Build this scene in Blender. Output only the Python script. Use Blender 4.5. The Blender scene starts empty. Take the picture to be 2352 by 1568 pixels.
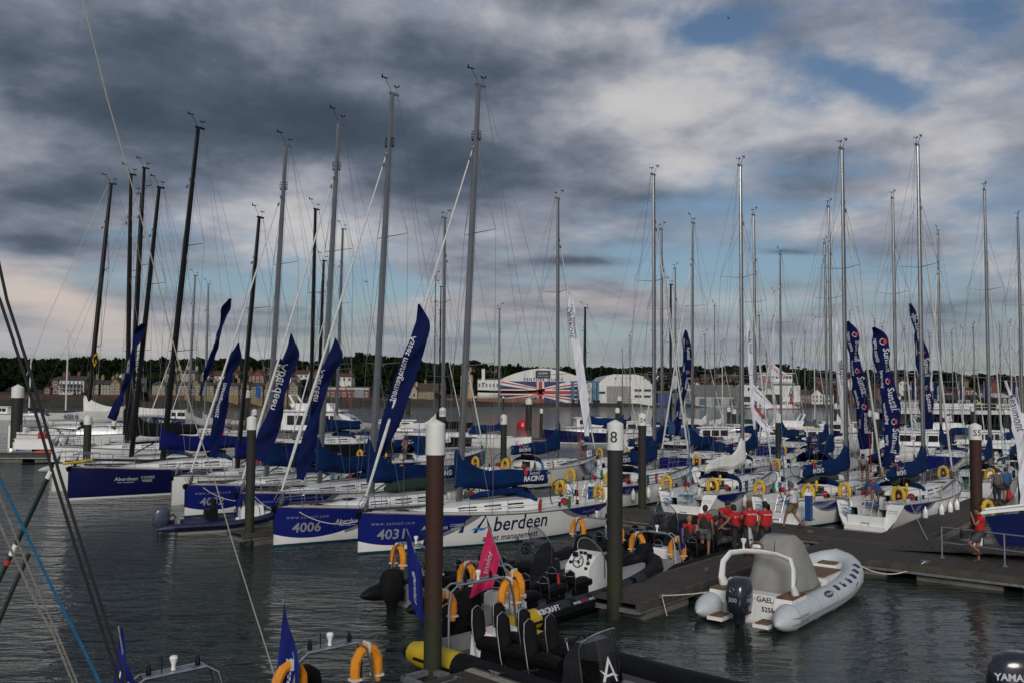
import bpy, bmesh, math, random
import numpy as np
from mathutils import Vector, Matrix
R_=math.radians
scene=bpy.context.scene
COL=scene.collection
# ---------------------------------------------------------------- camera
F=2080.0; EYE=5.9; PITCH=math.atan(116/F); ROLL=0.0085
def at_dir(u,v):
    a=(u-1176)/F; b=(784-v)/F
    x=a*math.cos(ROLL)-b*math.sin(ROLL); z=a*math.sin(ROLL)+b*math.cos(ROLL)
    return (x, math.cos(PITCH)-z*math.sin(PITCH), math.sin(PITCH)+z*math.cos(PITCH))
def G(u,v,z=0.0):
    x,y,c=at_dir(u,v); t=(z-EYE)/c
    return Vector((x*t,y*t,z))
def D(u,v,d):
    x,y,c=at_dir(u,v); t=d/y
    return Vector((x*t,d,EYE+c*t))
def PX(px,d): return px*d/F
cam=bpy.data.cameras.new('camera'); camo=bpy.data.objects.new('camera',cam); COL.objects.link(camo)
cam.sensor_width=36; cam.lens=36*F/2352; cam.clip_start=.1; cam.clip_end=9000
cr,sr,cp,sp=math.cos(ROLL),math.sin(ROLL),math.cos(PITCH),math.sin(PITCH)
rt=Vector((cr,-sp*sr,cp*sr)); up=Vector((-sr,-sp*cr,cp*cr)); fw=Vector((0,cp,sp))
camo.matrix_world=Matrix(((rt.x,up.x,-fw.x,0),(rt.y,up.y,-fw.y,0),(rt.z,up.z,-fw.z,EYE),(0,0,0,1)))
scene.camera=camo
scene.view_settings.view_transform='Standard'; scene.view_settings.look='None'
scene.view_settings.gamma=1; scene.view_settings.exposure=0; scene.view_settings.use_curve_mapping=False
try:
    scene.cycles.use_denoising=True; scene.cycles.max_bounces=6; scene.cycles.transparent_max_bounces=12
    scene.cycles.sample_clamp_indirect=4
except Exception: pass
# ---------------------------------------------------------------- node helper
class NT:
    def __init__(s,tree): s.t=tree; s.n=tree.nodes; s.l=tree.links
    def new(s,t,**k):
        n=s.n.new(t)
        for a,b in k.items(): setattr(n,a,b)
        return n
    def put(s,sock,val):
        if isinstance(val,(int,float)): sock.default_value=val
        elif isinstance(val,(tuple,list)): sock.default_value=(tuple(val)+(1,))[:len(sock.default_value)] if len(sock.default_value)==4 else tuple(val)
        elif val is not None: s.l.new(val,sock)
    def m(s,op,a,b=0,c=None,clamp=False):
        n=s.new('ShaderNodeMath',operation=op); n.use_clamp=clamp
        s.put(n.inputs[0],a); s.put(n.inputs[1],b)
        if c is not None: s.put(n.inputs[2],c)
        return n.outputs[0]
    def mix(s,f,a,b,blend='MIX'):
        n=s.new('ShaderNodeMix',data_type='RGBA',blend_type=blend); n.clamp_factor=True
        s.put(n.inputs[0],f); s.put(n.inputs[6],a); s.put(n.inputs[7],b); return n.outputs[2]
    def noise(s,vec,scale,detail=3,rough=.5,dist=0,dim='3D'):
        n=s.new('ShaderNodeTexNoise'); n.noise_dimensions=dim
        if vec is not None: s.l.new(vec,n.inputs['Vector'])
        n.inputs['Scale'].default_value=scale; n.inputs['Detail'].default_value=detail
        n.inputs['Roughness'].default_value=rough; n.inputs['Distortion'].default_value=dist
        return n.outputs['Fac']
    def ramp(s,f,pts,interp='LINEAR'):
        n=s.new('ShaderNodeValToRGB'); s.put(n.inputs[0],f); e=n.color_ramp.elements; n.color_ramp.interpolation=interp
        while len(e)<len(pts): e.new(.5)
        for i,(p,c) in enumerate(pts):
            e[i].position=p; e[i].color=(c,c,c,1) if isinstance(c,(int,float)) else tuple(c)+(1,)
        return n.outputs[0]
    def sep(s,vec):
        n=s.new('ShaderNodeSeparateXYZ'); s.l.new(vec,n.inputs[0]); return n.outputs
    def comb(s,x,y,z):
        n=s.new('ShaderNodeCombineXYZ'); s.put(n.inputs[0],x); s.put(n.inputs[1],y); s.put(n.inputs[2],z); return n.outputs[0]
    def smooth(s,v,lo,hi):
        n=s.new('ShaderNodeMapRange'); n.interpolation_type='SMOOTHSTEP'
        s.put(n.inputs[0],v); n.inputs[1].default_value=lo; n.inputs[2].default_value=hi; return n.outputs[0]
# ---------------------------------------------------------------- sky and sun
SUN_EL=R_(25); SUN_AZ=R_(184)      # compass azimuth: low sun behind the camera
world=bpy.data.worlds.new('World'); scene.world=world; world.use_nodes=True
w=NT(world.node_tree); w.n.clear()
tc=w.new('ShaderNodeTexCoord'); dx,dy,dz=w.sep(tc.outputs['Generated'])
sky=w.new('ShaderNodeTexSky',sky_type='NISHITA'); sky.sun_disc=False; sky.sun_elevation=SUN_EL; sky.sun_rotation=SUN_AZ
sky.dust_density=1.5; sky.air_density=1.0
el=w.m('MAXIMUM',dz,0.0)
inv=w.m('DIVIDE',1.0,w.m('ADD',el,0.13))
zs_=w.m('ADD',w.m('MULTIPLY',dz,1.25),w.m('MULTIPLY',inv,-.15))      # clouds flatten towards the horizon
pl=w.comb(w.m('MULTIPLY',dx,1.0),w.m('MULTIPLY',dy,1.0),zs_)
nA=w.noise(pl,1.6,2,.5,.3); nB=w.noise(pl,7.6,10,.56,.10); nC=w.noise(pl,3.0,4,.5,.1)
pl2=w.comb(w.m('ADD',dx,7.3),dy,w.m('ADD',zs_,.35)); nD=w.noise(pl2,5.5,10,.60,.12)
dyp=w.m('MAXIMUM',dy,0.05)
ax=w.m('DIVIDE',dx,dyp); ez=w.m('DIVIDE',dz,dyp)
def blob(u,v,ru,rv,rot=0):
    x,y,c=at_dir(u,v); a0,e0=x/y,c/y
    A=w.m('SUBTRACT',ax,a0); E_=w.m('SUBTRACT',ez,e0); ca,sa=math.cos(rot),math.sin(rot)
    X=w.m('DIVIDE',w.m('ADD',w.m('MULTIPLY',A,ca),w.m('MULTIPLY',E_,sa)),ru/F)
    Y=w.m('DIVIDE',w.m('SUBTRACT',w.m('MULTIPLY',E_,ca),w.m('MULTIPLY',A,sa)),rv/F)
    r=w.m('ADD',w.m('MULTIPLY',X,X),w.m('MULTIPLY',Y,Y))
    return w.m('MULTIPLY',w.m('EXPONENT',w.m('MULTIPLY',r,-1.0)),w.m('GREATER_THAN',dy,0.05))
def acc(lst):
    o=None
    for k,b in lst:
        t=w.m('MULTIPLY',b,k); o=t if o is None else w.m('ADD',o,t)
    return o
# cloud shade (0 dark .. 1 bright)
shade=w.m('ADD',w.m('MULTIPLY',w.m('SUBTRACT',nB,.5),1.45),w.m('MULTIPLY',w.m('SUBTRACT',nC,.5),.8))
shade=w.m('ADD',shade,acc([(-.50,blob(300,130,560,150,-.08)),(-.45,blob(600,300,600,85,-.05)),(.16,blob(1500,300,500,120,.1)),(.12,blob(900,40,300,60)),(-.30,blob(1230,370,260,70,.15)),(.15,blob(100,330,160,90)),(-.40,blob(60,560,150,28)),(-.12,blob(1150,170,380,100)),(.0,blob(0,300,120,100)),(-.22,blob(230,440,300,40,.1)),(-.12,blob(900,450,300,60)),
   (.30,blob(560,480,230,90)),(.25,blob(1250,60,330,60)),(.34,blob(1700,230,420,110,.1)),(.40,blob(1560,390,110,50)),(.45,blob(170,720,200,55,-.3)),(-.12,blob(1700,440,480,50,.1)),(.18,blob(2200,300,300,160)),(-.34,blob(1380,600,170,12)),(-.3,blob(1790,580,90,9)),(.22,blob(1750,530,600,45)),(.2,blob(750,560,400,50))]))
shade=w.m('ADD',shade,.59)
shade=w.smooth(shade,-.12,1.12)
cloudcol=w.ramp(shade,[(0,(.052,.072,.102)),(.28,(.098,.124,.165)),(.52,(.185,.210,.262)),(.78,(.32,.338,.39)),(1,(.55,.54,.545))])
warm=w.m('MULTIPLY',acc([(.55,blob(130,700,240,60,-.3)),(.38,blob(350,790,420,40)),(.25,blob(1400,700,500,50)),(.22,blob(900,740,300,40))]),w.smooth(shade,.35,.8))
cloudcol=w.mix(warm,cloudcol,(.72,.54,.41))
# coverage
cov=w.m('ADD',w.m('MULTIPLY',w.m('SUBTRACT',nD,.5),4.0),w.m('ADD',w.m('MULTIPLY',w.m('SUBTRACT',nA,.5),1.0),.95))
cov=w.m('ADD',cov,acc([(-1.25,blob(1660,65,150,38,.15)),(-.6,blob(1490,30,90,30)),(-.95,blob(1990,190,150,45,-.35)),(-.6,blob(1950,10,200,25)),(-.5,blob(2060,250,70,35)),(-.55,blob(2260,20,90,50)),(-.35,blob(1780,470,420,16)),(-.62,blob(1750,600,640,40)),(-.75,blob(2150,640,420,45)),(-.75,blob(560,655,430,30)),(-.6,blob(210,545,150,22)),(-.45,blob(1200,650,260,35)),
    (.9,blob(500,250,750,260)),(.55,blob(1250,300,400,150)),(.6,blob(1380,600,170,14)),(.6,blob(1790,580,90,10)),(.4,blob(150,740,260,60))]))
cov=w.smooth(cov,-.02,1.22)
bg_sky=w.new('ShaderNodeMix',data_type='RGBA',blend_type='MULTIPLY'); bg_sky.inputs[0].default_value=1
w.l.new(sky.outputs[0],bg_sky.inputs[6]); bg_sky.inputs[7].default_value=(.92,1.0,1.1,1)
bgA=w.new('ShaderNodeBackground'); w.l.new(bg_sky.outputs[2],bgA.inputs[0]); bgA.inputs[1].default_value=.062
hz=w.smooth(dz,-.01,.13)
cloudcol=w.mix(w.m('SUBTRACT',.75,w.m('MULTIPLY',hz,.75)),cloudcol,(.37,.40,.44))
bgB=w.new('ShaderNodeBackground'); w.l.new(cloudcol,bgB.inputs[0]); bgB.inputs[1].default_value=1.0
ms=w.new('ShaderNodeMixShader'); w.l.new(cov,ms.inputs[0]); w.l.new(bgA.outputs[0],ms.inputs[1]); w.l.new(bgB.outputs[0],ms.inputs[2])
wo=w.new('ShaderNodeOutputWorld'); w.l.new(ms.outputs[0],wo.inputs[0])
sl=bpy.data.lights.new('sun','SUN'); sl.energy=1.95; sl.angle=R_(20); sl.color=(1,.955,.9)
so=bpy.data.objects.new('sun',sl); COL.objects.link(so)
sd=Vector((math.sin(SUN_AZ)*math.cos(SUN_EL),math.cos(SUN_AZ)*math.cos(SUN_EL),math.sin(SUN_EL)))
so.rotation_euler=(-sd).to_track_quat('-Z','Y').to_euler(); so.location=(-20,-40,60)
# ---------------------------------------------------------------- materials
MATS={}
def mat(name,col,rough=.5,metal=0,var=.12,vscale=6,bump=0,bscale=40,alpha=1,spec=.5,coat=0,extra=None,trans=0):
    if name in MATS: return MATS[name]
    m=bpy.data.materials.new(name); m.use_nodes=True; t=NT(m.node_tree); b=t.n['Principled BSDF']
    tc=t.new('ShaderNodeTexCoord').outputs['Object']
    c=tuple(col)
    if var:
        nz=t.noise(tc,vscale,5,.6)
        f=t.smooth(nz,.3,.75)
        c=t.mix(f,tuple(x*(1-var) for x in col),tuple(min(1,x*(1+var*.6)) for x in col))
    if extra: c=extra(t,tc,c)
    t.put(b.inputs['Base Color'],c)
    b.inputs['Roughness'].default_value=rough; b.inputs['Metallic'].default_value=metal
    b.inputs['Specular IOR Level'].default_value=spec; b.inputs['Coat Weight'].default_value=coat
    b.inputs['Alpha'].default_value=alpha; b.inputs['Transmission Weight'].default_value=trans
    if bump:
        bn=t.new('ShaderNodeBump'); bn.inputs['Strength'].default_value=bump; bn.inputs['Distance'].default_value=.02
        t.l.new(t.noise(tc,bscale,4,.6),bn.inputs['Height']); t.l.new(bn.outputs[0],b.inputs['Normal'])
    MATS[name]=m; return m
def dirt(t,tc,c,amt=.25,col=(.25,.22,.16)):
    sx,sy,sz=t.sep(tc)
    n=t.noise(t.comb(t.m('MULTIPLY',sx,3.0),t.m('MULTIPLY',sy,3.0),t.m('MULTIPLY',sz,.6)),1.5,6,.7)
    return t.mix(t.m('MULTIPLY',t.smooth(n,.52,.8),amt),c,col)
white=mat('gelcoat_white',(.76,.76,.74),.22,var=.05,vscale=1.5,coat=.2,extra=lambda t,tc,c:dirt(t,tc,c,.30))
deckw=mat('deck_nonskid',(.60,.61,.60),.6,var=.10,vscale=3,bump=.15,bscale=90,extra=lambda t,tc,c:dirt(t,tc,c,.35,(.3,.29,.26)))
greyw=mat('grey_fabric',(.40,.40,.38),.85,var=.12,vscale=2,bump=.3,bscale=8)
alu=mat('anodised_spar',(.25,.255,.26),.26,.85,var=.10,vscale=1.2)
carbon=mat('carbon_spar',(.007,.007,.008),.45,spec=.22,var=.3,vscale=2)
steel=mat('stainless',(.55,.55,.56),.22,.95,var=.1)
wire=mat('rigging_wire',(.11,.11,.115),.5,.3,var=0)
ropew=mat('rope_white',(.55,.53,.47),.8,var=.2,vscale=20)
ropeb=mat('rope_black',(.018,.018,.02),.7,var=.2)
roper=mat('rope_red',(.32,.02,.025),.8,var=.3,vscale=14); ropeg=mat('rope_green',(.02,.20,.08),.8,var=.3,vscale=14)
ropebl=mat('rope_blue',(.02,.16,.33),.8,var=.3,vscale=14)
navy=mat('cover_navy',(.003,.020,.082),.9,spec=.12,var=.25,vscale=1.6,bump=.5,bscale=4)
royal=mat('cover_royal',(.005,.009,.10),.85,spec=.12,var=.2,vscale=1.6,bump=.4,bscale=4)
navyhull=mat('hull_navy',(.006,.008,.058),.14,var=.05,coat=.4)
navyflag=mat('flag_navy',(.004,.009,.060),.85,spec=.12,bump=.6,bscale=5,var=.15,vscale=2)
blueflag=mat('flag_blue',(.010,.018,.15),.8,spec=.15,bump=.6,bscale=5,var=.12,vscale=2)
pinkflag=mat('flag_pink',(.50,.012,.085),.75,bump=.6,bscale=6,var=.12,vscale=2)
whiteflag=mat('flag_white',(.62,.63,.68),.8,var=.08,vscale=2)
blackm=mat('black_plastic',(.005,.005,.006),.5,spec=.16,var=.25)
blackc=mat('black_canvas',(.008,.0085,.0095),.9,spec=.15,var=.25,vscale=3,bump=.4,bscale=10)
hyp=mat('hypalon_black',(.0065,.007,.0085),.55,spec=.16,var=.3,vscale=4,bump=.1,bscale=30)
hypg=mat('hypalon_patch',(.022,.027,.033),.6,spec=.2,var=.2,vscale=5)
yel=mat('tube_yellow',(.50,.35,.010),.5,var=.12,vscale=4)
buoyy=mat('buoy_yellow',(.62,.39,.012),.7,var=.18,vscale=8,bump=.2,extra=lambda t,tc,c:dirt(t,tc,c,.4,(.2,.12,.02)))
buoyo=mat('buoy_orange',(.70,.25,.008),.65,var=.15,vscale=8,bump=.2)
reflm=mat('reflective_tape',(.62,.64,.62),.3,var=.1)
glassd=mat('window_dark',(.012,.014,.017),.08,var=0)
glasss=mat('smoked_screen',(.03,.033,.038),.06,var=0,alpha=.42)
clearg=mat('clear_screen',(.25,.27,.28),.05,var=0,alpha=.28)
tan_=mat('teak',(.15,.072,.033),.6,var=.3,vscale=5,bump=.2)
hullgrey=mat('rib_grey_tube',(.50,.53,.55),.45,var=.06,vscale=3,extra=lambda t,tc,c:dirt(t,tc,c,.22))
stripeg=mat('rib_stripe_grey',(.24,.26,.27),.6,var=.08)
conc=mat('concrete',(.13,.122,.104),.9,var=.35,vscale=1.6,bump=.5,bscale=14,extra=lambda t,tc,c:t.mix(t.m('SUBTRACT',1.0,t.smooth(t.m('ADD',t.sep(tc)[2],t.m('MULTIPLY',t.noise(tc,3,3),.2)),.02,.30)),c,(.030,.042,.016)))
edgew=mat('timber_edge',(.064,.053,.042),.85,var=.35,vscale=2.5,bump=.4,bscale=30)
galv=mat('galvanised',(.24,.26,.27),.5,.6,var=.25,vscale=8)
stonecap=mat('pile_cap_white',(.70,.70,.66),.5,var=.06,vscale=2,extra=lambda t,tc,c:dirt(t,tc,c,.35,(.35,.28,.16)))
def pilemat(rusty):
    m=bpy.data.materials.new('rusty_pile' if rusty else 'dark_pile'); m.use_nodes=True; t=NT(m.node_tree); b=t.n['Principled BSDF']
    tc=t.new('ShaderNodeTexCoord').outputs['Object']; x,y,z=t.sep(tc)
    n1=t.noise(t.comb(t.m('MULTIPLY',x,5.),t.m('MULTIPLY',y,5.),t.m('MULTIPLY',z,.7)),1.6,6,.7)
    n2=t.noise(tc,9,5,.7)
    grey=t.mix(n2,(.006,.006,.006),(.028,.026,.023)); rust=t.mix(n2,(.014,.005,.003),(.060,.017,.008))
    c=t.mix(t.smooth(n1,*((.30,.50) if rusty else (.56,.75))),grey,rust)
    g=t.m('SUBTRACT',1.0,t.smooth(t.m('ADD',z,t.m('MULTIPLY',n1,1.8)),1.9,3.3))
    c=t.mix(g,c,t.mix(n2,(.007,.010,.004),(.030,.038,.008)))
    k=t.m('SUBTRACT',1.0,t.smooth(t.m('ADD',z,t.m('MULTIPLY',n2,.6)),.3,1.1)); c=t.mix(k,c,(.010,.012,.006))
    t.put(b.inputs['Base Color'],c); b.inputs['Roughness'].default_value=.75
    bn=t.new('ShaderNodeBump'); bn.inputs['Strength'].default_value=.7; bn.inputs['Distance'].default_value=.02
    t.l.new(n2,bn.inputs['Height']); t.l.new(bn.outputs[0],b.inputs['Normal']); return m
pilem=pilemat(False); pilerust=pilemat(True)
def plankmat():
    m=bpy.data.materials.new('deck_timber'); m.use_nodes=True; t=NT(m.node_tree); b=t.n['Principled BSDF']
    oi=t.new('ShaderNodeObjectInfo'); tc=t.new('ShaderNodeTexCoord').outputs['Object']; x,y,z=t.sep(tc)
    v=t.new('ShaderNodeVectorMath',operation='ADD'); t.l.new(tc,v.inputs[0]); t.l.new(t.comb(t.m('MULTIPLY',oi.outputs['Random'],50.),0.,0.),v.inputs[1])
    xx,yy,zz=t.sep(v.outputs[0]); g=t.noise(t.comb(t.m('MULTIPLY',xx,1.0),t.m('MULTIPLY',yy,18.),zz),1.3,6,.7)
    c=t.mix(t.smooth(g,.3,.75),(.028,.022,.017),(.068,.056,.044))
    c=t.mix(t.m('MULTIPLY',oi.outputs['Random'],.6),c,(.024,.018,.014))
    t.put(b.inputs['Base Color'],c); b.inputs['Roughness'].default_value=.8
    bn=t.new('ShaderNodeBump'); bn.inputs['Strength'].default_value=.4; bn.inputs['Distance'].default_value=.004
    t.l.new(g,bn.inputs['Height']); t.l.new(bn.outputs[0],b.inputs['Normal']); return m
plankm=plankmat()
def livery():
    """white hull with navy bow wedge, grey swoosh and navy stern wedge, teal boot stripe (flat print), x: 0 stern .. 12 bow"""
    m=bpy.data.materials.new('hull_livery'); m.use_nodes=True; t=NT(m.node_tree); b=t.n['Principled BSDF']
    tc=t.new('ShaderNodeTexCoord').outputs['Object']; x,y,z=t.sep(tc)
    s=t.m('SUBTRACT',12.0,x)
    def q(sh,k=.125,c0=.26,s0=1.3):
        a=t.m('SUBTRACT',t.m('SUBTRACT',s,sh),s0); return t.m('ADD',t.m('MULTIPLY',t.m('MULTIPLY',a,a),k),c0)
    bow=t.m('MULTIPLY',t.m('GREATER_THAN',z,q(0)),t.m('LESS_THAN',s,5.2))
    gr=t.m('MULTIPLY',t.m('MULTIPLY',t.m('GREATER_THAN',z,q(.40)),t.m('LESS_THAN',s,5.6)),t.m('GREATER_THAN',s,2.6))
    a=t.m('DIVIDE',t.m('SUBTRACT',x,1.75),1.55); par=t.m('SUBTRACT',1.0,t.m('MULTIPLY',a,a))
    ste=t.m('MULTIPLY',t.m('GREATER_THAN',z,t.m('SUBTRACT',1.22,t.m('MULTIPLY',par,.46))),t.m('GREATER_THAN',par,0))
    a2=t.m('DIVIDE',t.m('SUBTRACT',x,1.95),1.8); par2=t.m('SUBTRACT',1.0,t.m('MULTIPLY',a2,a2))
    ste2=t.m('MULTIPLY',t.m('GREATER_THAN',z,t.m('SUBTRACT',1.22,t.m('MULTIPLY',par2,.56))),t.m('GREATER_THAN',par2,0))
    n=t.noise(tc,1.5,5,.6)
    c=t.mix(t.smooth(n,.4,.8),(.74,.74,.72),(.68,.68,.65)); c=dirt(t,tc,c,.25)
    c=t.mix(gr,c,(.17,.175,.18)); c=t.mix(ste2,c,(.18,.185,.19)); c=t.mix(t.m('MAXIMUM',bow,ste),c,(.008,.014,.135))
    c=t.mix(t.m('LESS_THAN',z,.075),c,(.006,.05,.085))
    t.put(b.inputs['Base Color'],c); b.inputs['Roughness'].default_value=.2; b.inputs['Coat Weight'].default_value=.25
    return m
liverym=livery()
# ---------------------------------------------------------------- mesh builder
class MB:
    def __init__(s): s.v=[]; s.f=[]
    def add(s,vs,fs):
        o=len(s.v); s.v.extend([tuple(p) for p in vs]); s.f.extend([tuple(i+o for i in f) for f in fs]); return s
    def box(s,c,d,rz=0,tz=None,M=None):
        x,y,z=[a/2 for a in d]; q=[(-x,-y,-z),(x,-y,-z),(x,y,-z),(-x,y,-z),(-x,-y,z),(x,-y,z),(x,y,z),(-x,y,z)]
        if tz: q=[(a*(tz if e>0 else 1),b*(tz if e>0 else 1),e) for a,b,e in q]
        ca,sa=math.cos(rz),math.sin(rz); q=[Vector((a*ca-b*sa,a*sa+b*ca,e)) for a,b,e in q]
        if M: q=[M@p for p in q]
        c=Vector(c); return s.add([p+c for p in q],[(0,3,2,1),(4,5,6,7),(0,1,5,4),(1,2,6,5),(2,3,7,6),(3,0,4,7)])
    def rings(s,rs,closed=True,caps=True,loop=False):
        n=len(rs[0]); vs=[p for r in rs for p in r]; fs=[]
        m=len(rs)
        for i in range(m if loop else m-1):
            j=(i+1)%m
            for k in range(n if closed else n-1):
                l=(k+1)%n; fs.append((i*n+k,i*n+l,j*n+l,j*n+k))
        if caps and closed and not loop:
            fs.append(tuple(reversed(range(n)))); fs.append(tuple(range((m-1)*n,m*n)))
        return s.add(vs,fs)
    def path(s,pts,r,n=6,caps=True,loop=False,flat=1.0,upv=None):
        pts=[Vector(p) for p in pts]; m=len(pts)
        rr=r if isinstance(r,(list,tuple)) else [r]*m
        rs=[]; u=None
        for i,p in enumerate(pts):
            if loop: t=pts[(i+1)%m]-pts[i-1]
            else: t=pts[min(i+1,m-1)]-pts[max(i-1,0)]
            if t.length<1e-9: t=Vector((0,0,1))
            t.normalize()
            if u is None:
                a=Vector(upv) if upv else (Vector((0,0,1)) if abs(t.z)<.9 else Vector((1,0,0)))
                u=(a-t*a.dot(t)).normalized()
            else:
                u=u-t*u.dot(t)
                u=u.normalized() if u.length>1e-6 else t.orthogonal().normalized()
            b=t.cross(u)
            rs.append([p+(u*math.cos(2*math.pi*k/n)*flat+b*math.sin(2*math.pi*k/n))*rr[i] for k in range(n)])
        return s.rings(rs,True,caps,loop)
    def tube(s,a,b,r0,r1=None,n=6): return s.path([a,b],[r0,r1 if r1 is not None else r0],n)
    def lathe(s,prof,n=12,c=(0,0,0),M=None):
        rs=[]
        for r,z in prof:
            ring=[Vector((r*math.cos(2*math.pi*k/n),r*math.sin(2*math.pi*k/n),z)) for k in range(n)]
            if M: ring=[M@p for p in ring]
            rs.append([p+Vector(c) for p in ring])
        return s.rings(rs)
    def prism(s,poly,d,M=None):
        """poly 2D (x,z) extruded along y by +-d/2"""
        n=len(poly); a=[Vector((x,-d/2,z)) for x,z in poly]; b=[Vector((x,d/2,z)) for x,z in poly]
        if M: a=[M@p for p in a]; b=[M@p for p in b]
        return s.add(a+b,[tuple(range(n)),tuple(reversed(range(n,2*n)))]+[(i,i+n,(i+1)%n+n,(i+1)%n) for i in range(n)])
    def grid(s,fn,nu,nv):
        vs=[fn(i/nu,j/nv) for i in range(nu+1) for j in range(nv+1)]
        return s.add(vs,[(i*(nv+1)+j,(i+1)*(nv+1)+j,(i+1)*(nv+1)+j+1,i*(nv+1)+j+1) for i in range(nu) for j in range(nv)])
    def mesh(s,name,m,smooth=35):
        me=bpy.data.meshes.new(name); me.from_pydata(s.v,[],s.f)
        if m: me.materials.append(m)
        me.update()
        if smooth:
            me.polygons.foreach_set('use_smooth',[True]*len(me.polygons))
            try: me.set_sharp_from_angle(angle=R_(smooth))
            except Exception: pass
        return me
CACHE={}
def obj(name,me,parent=None,loc=None,rot=None):
    o=bpy.data.objects.new(name,me); COL.objects.link(o)
    if parent: o.parent=parent
    if loc is not None: o.location=loc
    if rot is not None: o.rotation_euler=rot
    return o
def part(name,m,parent,fn,key=None,smooth=35,loc=None,rot=None,label=None):
    """one part = one mesh object; alike parts share mesh data through the key"""
    k=(name,m.name,key) if key is not None else None
    if k is not None and k in CACHE: me=CACHE[k]
    else:
        b=MB(); fn(b); me=b.mesh(name,m,smooth)
        if k is not None: CACHE[k]=me
    o=obj(name,me,parent,loc,rot)
    if label: o['label']=label
    return o
USED={}
def tag(o,label,cat,group=None,kind=None):
    if label:
        o['label']=label; USED[label]=USED.get(label,0)+1
    if cat: o['category']=cat
    if group: o['group']=group
    if kind: o['kind']=kind
    return o
def thing(name,label,cat,loc=(0,0,0),rz=0,group=None,rot=None):
    o=bpy.data.objects.new(name,None); COL.objects.link(o); o.location=loc
    o.rotation_euler=rot if rot else (0,0,rz); o.empty_display_size=.3
    return tag(o,label,cat,group)
def solo(name,m,label,cat,fn,loc=None,rot=None,group=None,kind=None,key=None,smooth=35):
    return tag(part(name,m,None,fn,key,smooth,loc,rot),label,cat,group,kind)
TG={}
def textgeo(s,size=1,bold=0,shear=0,align='CENTER',sp=1):
    k=(s,size,bold,shear,align,sp)
    if k in TG: return TG[k]
    cu=bpy.data.curves.new('t','FONT'); cu.body=s; cu.size=size; cu.offset=bold*size; cu.shear=shear; cu.align_x=align; cu.space_character=sp; cu.resolution_u=2
    o=bpy.data.objects.new('t',cu); me=bpy.data.meshes.new_from_object(o)
    vs=[(v.co.x,v.co.y) for v in me.vertices]; fs=[tuple(p.vertices) for p in me.polygons]
    bpy.data.objects.remove(o); bpy.data.meshes.remove(me); bpy.data.curves.remove(cu)
    TG[k]=(vs,fs); return TG[k]
def letter(mb,fn,s,size,**k):
    vs,fs=textgeo(s,size,**k); mb.add([fn(x,y) for x,y in vs],fs); return mb
def lerp(tab,t):
    if t<=tab[0][0]: return tab[0][1]
    for (a,b),(c,d) in zip(tab,tab[1:]):
        if t<=c: return b+(d-b)*(t-a)/(c-a)
    return tab[-1][1]
def sm(tab,n=3):
    """smooth a table by sampling with averaging"""
    return lambda t: sum(lerp(tab,min(1,max(0,t+o))) for o in (-.05,-.025,0,.025,.05))/5
HX=lambda c:c
# ---------------------------------------------------------------- sailing yacht (x: 0 stern .. 12 bow, y to port, z up from the waterline)
BT=sm([(0,.80),(.12,.91),(.3,.99),(.45,1.0),(.6,.93),(.75,.72),(.88,.40),(.96,.16),(1,.035)])
WT=sm([(0,.48),(.12,.66),(.3,.80),(.45,.82),(.6,.70),(.75,.46),(.88,.20),(.96,.07),(1,.02)])
ST=lambda t: 1.16-.10*math.sin(math.pi*min(1,t*1.1))+.30*t**2.2
HB=1.86
def hully(t,z):
    zf=max(0,min(1,z/ST(t))); e=min(1,max(0,(1-t)/.06))
    return HB*(WT(t)+(BT(t)-WT(t))*zf**.75)*(.25+.75*e**.6 if t>.94 else 1)
def hullpt(x,z,side=1,off=0):
    t=min(1,max(0,x/12)); return Vector((x,side*(hully(t,z)+off),z))
def hull_fn(b):
    rs=[]; N=30
    for i in range(N+1):
        t=i/N; s=ST(t); half=[]
        for zf in (1,.85,.65,.45,.25,.1,0):
            z=s*zf; half.append((t*12+.50*zf*(1-t)**8,hully(t,z),z))
        w=hully(t,0); half+= [(t*12,w*.75,-.22),(t*12,w*.3,-.36),(t*12,0,-.40)]
        ring=half+[(x,-y,z) for x,y,z in reversed(half[:-1])]
        rs.append(ring)
    b.rings(rs,closed=False,caps=False)
CX=4.15; CI=.60
def deckz(t,yf): return ST(t)+.01+.06*(1-yf*yf)
def deck_fn(b):
    cols=[-1,-.94,-CI,-.3,0,.3,CI,.94,1]; N=36; vs=[];fs=[]
    for i in range(N+1):
        t=i/N
        for c in cols:
            x=t*12+.50*(1-t)**8; vs.append((x,c*hully(t,ST(t))*.995,deckz(t,c)))
    n=len(cols)
    for i in range(N):
        for j in range(n-1):
            if (i+.5)/N*12<CX and 2<=j<=5: continue
            a=i*n+j; fs.append((a,a+n,a+n+1,a+1))
    b.add(vs,fs)
def toerail_fn(b):
    for s in (1,-1): b.path([(x,s*(hully(x/12,ST(x/12))-.01),ST(x/12)+.03) for x in [.6+k*.6 for k in range(19)]+[11.9]],.022,4)
def well_fn(b):
    r=[]; xs=[.25,1.2,2.4,3.4,CX]
    for x in xs:
        t=x/12; y=CI*hully(t,ST(t)); z=deckz(t,CI); f=.62
        r.append([(x,y,z),(x,y*.99,z+.10),(x,y*.90,z+.10),(x,y*.86,z-.28),(x,y*.5,z-.28),(x,y*.46,z-f),(x,-y*.46,z-f),(x,-y*.5,z-.28),(x,-y*.86,z-.28),(x,-y*.90,z+.10),(x,-y*.99,z+.10),(x,-y,z)])
    b.rings(r,closed=False,caps=False)
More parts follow.
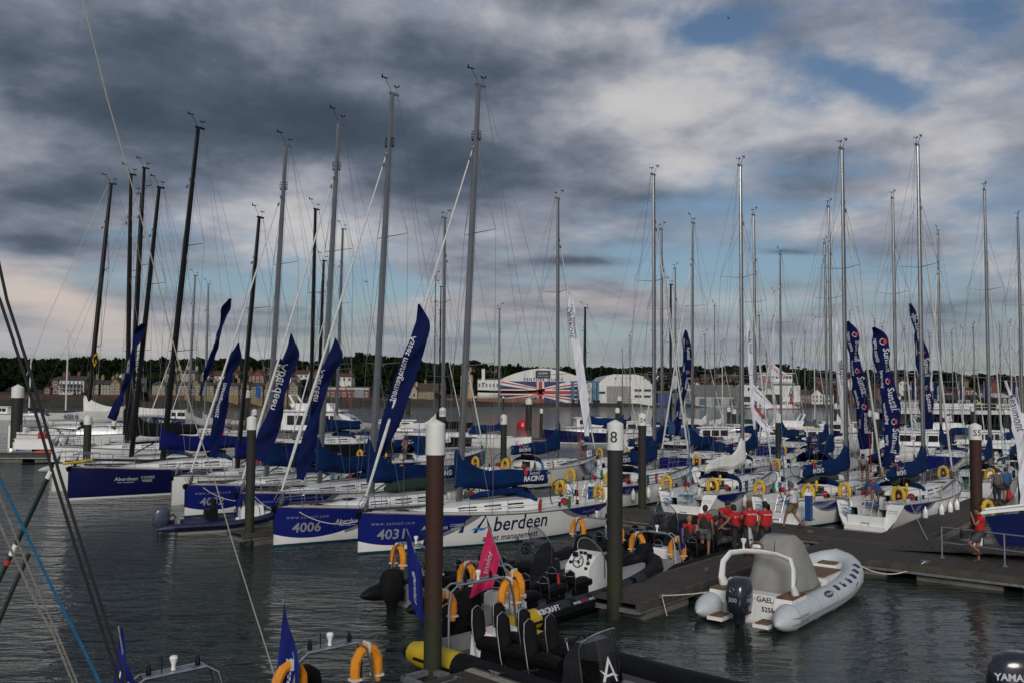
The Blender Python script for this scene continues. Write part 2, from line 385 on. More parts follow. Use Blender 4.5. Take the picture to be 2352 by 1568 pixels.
def transom_fn(b):
    # two corner panels and a low sill between them: the stern is open
    z1=ST(0)
    for s in (1,-1):
        w=hully(0,z1); wl=hully(0,0)
        b.add([(0.5,s*w,z1),(0.5,s*w*.52,z1),(.28,s*w*.50,.55),(.02,s*w*.50,.20),(0,s*wl*.98,.05),(.2,s*hully(0,.5),.5)],[(0,1,2,5),(5,2,3,4)])
    b.box((.14,0,.36),(.24,1.62,.50)); b.box((-.02,0,.02),(.30,1.9,.34),tz=.9)
def coach_fn(b):
    rs=[]
    for i in range(13):
        q=i/12; x=CX+q*5.3; t=x/12; w=lerp([(0,.60),(.5,.56),(.8,.46),(1,.30)],q)*hully(t,ST(t)); zb=ST(t)+.02; h=.40*(1-q**2.6)+.03
        rs.append([(x,w,zb),(x,w*.97,zb+h*.55),(x,w*.86,zb+h),(x,w*.4,zb+h+.06),(x,-w*.4,zb+h+.06),(x,-w*.86,zb+h),(x,-w*.97,zb+h*.55),(x,-w,zb)])
    b.rings(rs)
def coachtop(x,yf=0):
    q=(x-CX)/5.3; return ST(x/12)+.02+.40*(1-q**2.6)+.03+.06
def window_fn(k,s):
    def f(b):
        x0=4.9+k*1.15; pts=[]
        for x in (x0,x0+.8):
            q=(x-CX)/5.3; t=x/12; w=lerp([(0,.60),(.5,.56),(.8,.46),(1,.30)],q)*hully(t,ST(t)); h=.40*(1-q**2.6)+.03; zb=ST(t)+.02
            pts+=[(x,s*(w*.985+.006),zb+h*.30),(x,s*(w*.925+.010),zb+h*.78)]
        o=[(p[0],p[1]-s*.02,p[2]) for p in pts]
        b.add(pts+o,[(0,2,3,1),(4,5,7,6),(0,1,5,4),(2,6,7,3),(0,4,6,2),(1,3,7,5)])
    return f
def pulpit_fn(b):
    z=ST(1)+.0
    for s in (1,-1):
        b.path([(10.2,s*.62,ST(.85)),(10.3,s*.60,z+.58),(11.2,s*.36,z+.62),(11.7,s*.18,z+.60),(11.95,s*.10,z+.3),(11.75,s*.12,z+.02)],.016,5)
        b.path([(10.27,s*.61,z+.30),(11.2,s*.38,z+.32),(11.8,s*.14,z+.3)],.012,5)
        b.tube((11.0,s*.42,ST(.92)),(11.1,s*.38,z+.61),.014,n=5)
    b.path([(11.7,.18,z+.60),(11.82,0,z+.60),(11.7,-.18,z+.60)],.016,5)
def pushpit_fn(s):
    def f(b):
        z=ST(0); y=hully(.05,z)
        b.path([(2.0,s*hully(.16,z)*.97,z),(1.9,s*hully(.16,z)*.97,z+.62),(.75,s*y*.96,z+.62),(.62,s*y*.80,z+.62),(.62,s*.85,z+.62),(.60,s*.85,z)],.016,5)
        b.path([(1.9,s*hully(.16,z)*.97,z+.32),(.75,s*y*.96,z+.32),(.62,s*.85,z+.32)],.012,5)
        b.tube((.72,s*y*.94,z),(.72,s*y*.94,z+.62),.015,n=5)
    return f
SX=[2.9,4.6,6.3,8.0,9.4]
def stanchion_fn(b): b.path([(0,0,0),(0,0,.62)],[.014,.012],5); b.box((0,0,.01),(.07,.05,.03))
def lifeline_fn(s):
    def f(b):
        for h in (.60,.32):
            b.path([(1.9,s*hully(.16,1)*.97,ST(.16)+h)]+[(x,s*(hully(x/12,1.1)-.10),ST(x/12)+h) for x in SX]+[(10.3,s*.60,ST(.86)+h)],.006,4)
    return f
def wheel_fn(b):
    b.path([(0,.72*math.cos(a),.72*math.sin(a)) for a in [k*math.pi/14 for k in range(28)]],.018,6,loop=True)
    for k in range(5):
        a=k*math.pi*2/5; b.tube((0,0,0),(0,.72*math.cos(a),.72*math.sin(a)),.010,n=4)
    b.tube((-.06,0,0),(.06,0,0),.05,n=8)
def pedestal_fn(b): b.box((1.9,0,ST(.15)-.30),(.22,.20,.75),tz=.8); b.box((1.95,0,ST(.15)+.12),(.16,.26,.12))
def companion_fn(b): b.box((CX-.02,0,ST(.35)+.12),(.07,.62,.62)); b.box((CX+.38,0,coachtop(CX+.4)+.01),(.75,.66,.035))
def hatch_fn(x,wd):
    def f(b):
        z=(coachtop(x) if x<9.2 else deckz(x/12,0))+.012; b.box((x,0,z),(wd,wd,.05),tz=.9)
    return f
def sprayroll_fn(b):
    b.path([(CX+.15+.30*(1-(y/1.0)**2),y,coachtop(CX+.3)+.13-.16*abs(y)**3) for y in [-1.12,-.95,-.7,-.35,0,.35,.7,.95,1.12]],[.05,.11,.13,.14,.14,.14,.13,.11,.05],8)
def dodger_fn(b):
    rs=[]
    for x,h,wd in ((CX-.5,.72,1.05),(CX+.1,.78,1.08),(CX+.8,.48,1.0),(CX+1.15,.10,.95)):
        zb=coachtop(CX+.5)-.05
        rs.append([(x,wd*math.cos(a),zb+(h)*max(0,math.sin(a))**.6) for a in [k*math.pi/10 for k in range(11)]])
    b.rings(rs,closed=False,caps=False)
def displays_fn(b):
    z=coachtop(CX+.2)+.26
    b.box((CX+.05,0,z),(.08,.95,.20))
def winch_fn(b): b.lathe([(.085,0),(.08,.03),(.05,.06),(.05,.12),(.075,.15),(.06,.17),(.02,.175)],10)
def coil_fn(b):
    for k in range(5):
        b.path([(.03*math.sin(t+k)+.012*k,(.030+.008*k)*math.cos(t)-.02+.01*k,-.20-.015*k+(.20+.012*k)*math.sin(t)) for t in [i*.63 for i in range(11)]],.017,5)
    b.path([(-.03,-.05,-.06),(.03,.0,-.02),(-.03,.05,-.07)],.045,6)
def tails_fn(b):
    r=random.Random(5)
    for k in range(3):
        b.path([(r.uniform(-.35,.35),r.uniform(-.30,.30),.02+.03*math.sin(i)) for i in range(9)],.014,4)
def lines_fn(b):
    for s in (1,-1):
        for y in (.25,.35,.45): b.path([(CX+.3,s*y,coachtop(CX+.3)+.03),(6.6,s*y*.9,coachtop(6.6)+.03),(7.3,s*.18,coachtop(7.3)+.05)],.009,4)
        b.path([(2.9,s*1.35,ST(.2)+.14),(5,s*1.5,ST(.4)+.06),(8.2,s*1.1,ST(.7)+.08),(11.2,s*.25,ST(.95)+.1)],.009,4)
def ladder_fn(b):
    for s in (1,-1): b.tube((-.06,s*.17,.2),(.50,s*.17,1.35),.013,n=5)
    for k in range(4):
        q=.1+k*.27; b.box((-.06+.56*q,0,.2+1.15*q),(.07,.34,.02))
def rudder_fn(b): b.box((.9,0,-.2),(.5,.06,.5))
def anchorroller_fn(b): b.box((11.75,0,ST(1)+.04),(.55,.16,.07)); b.prism([(11.9,ST(1)-.02),(12.12,ST(1)+.03),(12.05,ST(1)-.16),(11.95,ST(1)-.2)],.13)
XM=7.40
def mast_fn(Hm,rk,r):
    def f(b):
        z0=1.55; n=9; rs=[]
        for i in range(n+1):
            q=i/n; z=z0+(Hm-z0)*q; x=XM-math.tan(rk)*(z-z0)-.10*math.sin(q*math.pi)*0
            k=r*(1 if q<.6 else 1-(q-.6)*.75)
            rs.append([(x+k*1.45*math.cos(a),k*.95*math.sin(a),z) for a in [j*math.pi/5 for j in range(10)]])
        b.rings(rs)
        z=Hm; x=XM-math.tan(rk)*(Hm-z0)
        b.box((x-.10,0,z+.02),(.50,.10,.09))
    return f
def mx(z,rk): return XM-math.tan(rk)*(z-1.55)
def spreader_fn(z,rk,w):
    def f(b):
        for s in (1,-1): b.path([(mx(z,rk),0,z),(mx(z,rk)-.42,s*w,z+.10)],[.045,.022],6,flat=.5)
    return f
def rig_fn(Hm,rk,sp,lod):
    """standing rigging: shrouds, lowers, backstays"""
    def f(b):
        rw=.0095 if lod<2 else .012
        for s in (1,-1):
            cpx,cpy=7.0,s*(hully(7.0/12,1.1)-.12); tip=[(mx(z,rk)-.42,s*w,z+.10) for z,w in sp]
            hd=.87*Hm
            pts=[(cpx,cpy,ST(.58))]+tip+[(mx(hd,rk),0,hd)]
            for a,c in zip(pts,pts[1:]): b.tube(a,c,rw,n=3)
            prev=(cpx,cpy*.98,ST(.58))
            for (z,w_),tp in zip(sp,tip):
                b.tube(prev,(mx(z,rk),0,z-.1),rw*.9,n=3); prev=tp
            b.tube(tip[-1],(mx(hd,rk),0,hd-1.2),rw*.8,n=3)
            b.tube((.9,s*1.3,ST(.1)),(mx(Hm,rk)-.3,0,Hm),rw*.8,n=3)
        if lod<2:
            b.tube((mx(1.7,rk)+.3,.12,2.2),(mx(Hm,rk)+.12,.05,Hm*.98),rw*.7,n=3)
            b.tube((mx(1.7,rk)-.35,-.12,2.6),(mx(Hm,rk)-.25,-.05,Hm*.99),rw*.7,n=3)
            b.tube((3.2,.0,2.55),(mx(Hm,rk)-.32,0,Hm),rw*.7,n=3)
    return f
def jib_fn(Hm,rk,top=.86,r=.070):
    def f(b):
        a=Vector((11.72,0,ST(1)+.55)); z=Hm*top; c=Vector((mx(z,rk)+.12,0,z)); n=26
        b.path([a+(c-a)*(i/n) for i in range(n+1)],[r*(.55+.45*min(1,i/3))*(1-.62*(i/n))*(1+.07*math.sin(i*1.9)) for i in range(n+1)],7)
    return f
def forestay_fn(Hm,rk,top=.86):
    def f(b):
        a=Vector((11.75,0,ST(1)+.05)); z=Hm*top; c=Vector((mx(z,rk)+.1,0,z)); d=(c-a)
        b.path([a,a+d*.012,a+d*.03],[.05,.10,.03],7); b.tube(a,a+d*.05,.018,n=5)
        b.tube(c,c+(d.normalized()*.6),.01,n=4)
        for q in (.985,.955): b.path([a+d*q,a+d*(q+.012)],.055,6)
    return f
def boom_fn(rk,bl,bz=2.35):
    def f(b):
        b.path([(mx(bz,rk)-.12,0,bz),(mx(bz,rk)-bl,0,bz+.10)],[.075,.065],8)
        b.path([(mx(1.7,rk)-.15,0,1.75),(mx(1.7,rk)-1.45,0,bz-.02)],.035,6)
        b.tube((4.15,0,bz+.05),(4.1,.0,1.9),.02,n=4)
    return f
def cover_shape(rk,bl,bz,hm,q):
    """centre height span of the folded sail at q (0 mast .. 1 boom end)"""
    top=bz+.28+hm*(max(0,1-q*2.6))**1.7+.10*(1-q)-.05*math.sin(q*9)
    bot=bz-.30-.10*math.sin(q*math.pi)+.05*math.sin(q*11)
    return top,bot
def cover_fn(rk,bl,bz=2.35,hm=1.15,fw_=.26):
    def f(b):
        rs=[]; N=26
        for i in range(N+1):
            q=i/N; x=mx(bz,rk)+fw_-(bl+fw_-.15)*q; top,bot=cover_shape(rk,bl,bz,hm,q)
            h=(top-bot)/2; c=(top+bot)/2; wd=(.20 if q>.1 else .16)*(1+.10*math.sin(q*23))*(1-.35*q)
            if i in (0,N): wd*=.35; h*=.93
            rs.append([(x+.03*math.sin(a*3+q*20),wd*math.cos(a)*(1.25 if math.sin(a)<0 else .75),c+h*math.sin(a)) for a in [j*math.pi/8 for j in range(16)]])
        b.rings(rs)
    return f
def cover_text(rk,bl,s,bz=2.35,x0=None):
    def P(x,z): return Vector((x0-s*x,s*(.262 if z<.0 else .225)+0,bz+z))
    def f(b):
        letter(b,lambda x,y:P(x,y-.16),'RACING',.30,bold=.03,shear=.25)
        letter(b,lambda x,y:P(x+.08,y+.10),'Sunsail',.22,shear=.15)
    def g(b):
        b.add([P(-.42+.10*math.cos(a),.20+.13*math.sin(a))+Vector((0,s*.004,0)) for a in [k*math.pi/5 for k in range(10)]],[tuple(range(10))])
    return f,g
def vane_fn(Hm,rk):
    def f(b):
        x=mx(Hm,rk)
        b.path([(x+.05,0,Hm),(x+.12,0,Hm+.25),(x+.32,0,Hm+.48),(x+.42,0,Hm+.62)],.014,4)
        b.box((x+.42,0,Hm+.62),(.34,.02,.05)); b.box((x+.56,0,Hm+.64),(.06,.02,.16)); b.tube((x-.2,0,Hm),(x-.24,0,Hm+.36),.012,n=4)
        b.tube((x-.36,0,Hm+.36),(x-.10,0,Hm+.36),.016,n=4)
        for k in range(3): b.box((x-.24+.10*math.cos(k*2.1),.10*math.sin(k*2.1),Hm+.38),(.05,.05,.05))
    return f
SAILBOATS=[]
def sailboat(label,mast_uv,d,heading,hull='livery',spar='alu',Hm=18.6,rake=.3,L=12.0,lod=0,cover='navy',jib=True,bl=4.9,text=None,group='sailing yachts berthed in the marina',sunsail=True,buoys=True,yaw=0,roof='dodger_roll',mx_=None,number=None,hm=1.15,name='sailing_yacht',spn=2):
    k=L/12; rk=R_(rake); h=R_(heading)
    mp=mx_ if mx_ is not None else D(mast_uv[0],mast_uv[1],d)
    pos=Vector((mp[0]-math.cos(h)*XM*k,mp[1]-math.sin(h)*XM*k,0))
    t=thing(name,label,'yacht',pos,h,group); t.scale=(k,k,k)
    hm_={'livery':liverym,'white':white,'navy':navyhull,'blue':mat('hull_blue',(.008,.04,.16),.2,coat=.3),'grey':mat('hull_grey',(.22,.23,.24),.25,coat=.2),'black':mat('hull_black',(.012,.012,.014),.2,coat=.3)}[hull]
    sm_={'alu':alu,'carbon':carbon,'white':mat('white_spar',(.60,.60,.58),.35)}[spar]
    H=Hm/k
    part('hull',hm_,t,hull_fn,'h'); part('deck',deckw,t,deck_fn,'d'); part('coachroof',white,t,coach_fn,'c')
    part('cockpit',deckw,t,well_fn,'w'); part('transom',white,t,transom_fn,'t')
    if hull in('navy','blue','black','grey'):
        part('boot_stripe',white,t,lambda b:[b.add([hullpt(x,z,s,.006) for x in [i*.4 for i in range(31)] for z in (-.05,.09)],[(2*i,2*i+2,2*i+3,2*i+1) for i in range(30)]) for s in (1,-1)],'bs')
    if sunsail and cover=='navy': hm=round(hm*(1+.16*math.sin(d*7.3)),2)
    r=.106 if spar!='carbon' else .108
    if lod==2: r*=.62
    part('mast',sm_,t,mast_fn(H,rk,r),(H,rake,spar,lod))
    zs=([(.375*H,1.32),(.665*H,1.02)] if spn==2 else [(.27*H,1.35),(.49*H,1.15),(.70*H,.9)])
    for z,w_ in zs: part('spreader',sm_,t,spreader_fn(z,rk,w_),(z,rake,w_,spar))
    part('rigging',wire,t,rig_fn(H,rk,zs,lod),(H,rake,lod),smooth=0)
    part('masthead_vane',blackm,t,vane_fn(H,rk),(H,rake))
    part('boom',sm_,t,boom_fn(rk,bl),(rake,bl,spar))
    if jib: part('furled_jib',mat('jib_sleeve',(.58,.58,.57),.75,var=.15,vscale=9,bump=.6,bscale=7),t,jib_fn(H,rk),(H,rake))
    part('forestay',wire,t,forestay_fn(H,rk),(H,rake))
    cvr=None
    if cover:
        cm={'navy':navy,'royal':royal,'white':mat('sail_cloth',(.72,.71,.66),.7,var=.10,bump=.6,bscale=5),'grey':greyw,'black':blackc,'blue':mat('cover_blue',(.012,.07,.20),.8,bump=.4,bscale=4),'green':mat('cover_green',(.01,.06,.04),.8)}[cover]
        cvr=part('sail_cover',cm,t,cover_fn(rk,bl,hm=hm),(rake,bl,hm))
        if sunsail:
            for s in (1,-1):
                f1,f2=cover_text(rk,bl,s,x0=mx(2.35,rk)-bl*.76)
                part('cover_lettering',mat('print_white',(.52,.53,.56),.7,var=0),cvr,f1,(s,rake,bl)); part('cover_emblem',mat('print_red',(.45,.02,.03),.7,var=0),cvr,f2,(s,rake,bl))
    if lod<2:
        part('toe_rail',mat('toerail_teak',(.17,.12,.085),.7),t,toerail_fn,'tr')
        part('pulpit',steel,t,pulpit_fn,'p')
        for s in (1,-1):
            part('pushpit',steel,t,pushpit_fn(s),s); part('lifeline',wire,t,lifeline_fn(s),s,smooth=0)
            for x in SX: part('stanchion',steel,t,stanchion_fn,'s',loc=(x,s*(hully(x/12,1.1)-.10),ST(x/12)))
            for j in range(3): part('window',glassd,t,window_fn(j,s),(j,s))
        part('steering_wheel',blackm,t,wheel_fn,'w',loc=(1.75,0,ST(.15)+.30)); part('pedestal',white,t,pedestal_fn,'p')
        part('companionway',glassd,t,companion_fn,'c')
        part('deck_hatch',glassd,t,hatch_fn(8.5,.5),'a'); part('deck_hatch',glassd,t,hatch_fn(10.1,.42),'b')
        if roof=='dodger_roll': part('sprayhood_roll',navy,t,sprayroll_fn,'r'); part('instrument_display',blackm,t,displays_fn,'i')
        elif roof=='dodger': part('sprayhood',navy,t,dodger_fn,'d')
        for x,y in ((3.2,1.38),(3.2,-1.38),(2.2,1.42),(2.2,-1.42)): part('winch',blackm,t,winch_fn,'w',loc=(x,y,ST(x/12)+.12))
        for x,y in ((4.6,.45),(4.6,-.45)): part('winch',blackm,t,winch_fn,'w',loc=(x,y,coachtop(x)))
        if lod==0:
            part('anchor_roller',blackm,t,anchorroller_fn,'a'); part('running_rigging',mat('rope_dark',(.05,.05,.055),.8),t,lines_fn,'l')
            part('stern_ladder',steel,t,ladder_fn,'l')
            rr=random.Random(int(d*10))
            for i in range(5):
                mcol=rr.choice([roper,ropeg,ropebl,ropew]); x=rr.choice([2.9,4.6,2.9,4.5,3.6]); s=rr.choice([1,-1])
                part('rope_coil',mcol,t,coil_fn,'c',loc=(x,s*(hully(x/12,1.1)-.12),ST(x/12)+.52))
            part('danbuoy',buoyy,t,lambda b:b.path([(0,0,0),(0,0,.06),(0,0,.42),(0,0,.48)],[.04,.065,.065,.03],8),'db',loc=(.95,-1.45,ST(0)+.45))
            part('sticker',mat('sticker_orange',(.60,.16,.02),.5,var=0),t,lambda b:b.box((0,0,0),(.34,.012,.12)),'so',loc=(3.0,-(hully(.25,1.1)*.60+.0),ST(.25)+.09)); part('sticker',mat('sticker_red',(.45,.02,.02),.5,var=0),t,lambda b:b.box((0,0,0),(.012,.36,.11)),'sr',loc=(.14,.45,.50)); part('sticker',mat('sticker_orange',(.60,.16,.02),.5,var=0),t,lambda b:b.box((0,0,0),(.012,.34,.13)),'sp',loc=(.14,.0,.50))
            part('backstay_tackle',[roper,ropebl,ropeg][int(d)%3],t,lambda b:[b.tube((.9,.05,ST(0)-.3),(.55,.02,4.6),.016,n=4),b.tube((.8,-.10,ST(0)-.3),(.52,-.02,3.9),.014,n=4)],int(d)%3)
            part('winch_cover',mat('winch_red',(.26,.012,.018),.7),t,lambda b:b.lathe([(.14,0),(.17,.1),(.15,.22),(.05,.28)],9),'wc',loc=(2.6,-1.05,ST(.2)+.10)); part('winch_cover',mat('winch_red',(.26,.012,.018),.7),t,lambda b:b.lathe([(.14,0),(.17,.1),(.15,.22),(.05,.28)],9),'wc',loc=(2.6,1.05,ST(.2)+.10))
            part('rope_tails',ropebl,t,tails_fn,'t',loc=(.10,.75,.62),rot=(0,R_(60),0))
            part('cockpit_bench',white,t,lambda b:[b.box((2.9,s*.98,ST(.2)-.30),(1.7,.34,.34),tz=.96) for s in (1,-1)],'cb')
            for i in range(6):
                part('rope_tails',rr.choice([roper,ropebl,ropew,ropeg]),t,tails_fn,'t',loc=(rr.uniform(1.0,3.6),rr.uniform(-.6,.6),ST(.2)-.24+.05))
            part('spinnaker_pole',mat('pole_dark',(.05,.05,.055),.4),t,lambda b:b.path([(6.3,-1.05,ST(.5)+.14),(6.6,-1.05,ST(.5)+.16),(11.1,-.35,ST(.9)+.14)],[.02,.05,.045],7),'sp')
    if number:
        b=MB()
        for s in (1,-1):
            zz=H*.885
            letter(b,lambda x,y,s=s:Vector((mx(zz+x,rk)-s*0+(y*-1)*s*1.0,s*(.125),zz+x)),number,.24,bold=.02)
        obj('mast_number',b.mesh('mast_number',blackm),t)
    info=dict(root=t,pos=pos,h=h,k=k,rk=rk,H=H,label=label,d=d); SAILBOATS.append(info)
    return info
def w2(bi,x,y,z):
    """boat-local point to the world"""
    k=bi['k']; h=bi['h']; return Vector((bi['pos'].x+(x*math.cos(h)-y*math.sin(h))*k,bi['pos'].y+(x*math.sin(h)+y*math.cos(h))*k,z*k))
# ---------------------------------------------------------------- horseshoe lifebuoys
def horseshoe_fn(b):
    pts=[(-.21,0,-.30),(-.235,0,-.10),(-.22,0,.10),(-.13,0,.25),(0,0,.31),(.13,0,.25),(.22,0,.10),(.235,0,-.10),(.21,0,-.30)]
    b.path(pts,[.070,.088,.09,.09,.088,.09,.09,.088,.070],8,upv=(0,1,0))
def strap_fn(b):
    for x in (-.225,.225): b.box((x,0,-.20),(.176,.178,.040))
    b.box((0,0,.31),(.045,.184,.184))
def buoy(label,loc,rz,m=None,scale=.93,rot=None,group='horseshoe lifebuoys'):
    t=thing('horseshoe_lifebuoy',label,'lifebuoy',loc,rz,group)
    if rot: t.rotation_euler=rot
    t.scale=(scale,)*3
    part('foam_ring',m or buoyy,t,horseshoe_fn,'h'); part('reflective_strap',reflm if m is buoyo else mat('strap_worn',(.40,.34,.2),.6),t,strap_fn,'s')
    if m is not buoyo: part('rescue_light',mat('light_orange',(.75,.13,.03),.4),t,lambda b:b.lathe([(.02,-.14),(.06,-.12),(.07,-.05),(.03,.02),(.01,.05)],8),'l')
    return t
# ---------------------------------------------------------------- rigid inflatable boat (x 0 stern .. L bow)
def tube_path(L,w,r,n=15):
    """centreline of one tube side, from stern to bow centre"""
    p=[]
    for i in range(n+1):
        q=i/n; x=L*(q if q<.55 else .55+(q-.55)*1.0)
        if q<.55: y=w
        else:
            a=(q-.55)/.45; y=w*math.cos(a*math.pi/2)**.75 if a<1 else 0
            x=L*(.55+.45*math.sin(a*math.pi/2)**1.15)
        z=.30+.42*max(0,(q-.45)/.55)**1.8
        p.append(Vector((x,y,z)))
    return p
def rib(label,stern,heading,L=8.3,wrap=False,cony=0,seaty=0,conestart=.9,tip=None,w=.98,r=.25,tube=None,cone=None,seats='jockey',nseat=6,console='black',conx=4.7,frame=True,engine='cover',fh=1.55,cat='rib',text=(),bu=2,gz=0,framex=.35,name='rigid_inflatable_boat',deckm=None,seatrange=(1.5,3.9),side_patch=False,screen=glasss,inner=None,conh=1.35):
    h=R_(heading); t=thing(name,label,cat,stern,h,'rigid inflatable boats')
    tube=tube or hyp
    P=tube_path(L,w,r)
    # one continuous tube round the bow
    full=P+[Vector((p.x,-p.y,p.z)) for p in reversed(P[:-1])]
    part('buoyancy_tube',tube,t,lambda b:b.path(full,r,14,upv=(0,0,1)),('t',L,w,r))
    for s in (1,-1):
        part('tube_cone',cone or tube,t,lambda b,s=s:b.path([(conestart,s*w,.30),(0.0,s*w,.30),(-.02,s*w,.30),(-.35,s*w,.29)]+([(-.62,s*w,.27),(-.74,s*w,.26)] if not tip else []),[r*1.012,r*1.012,r*1.01,r*.80]+([r*.42,r*.10] if not tip else []),14,upv=(0,0,1)),(s,w,r,conestart,bool(tip)))
        if tip: part('cone_tip',tip,t,lambda b,s=s:b.path([(-.33,s*w,.29),(-.55,s*w,.275),(-.74,s*w,.26)],[r*.82,r*.50,r*.10],14,upv=(0,0,1)),(s,w,r))
        part('rubbing_strake',stripeg if tube is hullgrey else blackm,t,lambda b,s=s:b.path([Vector((p.x,s*(p.y+ (r*1.0 if i<len(P)-4 else r*.75)),p.z-.02))+Vector(((.0 if i<len(P)-4 else r*.6*(i-len(P)+5)/4),0,0)) for i,p in enumerate(P[:-1])],.035,6),('k',L,w,r,s))
    def hullf(b):
        rs=[]
        for i in range(13):
            q=i/12; x=.15+q*(L-.25); a=max(0,(q-.55)/.45); yy=(w-.08)*math.cos(a*math.pi/2)**.8 if a<1 else .01; zt=.22+.40*max(0,(q-.45)/.55)**1.8
            rs.append([(x,yy,zt),(x,yy*.9,zt-.18),(x,0,-.42+.55*a**2),(x,-yy*.9,zt-.18),(x,-yy,zt)])
        b.rings(rs,closed=True)
    part('rigid_hull',inner or mat('rib_hull',(.30,.30,.29),.35),t,hullf,('h',L,w))
    part('deck_floor',deckm or mat('rib_deck',(.055,.057,.06),.8),t,lambda b:b.box((L*.40,0,.26),(L*.74,(w-r)*2+.1,.05)),('f',L,w))
    part('transom',white if tube is hullgrey else mat('rib_transom',(.22,.23,.23),.4),t,lambda b:b.box((.18,0,.33),(.12,(w-r)*2+.06,.55)),('tr',w,r))
    if side_patch:
        for s in (1,-1):
            for k in range(7):
                x=.9+k*.75
                def pf(b,x=x,s=s):
                    b.grid(lambda a,c:(x+a*.52+(.06 if .2<c<.8 else 0),s*(w+math.cos(R_(30+c*70))*r*1.012),.30+math.sin(R_(30+c*70))*r*1.012+.42*max(0,((x+a*.52)/L-.45)/.55)**1.8),5,5)
                part('wear_patch',hypg,t,pf,('wp',k,s,w,r,L))
    # grab line
    for s in (1,-1):
        pts=[]
        for k in range(17):
            q=k/16*.8; x=.4+q*L*.78; pts.append((x,s*(w+r*.86),.42+(-.13 if k%2 else 0)+.42*max(0,(x/L-.45)/.55)**1.8))
        part('grab_line',ropeb,t,lambda b,pts=pts:b.path(pts,.012,4),('gl',s,L,w,r))
    if console:
        cmat={'black':mat('console_black',(.020,.021,.024),.25,coat=.3),'white':white}[console]
        def cf(b):
            if wrap: b.prism([(-.42,0),(-.42,.55),(-.36,.72),(-.12,1.0),(.10,1.0),(.22,.0)],.72); b.box((.78,0,.16),(.50,.62,.34),tz=.85); return
            pr=[(-.42,.0),(-.42,.55),(-.38,.72),(-.05,conh-.35),(.30,conh-.28),(.48,.75),(.58,.0)]
            b.prism(pr,.82)
            b.box((.62,0,.22),(.55,.62,.44),tz=.85)
        c=part('console',cmat,t,cf,('c',console,conh),smooth=20,loc=(conx,cony,.28))
        rim=[(.30,.44*math.cos(a),conh-.42+.55*math.sin(a)) for a in [k*math.pi/14 for k in range(15)]]
        rim=[(x+.02-.34*(z-(conh-.42))/.55,y,z) for x,y,z in rim]; rim=[(.34,.44,.35)]+rim+[(.34,-.44,.35)]
        WT_=lambda th:1.02+.50*max(0,math.cos(th*.92))**.55
        def WP(th,z): return Vector((.16+.48*math.cos(th)-.22*max(0,z-.5),.41*math.sin(th)*(1-.04*z),z-.25))
        if wrap: rim=[WP(th,.35) for th in (-1.65,)]+[WP(th,WT_(th)) for th in [-1.65+k*3.3/20 for k in range(21)]]+[WP(1.65,.35)]
        part('screen_rim',steel,c,lambda b:b.path(rim,.018,6),('rim',conh,wrap))
        def scr(b):
            base=conh-.42
            def S(a,q):
                th=a*math.pi; rr=q
                y=.43*math.cos(th); zz=base+.54*math.sin(th)*rr; x=.32-.34*(zz-base)/.55+.10*(1-(y/.43)**2)
                return (x,y,zz)
            b.grid(S,14,5)
            b.grid(lambda a,q:(.33+.12*(1-(2*a-1)**2)-.0*q,.43*(1-2*a),base-q*.45),12,4)
        if wrap:
            part('windscreen',screen,c,lambda b:b.grid(lambda a,q:WP(-1.65+3.3*a,.98+(WT_(-1.65+3.3*a)-.98)*q),24,5),'wr')
            part('console_fairing',mat('fairing_gloss',(.004,.004,.005),.12,spec=.35),c,lambda b:b.grid(lambda a,q:WP(-1.65+3.3*a,.98*q),24,6),'wf')
        else: part('windscreen',screen,c,scr,('scr',conh,screen.name))
        part('steering_wheel',blackm,c,lambda b:[b.path([(-.36+.1*math.sin(a)*.6,.17*math.cos(a),.86+.16*math.sin(a)) for a in [k*math.pi/9 for k in range(18)]],.014,6,loop=True),b.tube((-.30,0,.82),(-.38,0,.87),.03,n=6)]+[b.tube((-.37,0,.86),(-.36+.06*math.sin(a),.17*math.cos(a),.86+.16*math.sin(a)),.010,n=4) for a in (0,2.1,4.2)],'sw')
        for i,(y,z,s1) in enumerate(() if wrap else ((.25,1.0,.10),(-.24,1.0,.09),(.08,1.06,.055),(-.06,1.06,.055),(.28,.80,.06),(-.30,.82,.06),(-.30,.70,.05))):
            zz=z-1.35+conh; x=-.39+(zz-.72)*.89
            part('gauge',glassd if console=='white' else mat('gauge_face',(.06,.065,.07),.2),c,lambda b:b.box((0,0,0),(.05,s1*1.6,s1*1.3)),('g',s1),loc=(x,y,zz))
        part('throttle',steel,c,lambda b:[b.tube((-.30,-.34,.75),(-.36,-.34,.95),.014,n=5),b.box((-.37,-.34,.97),(.04,.05,.07))],'th')
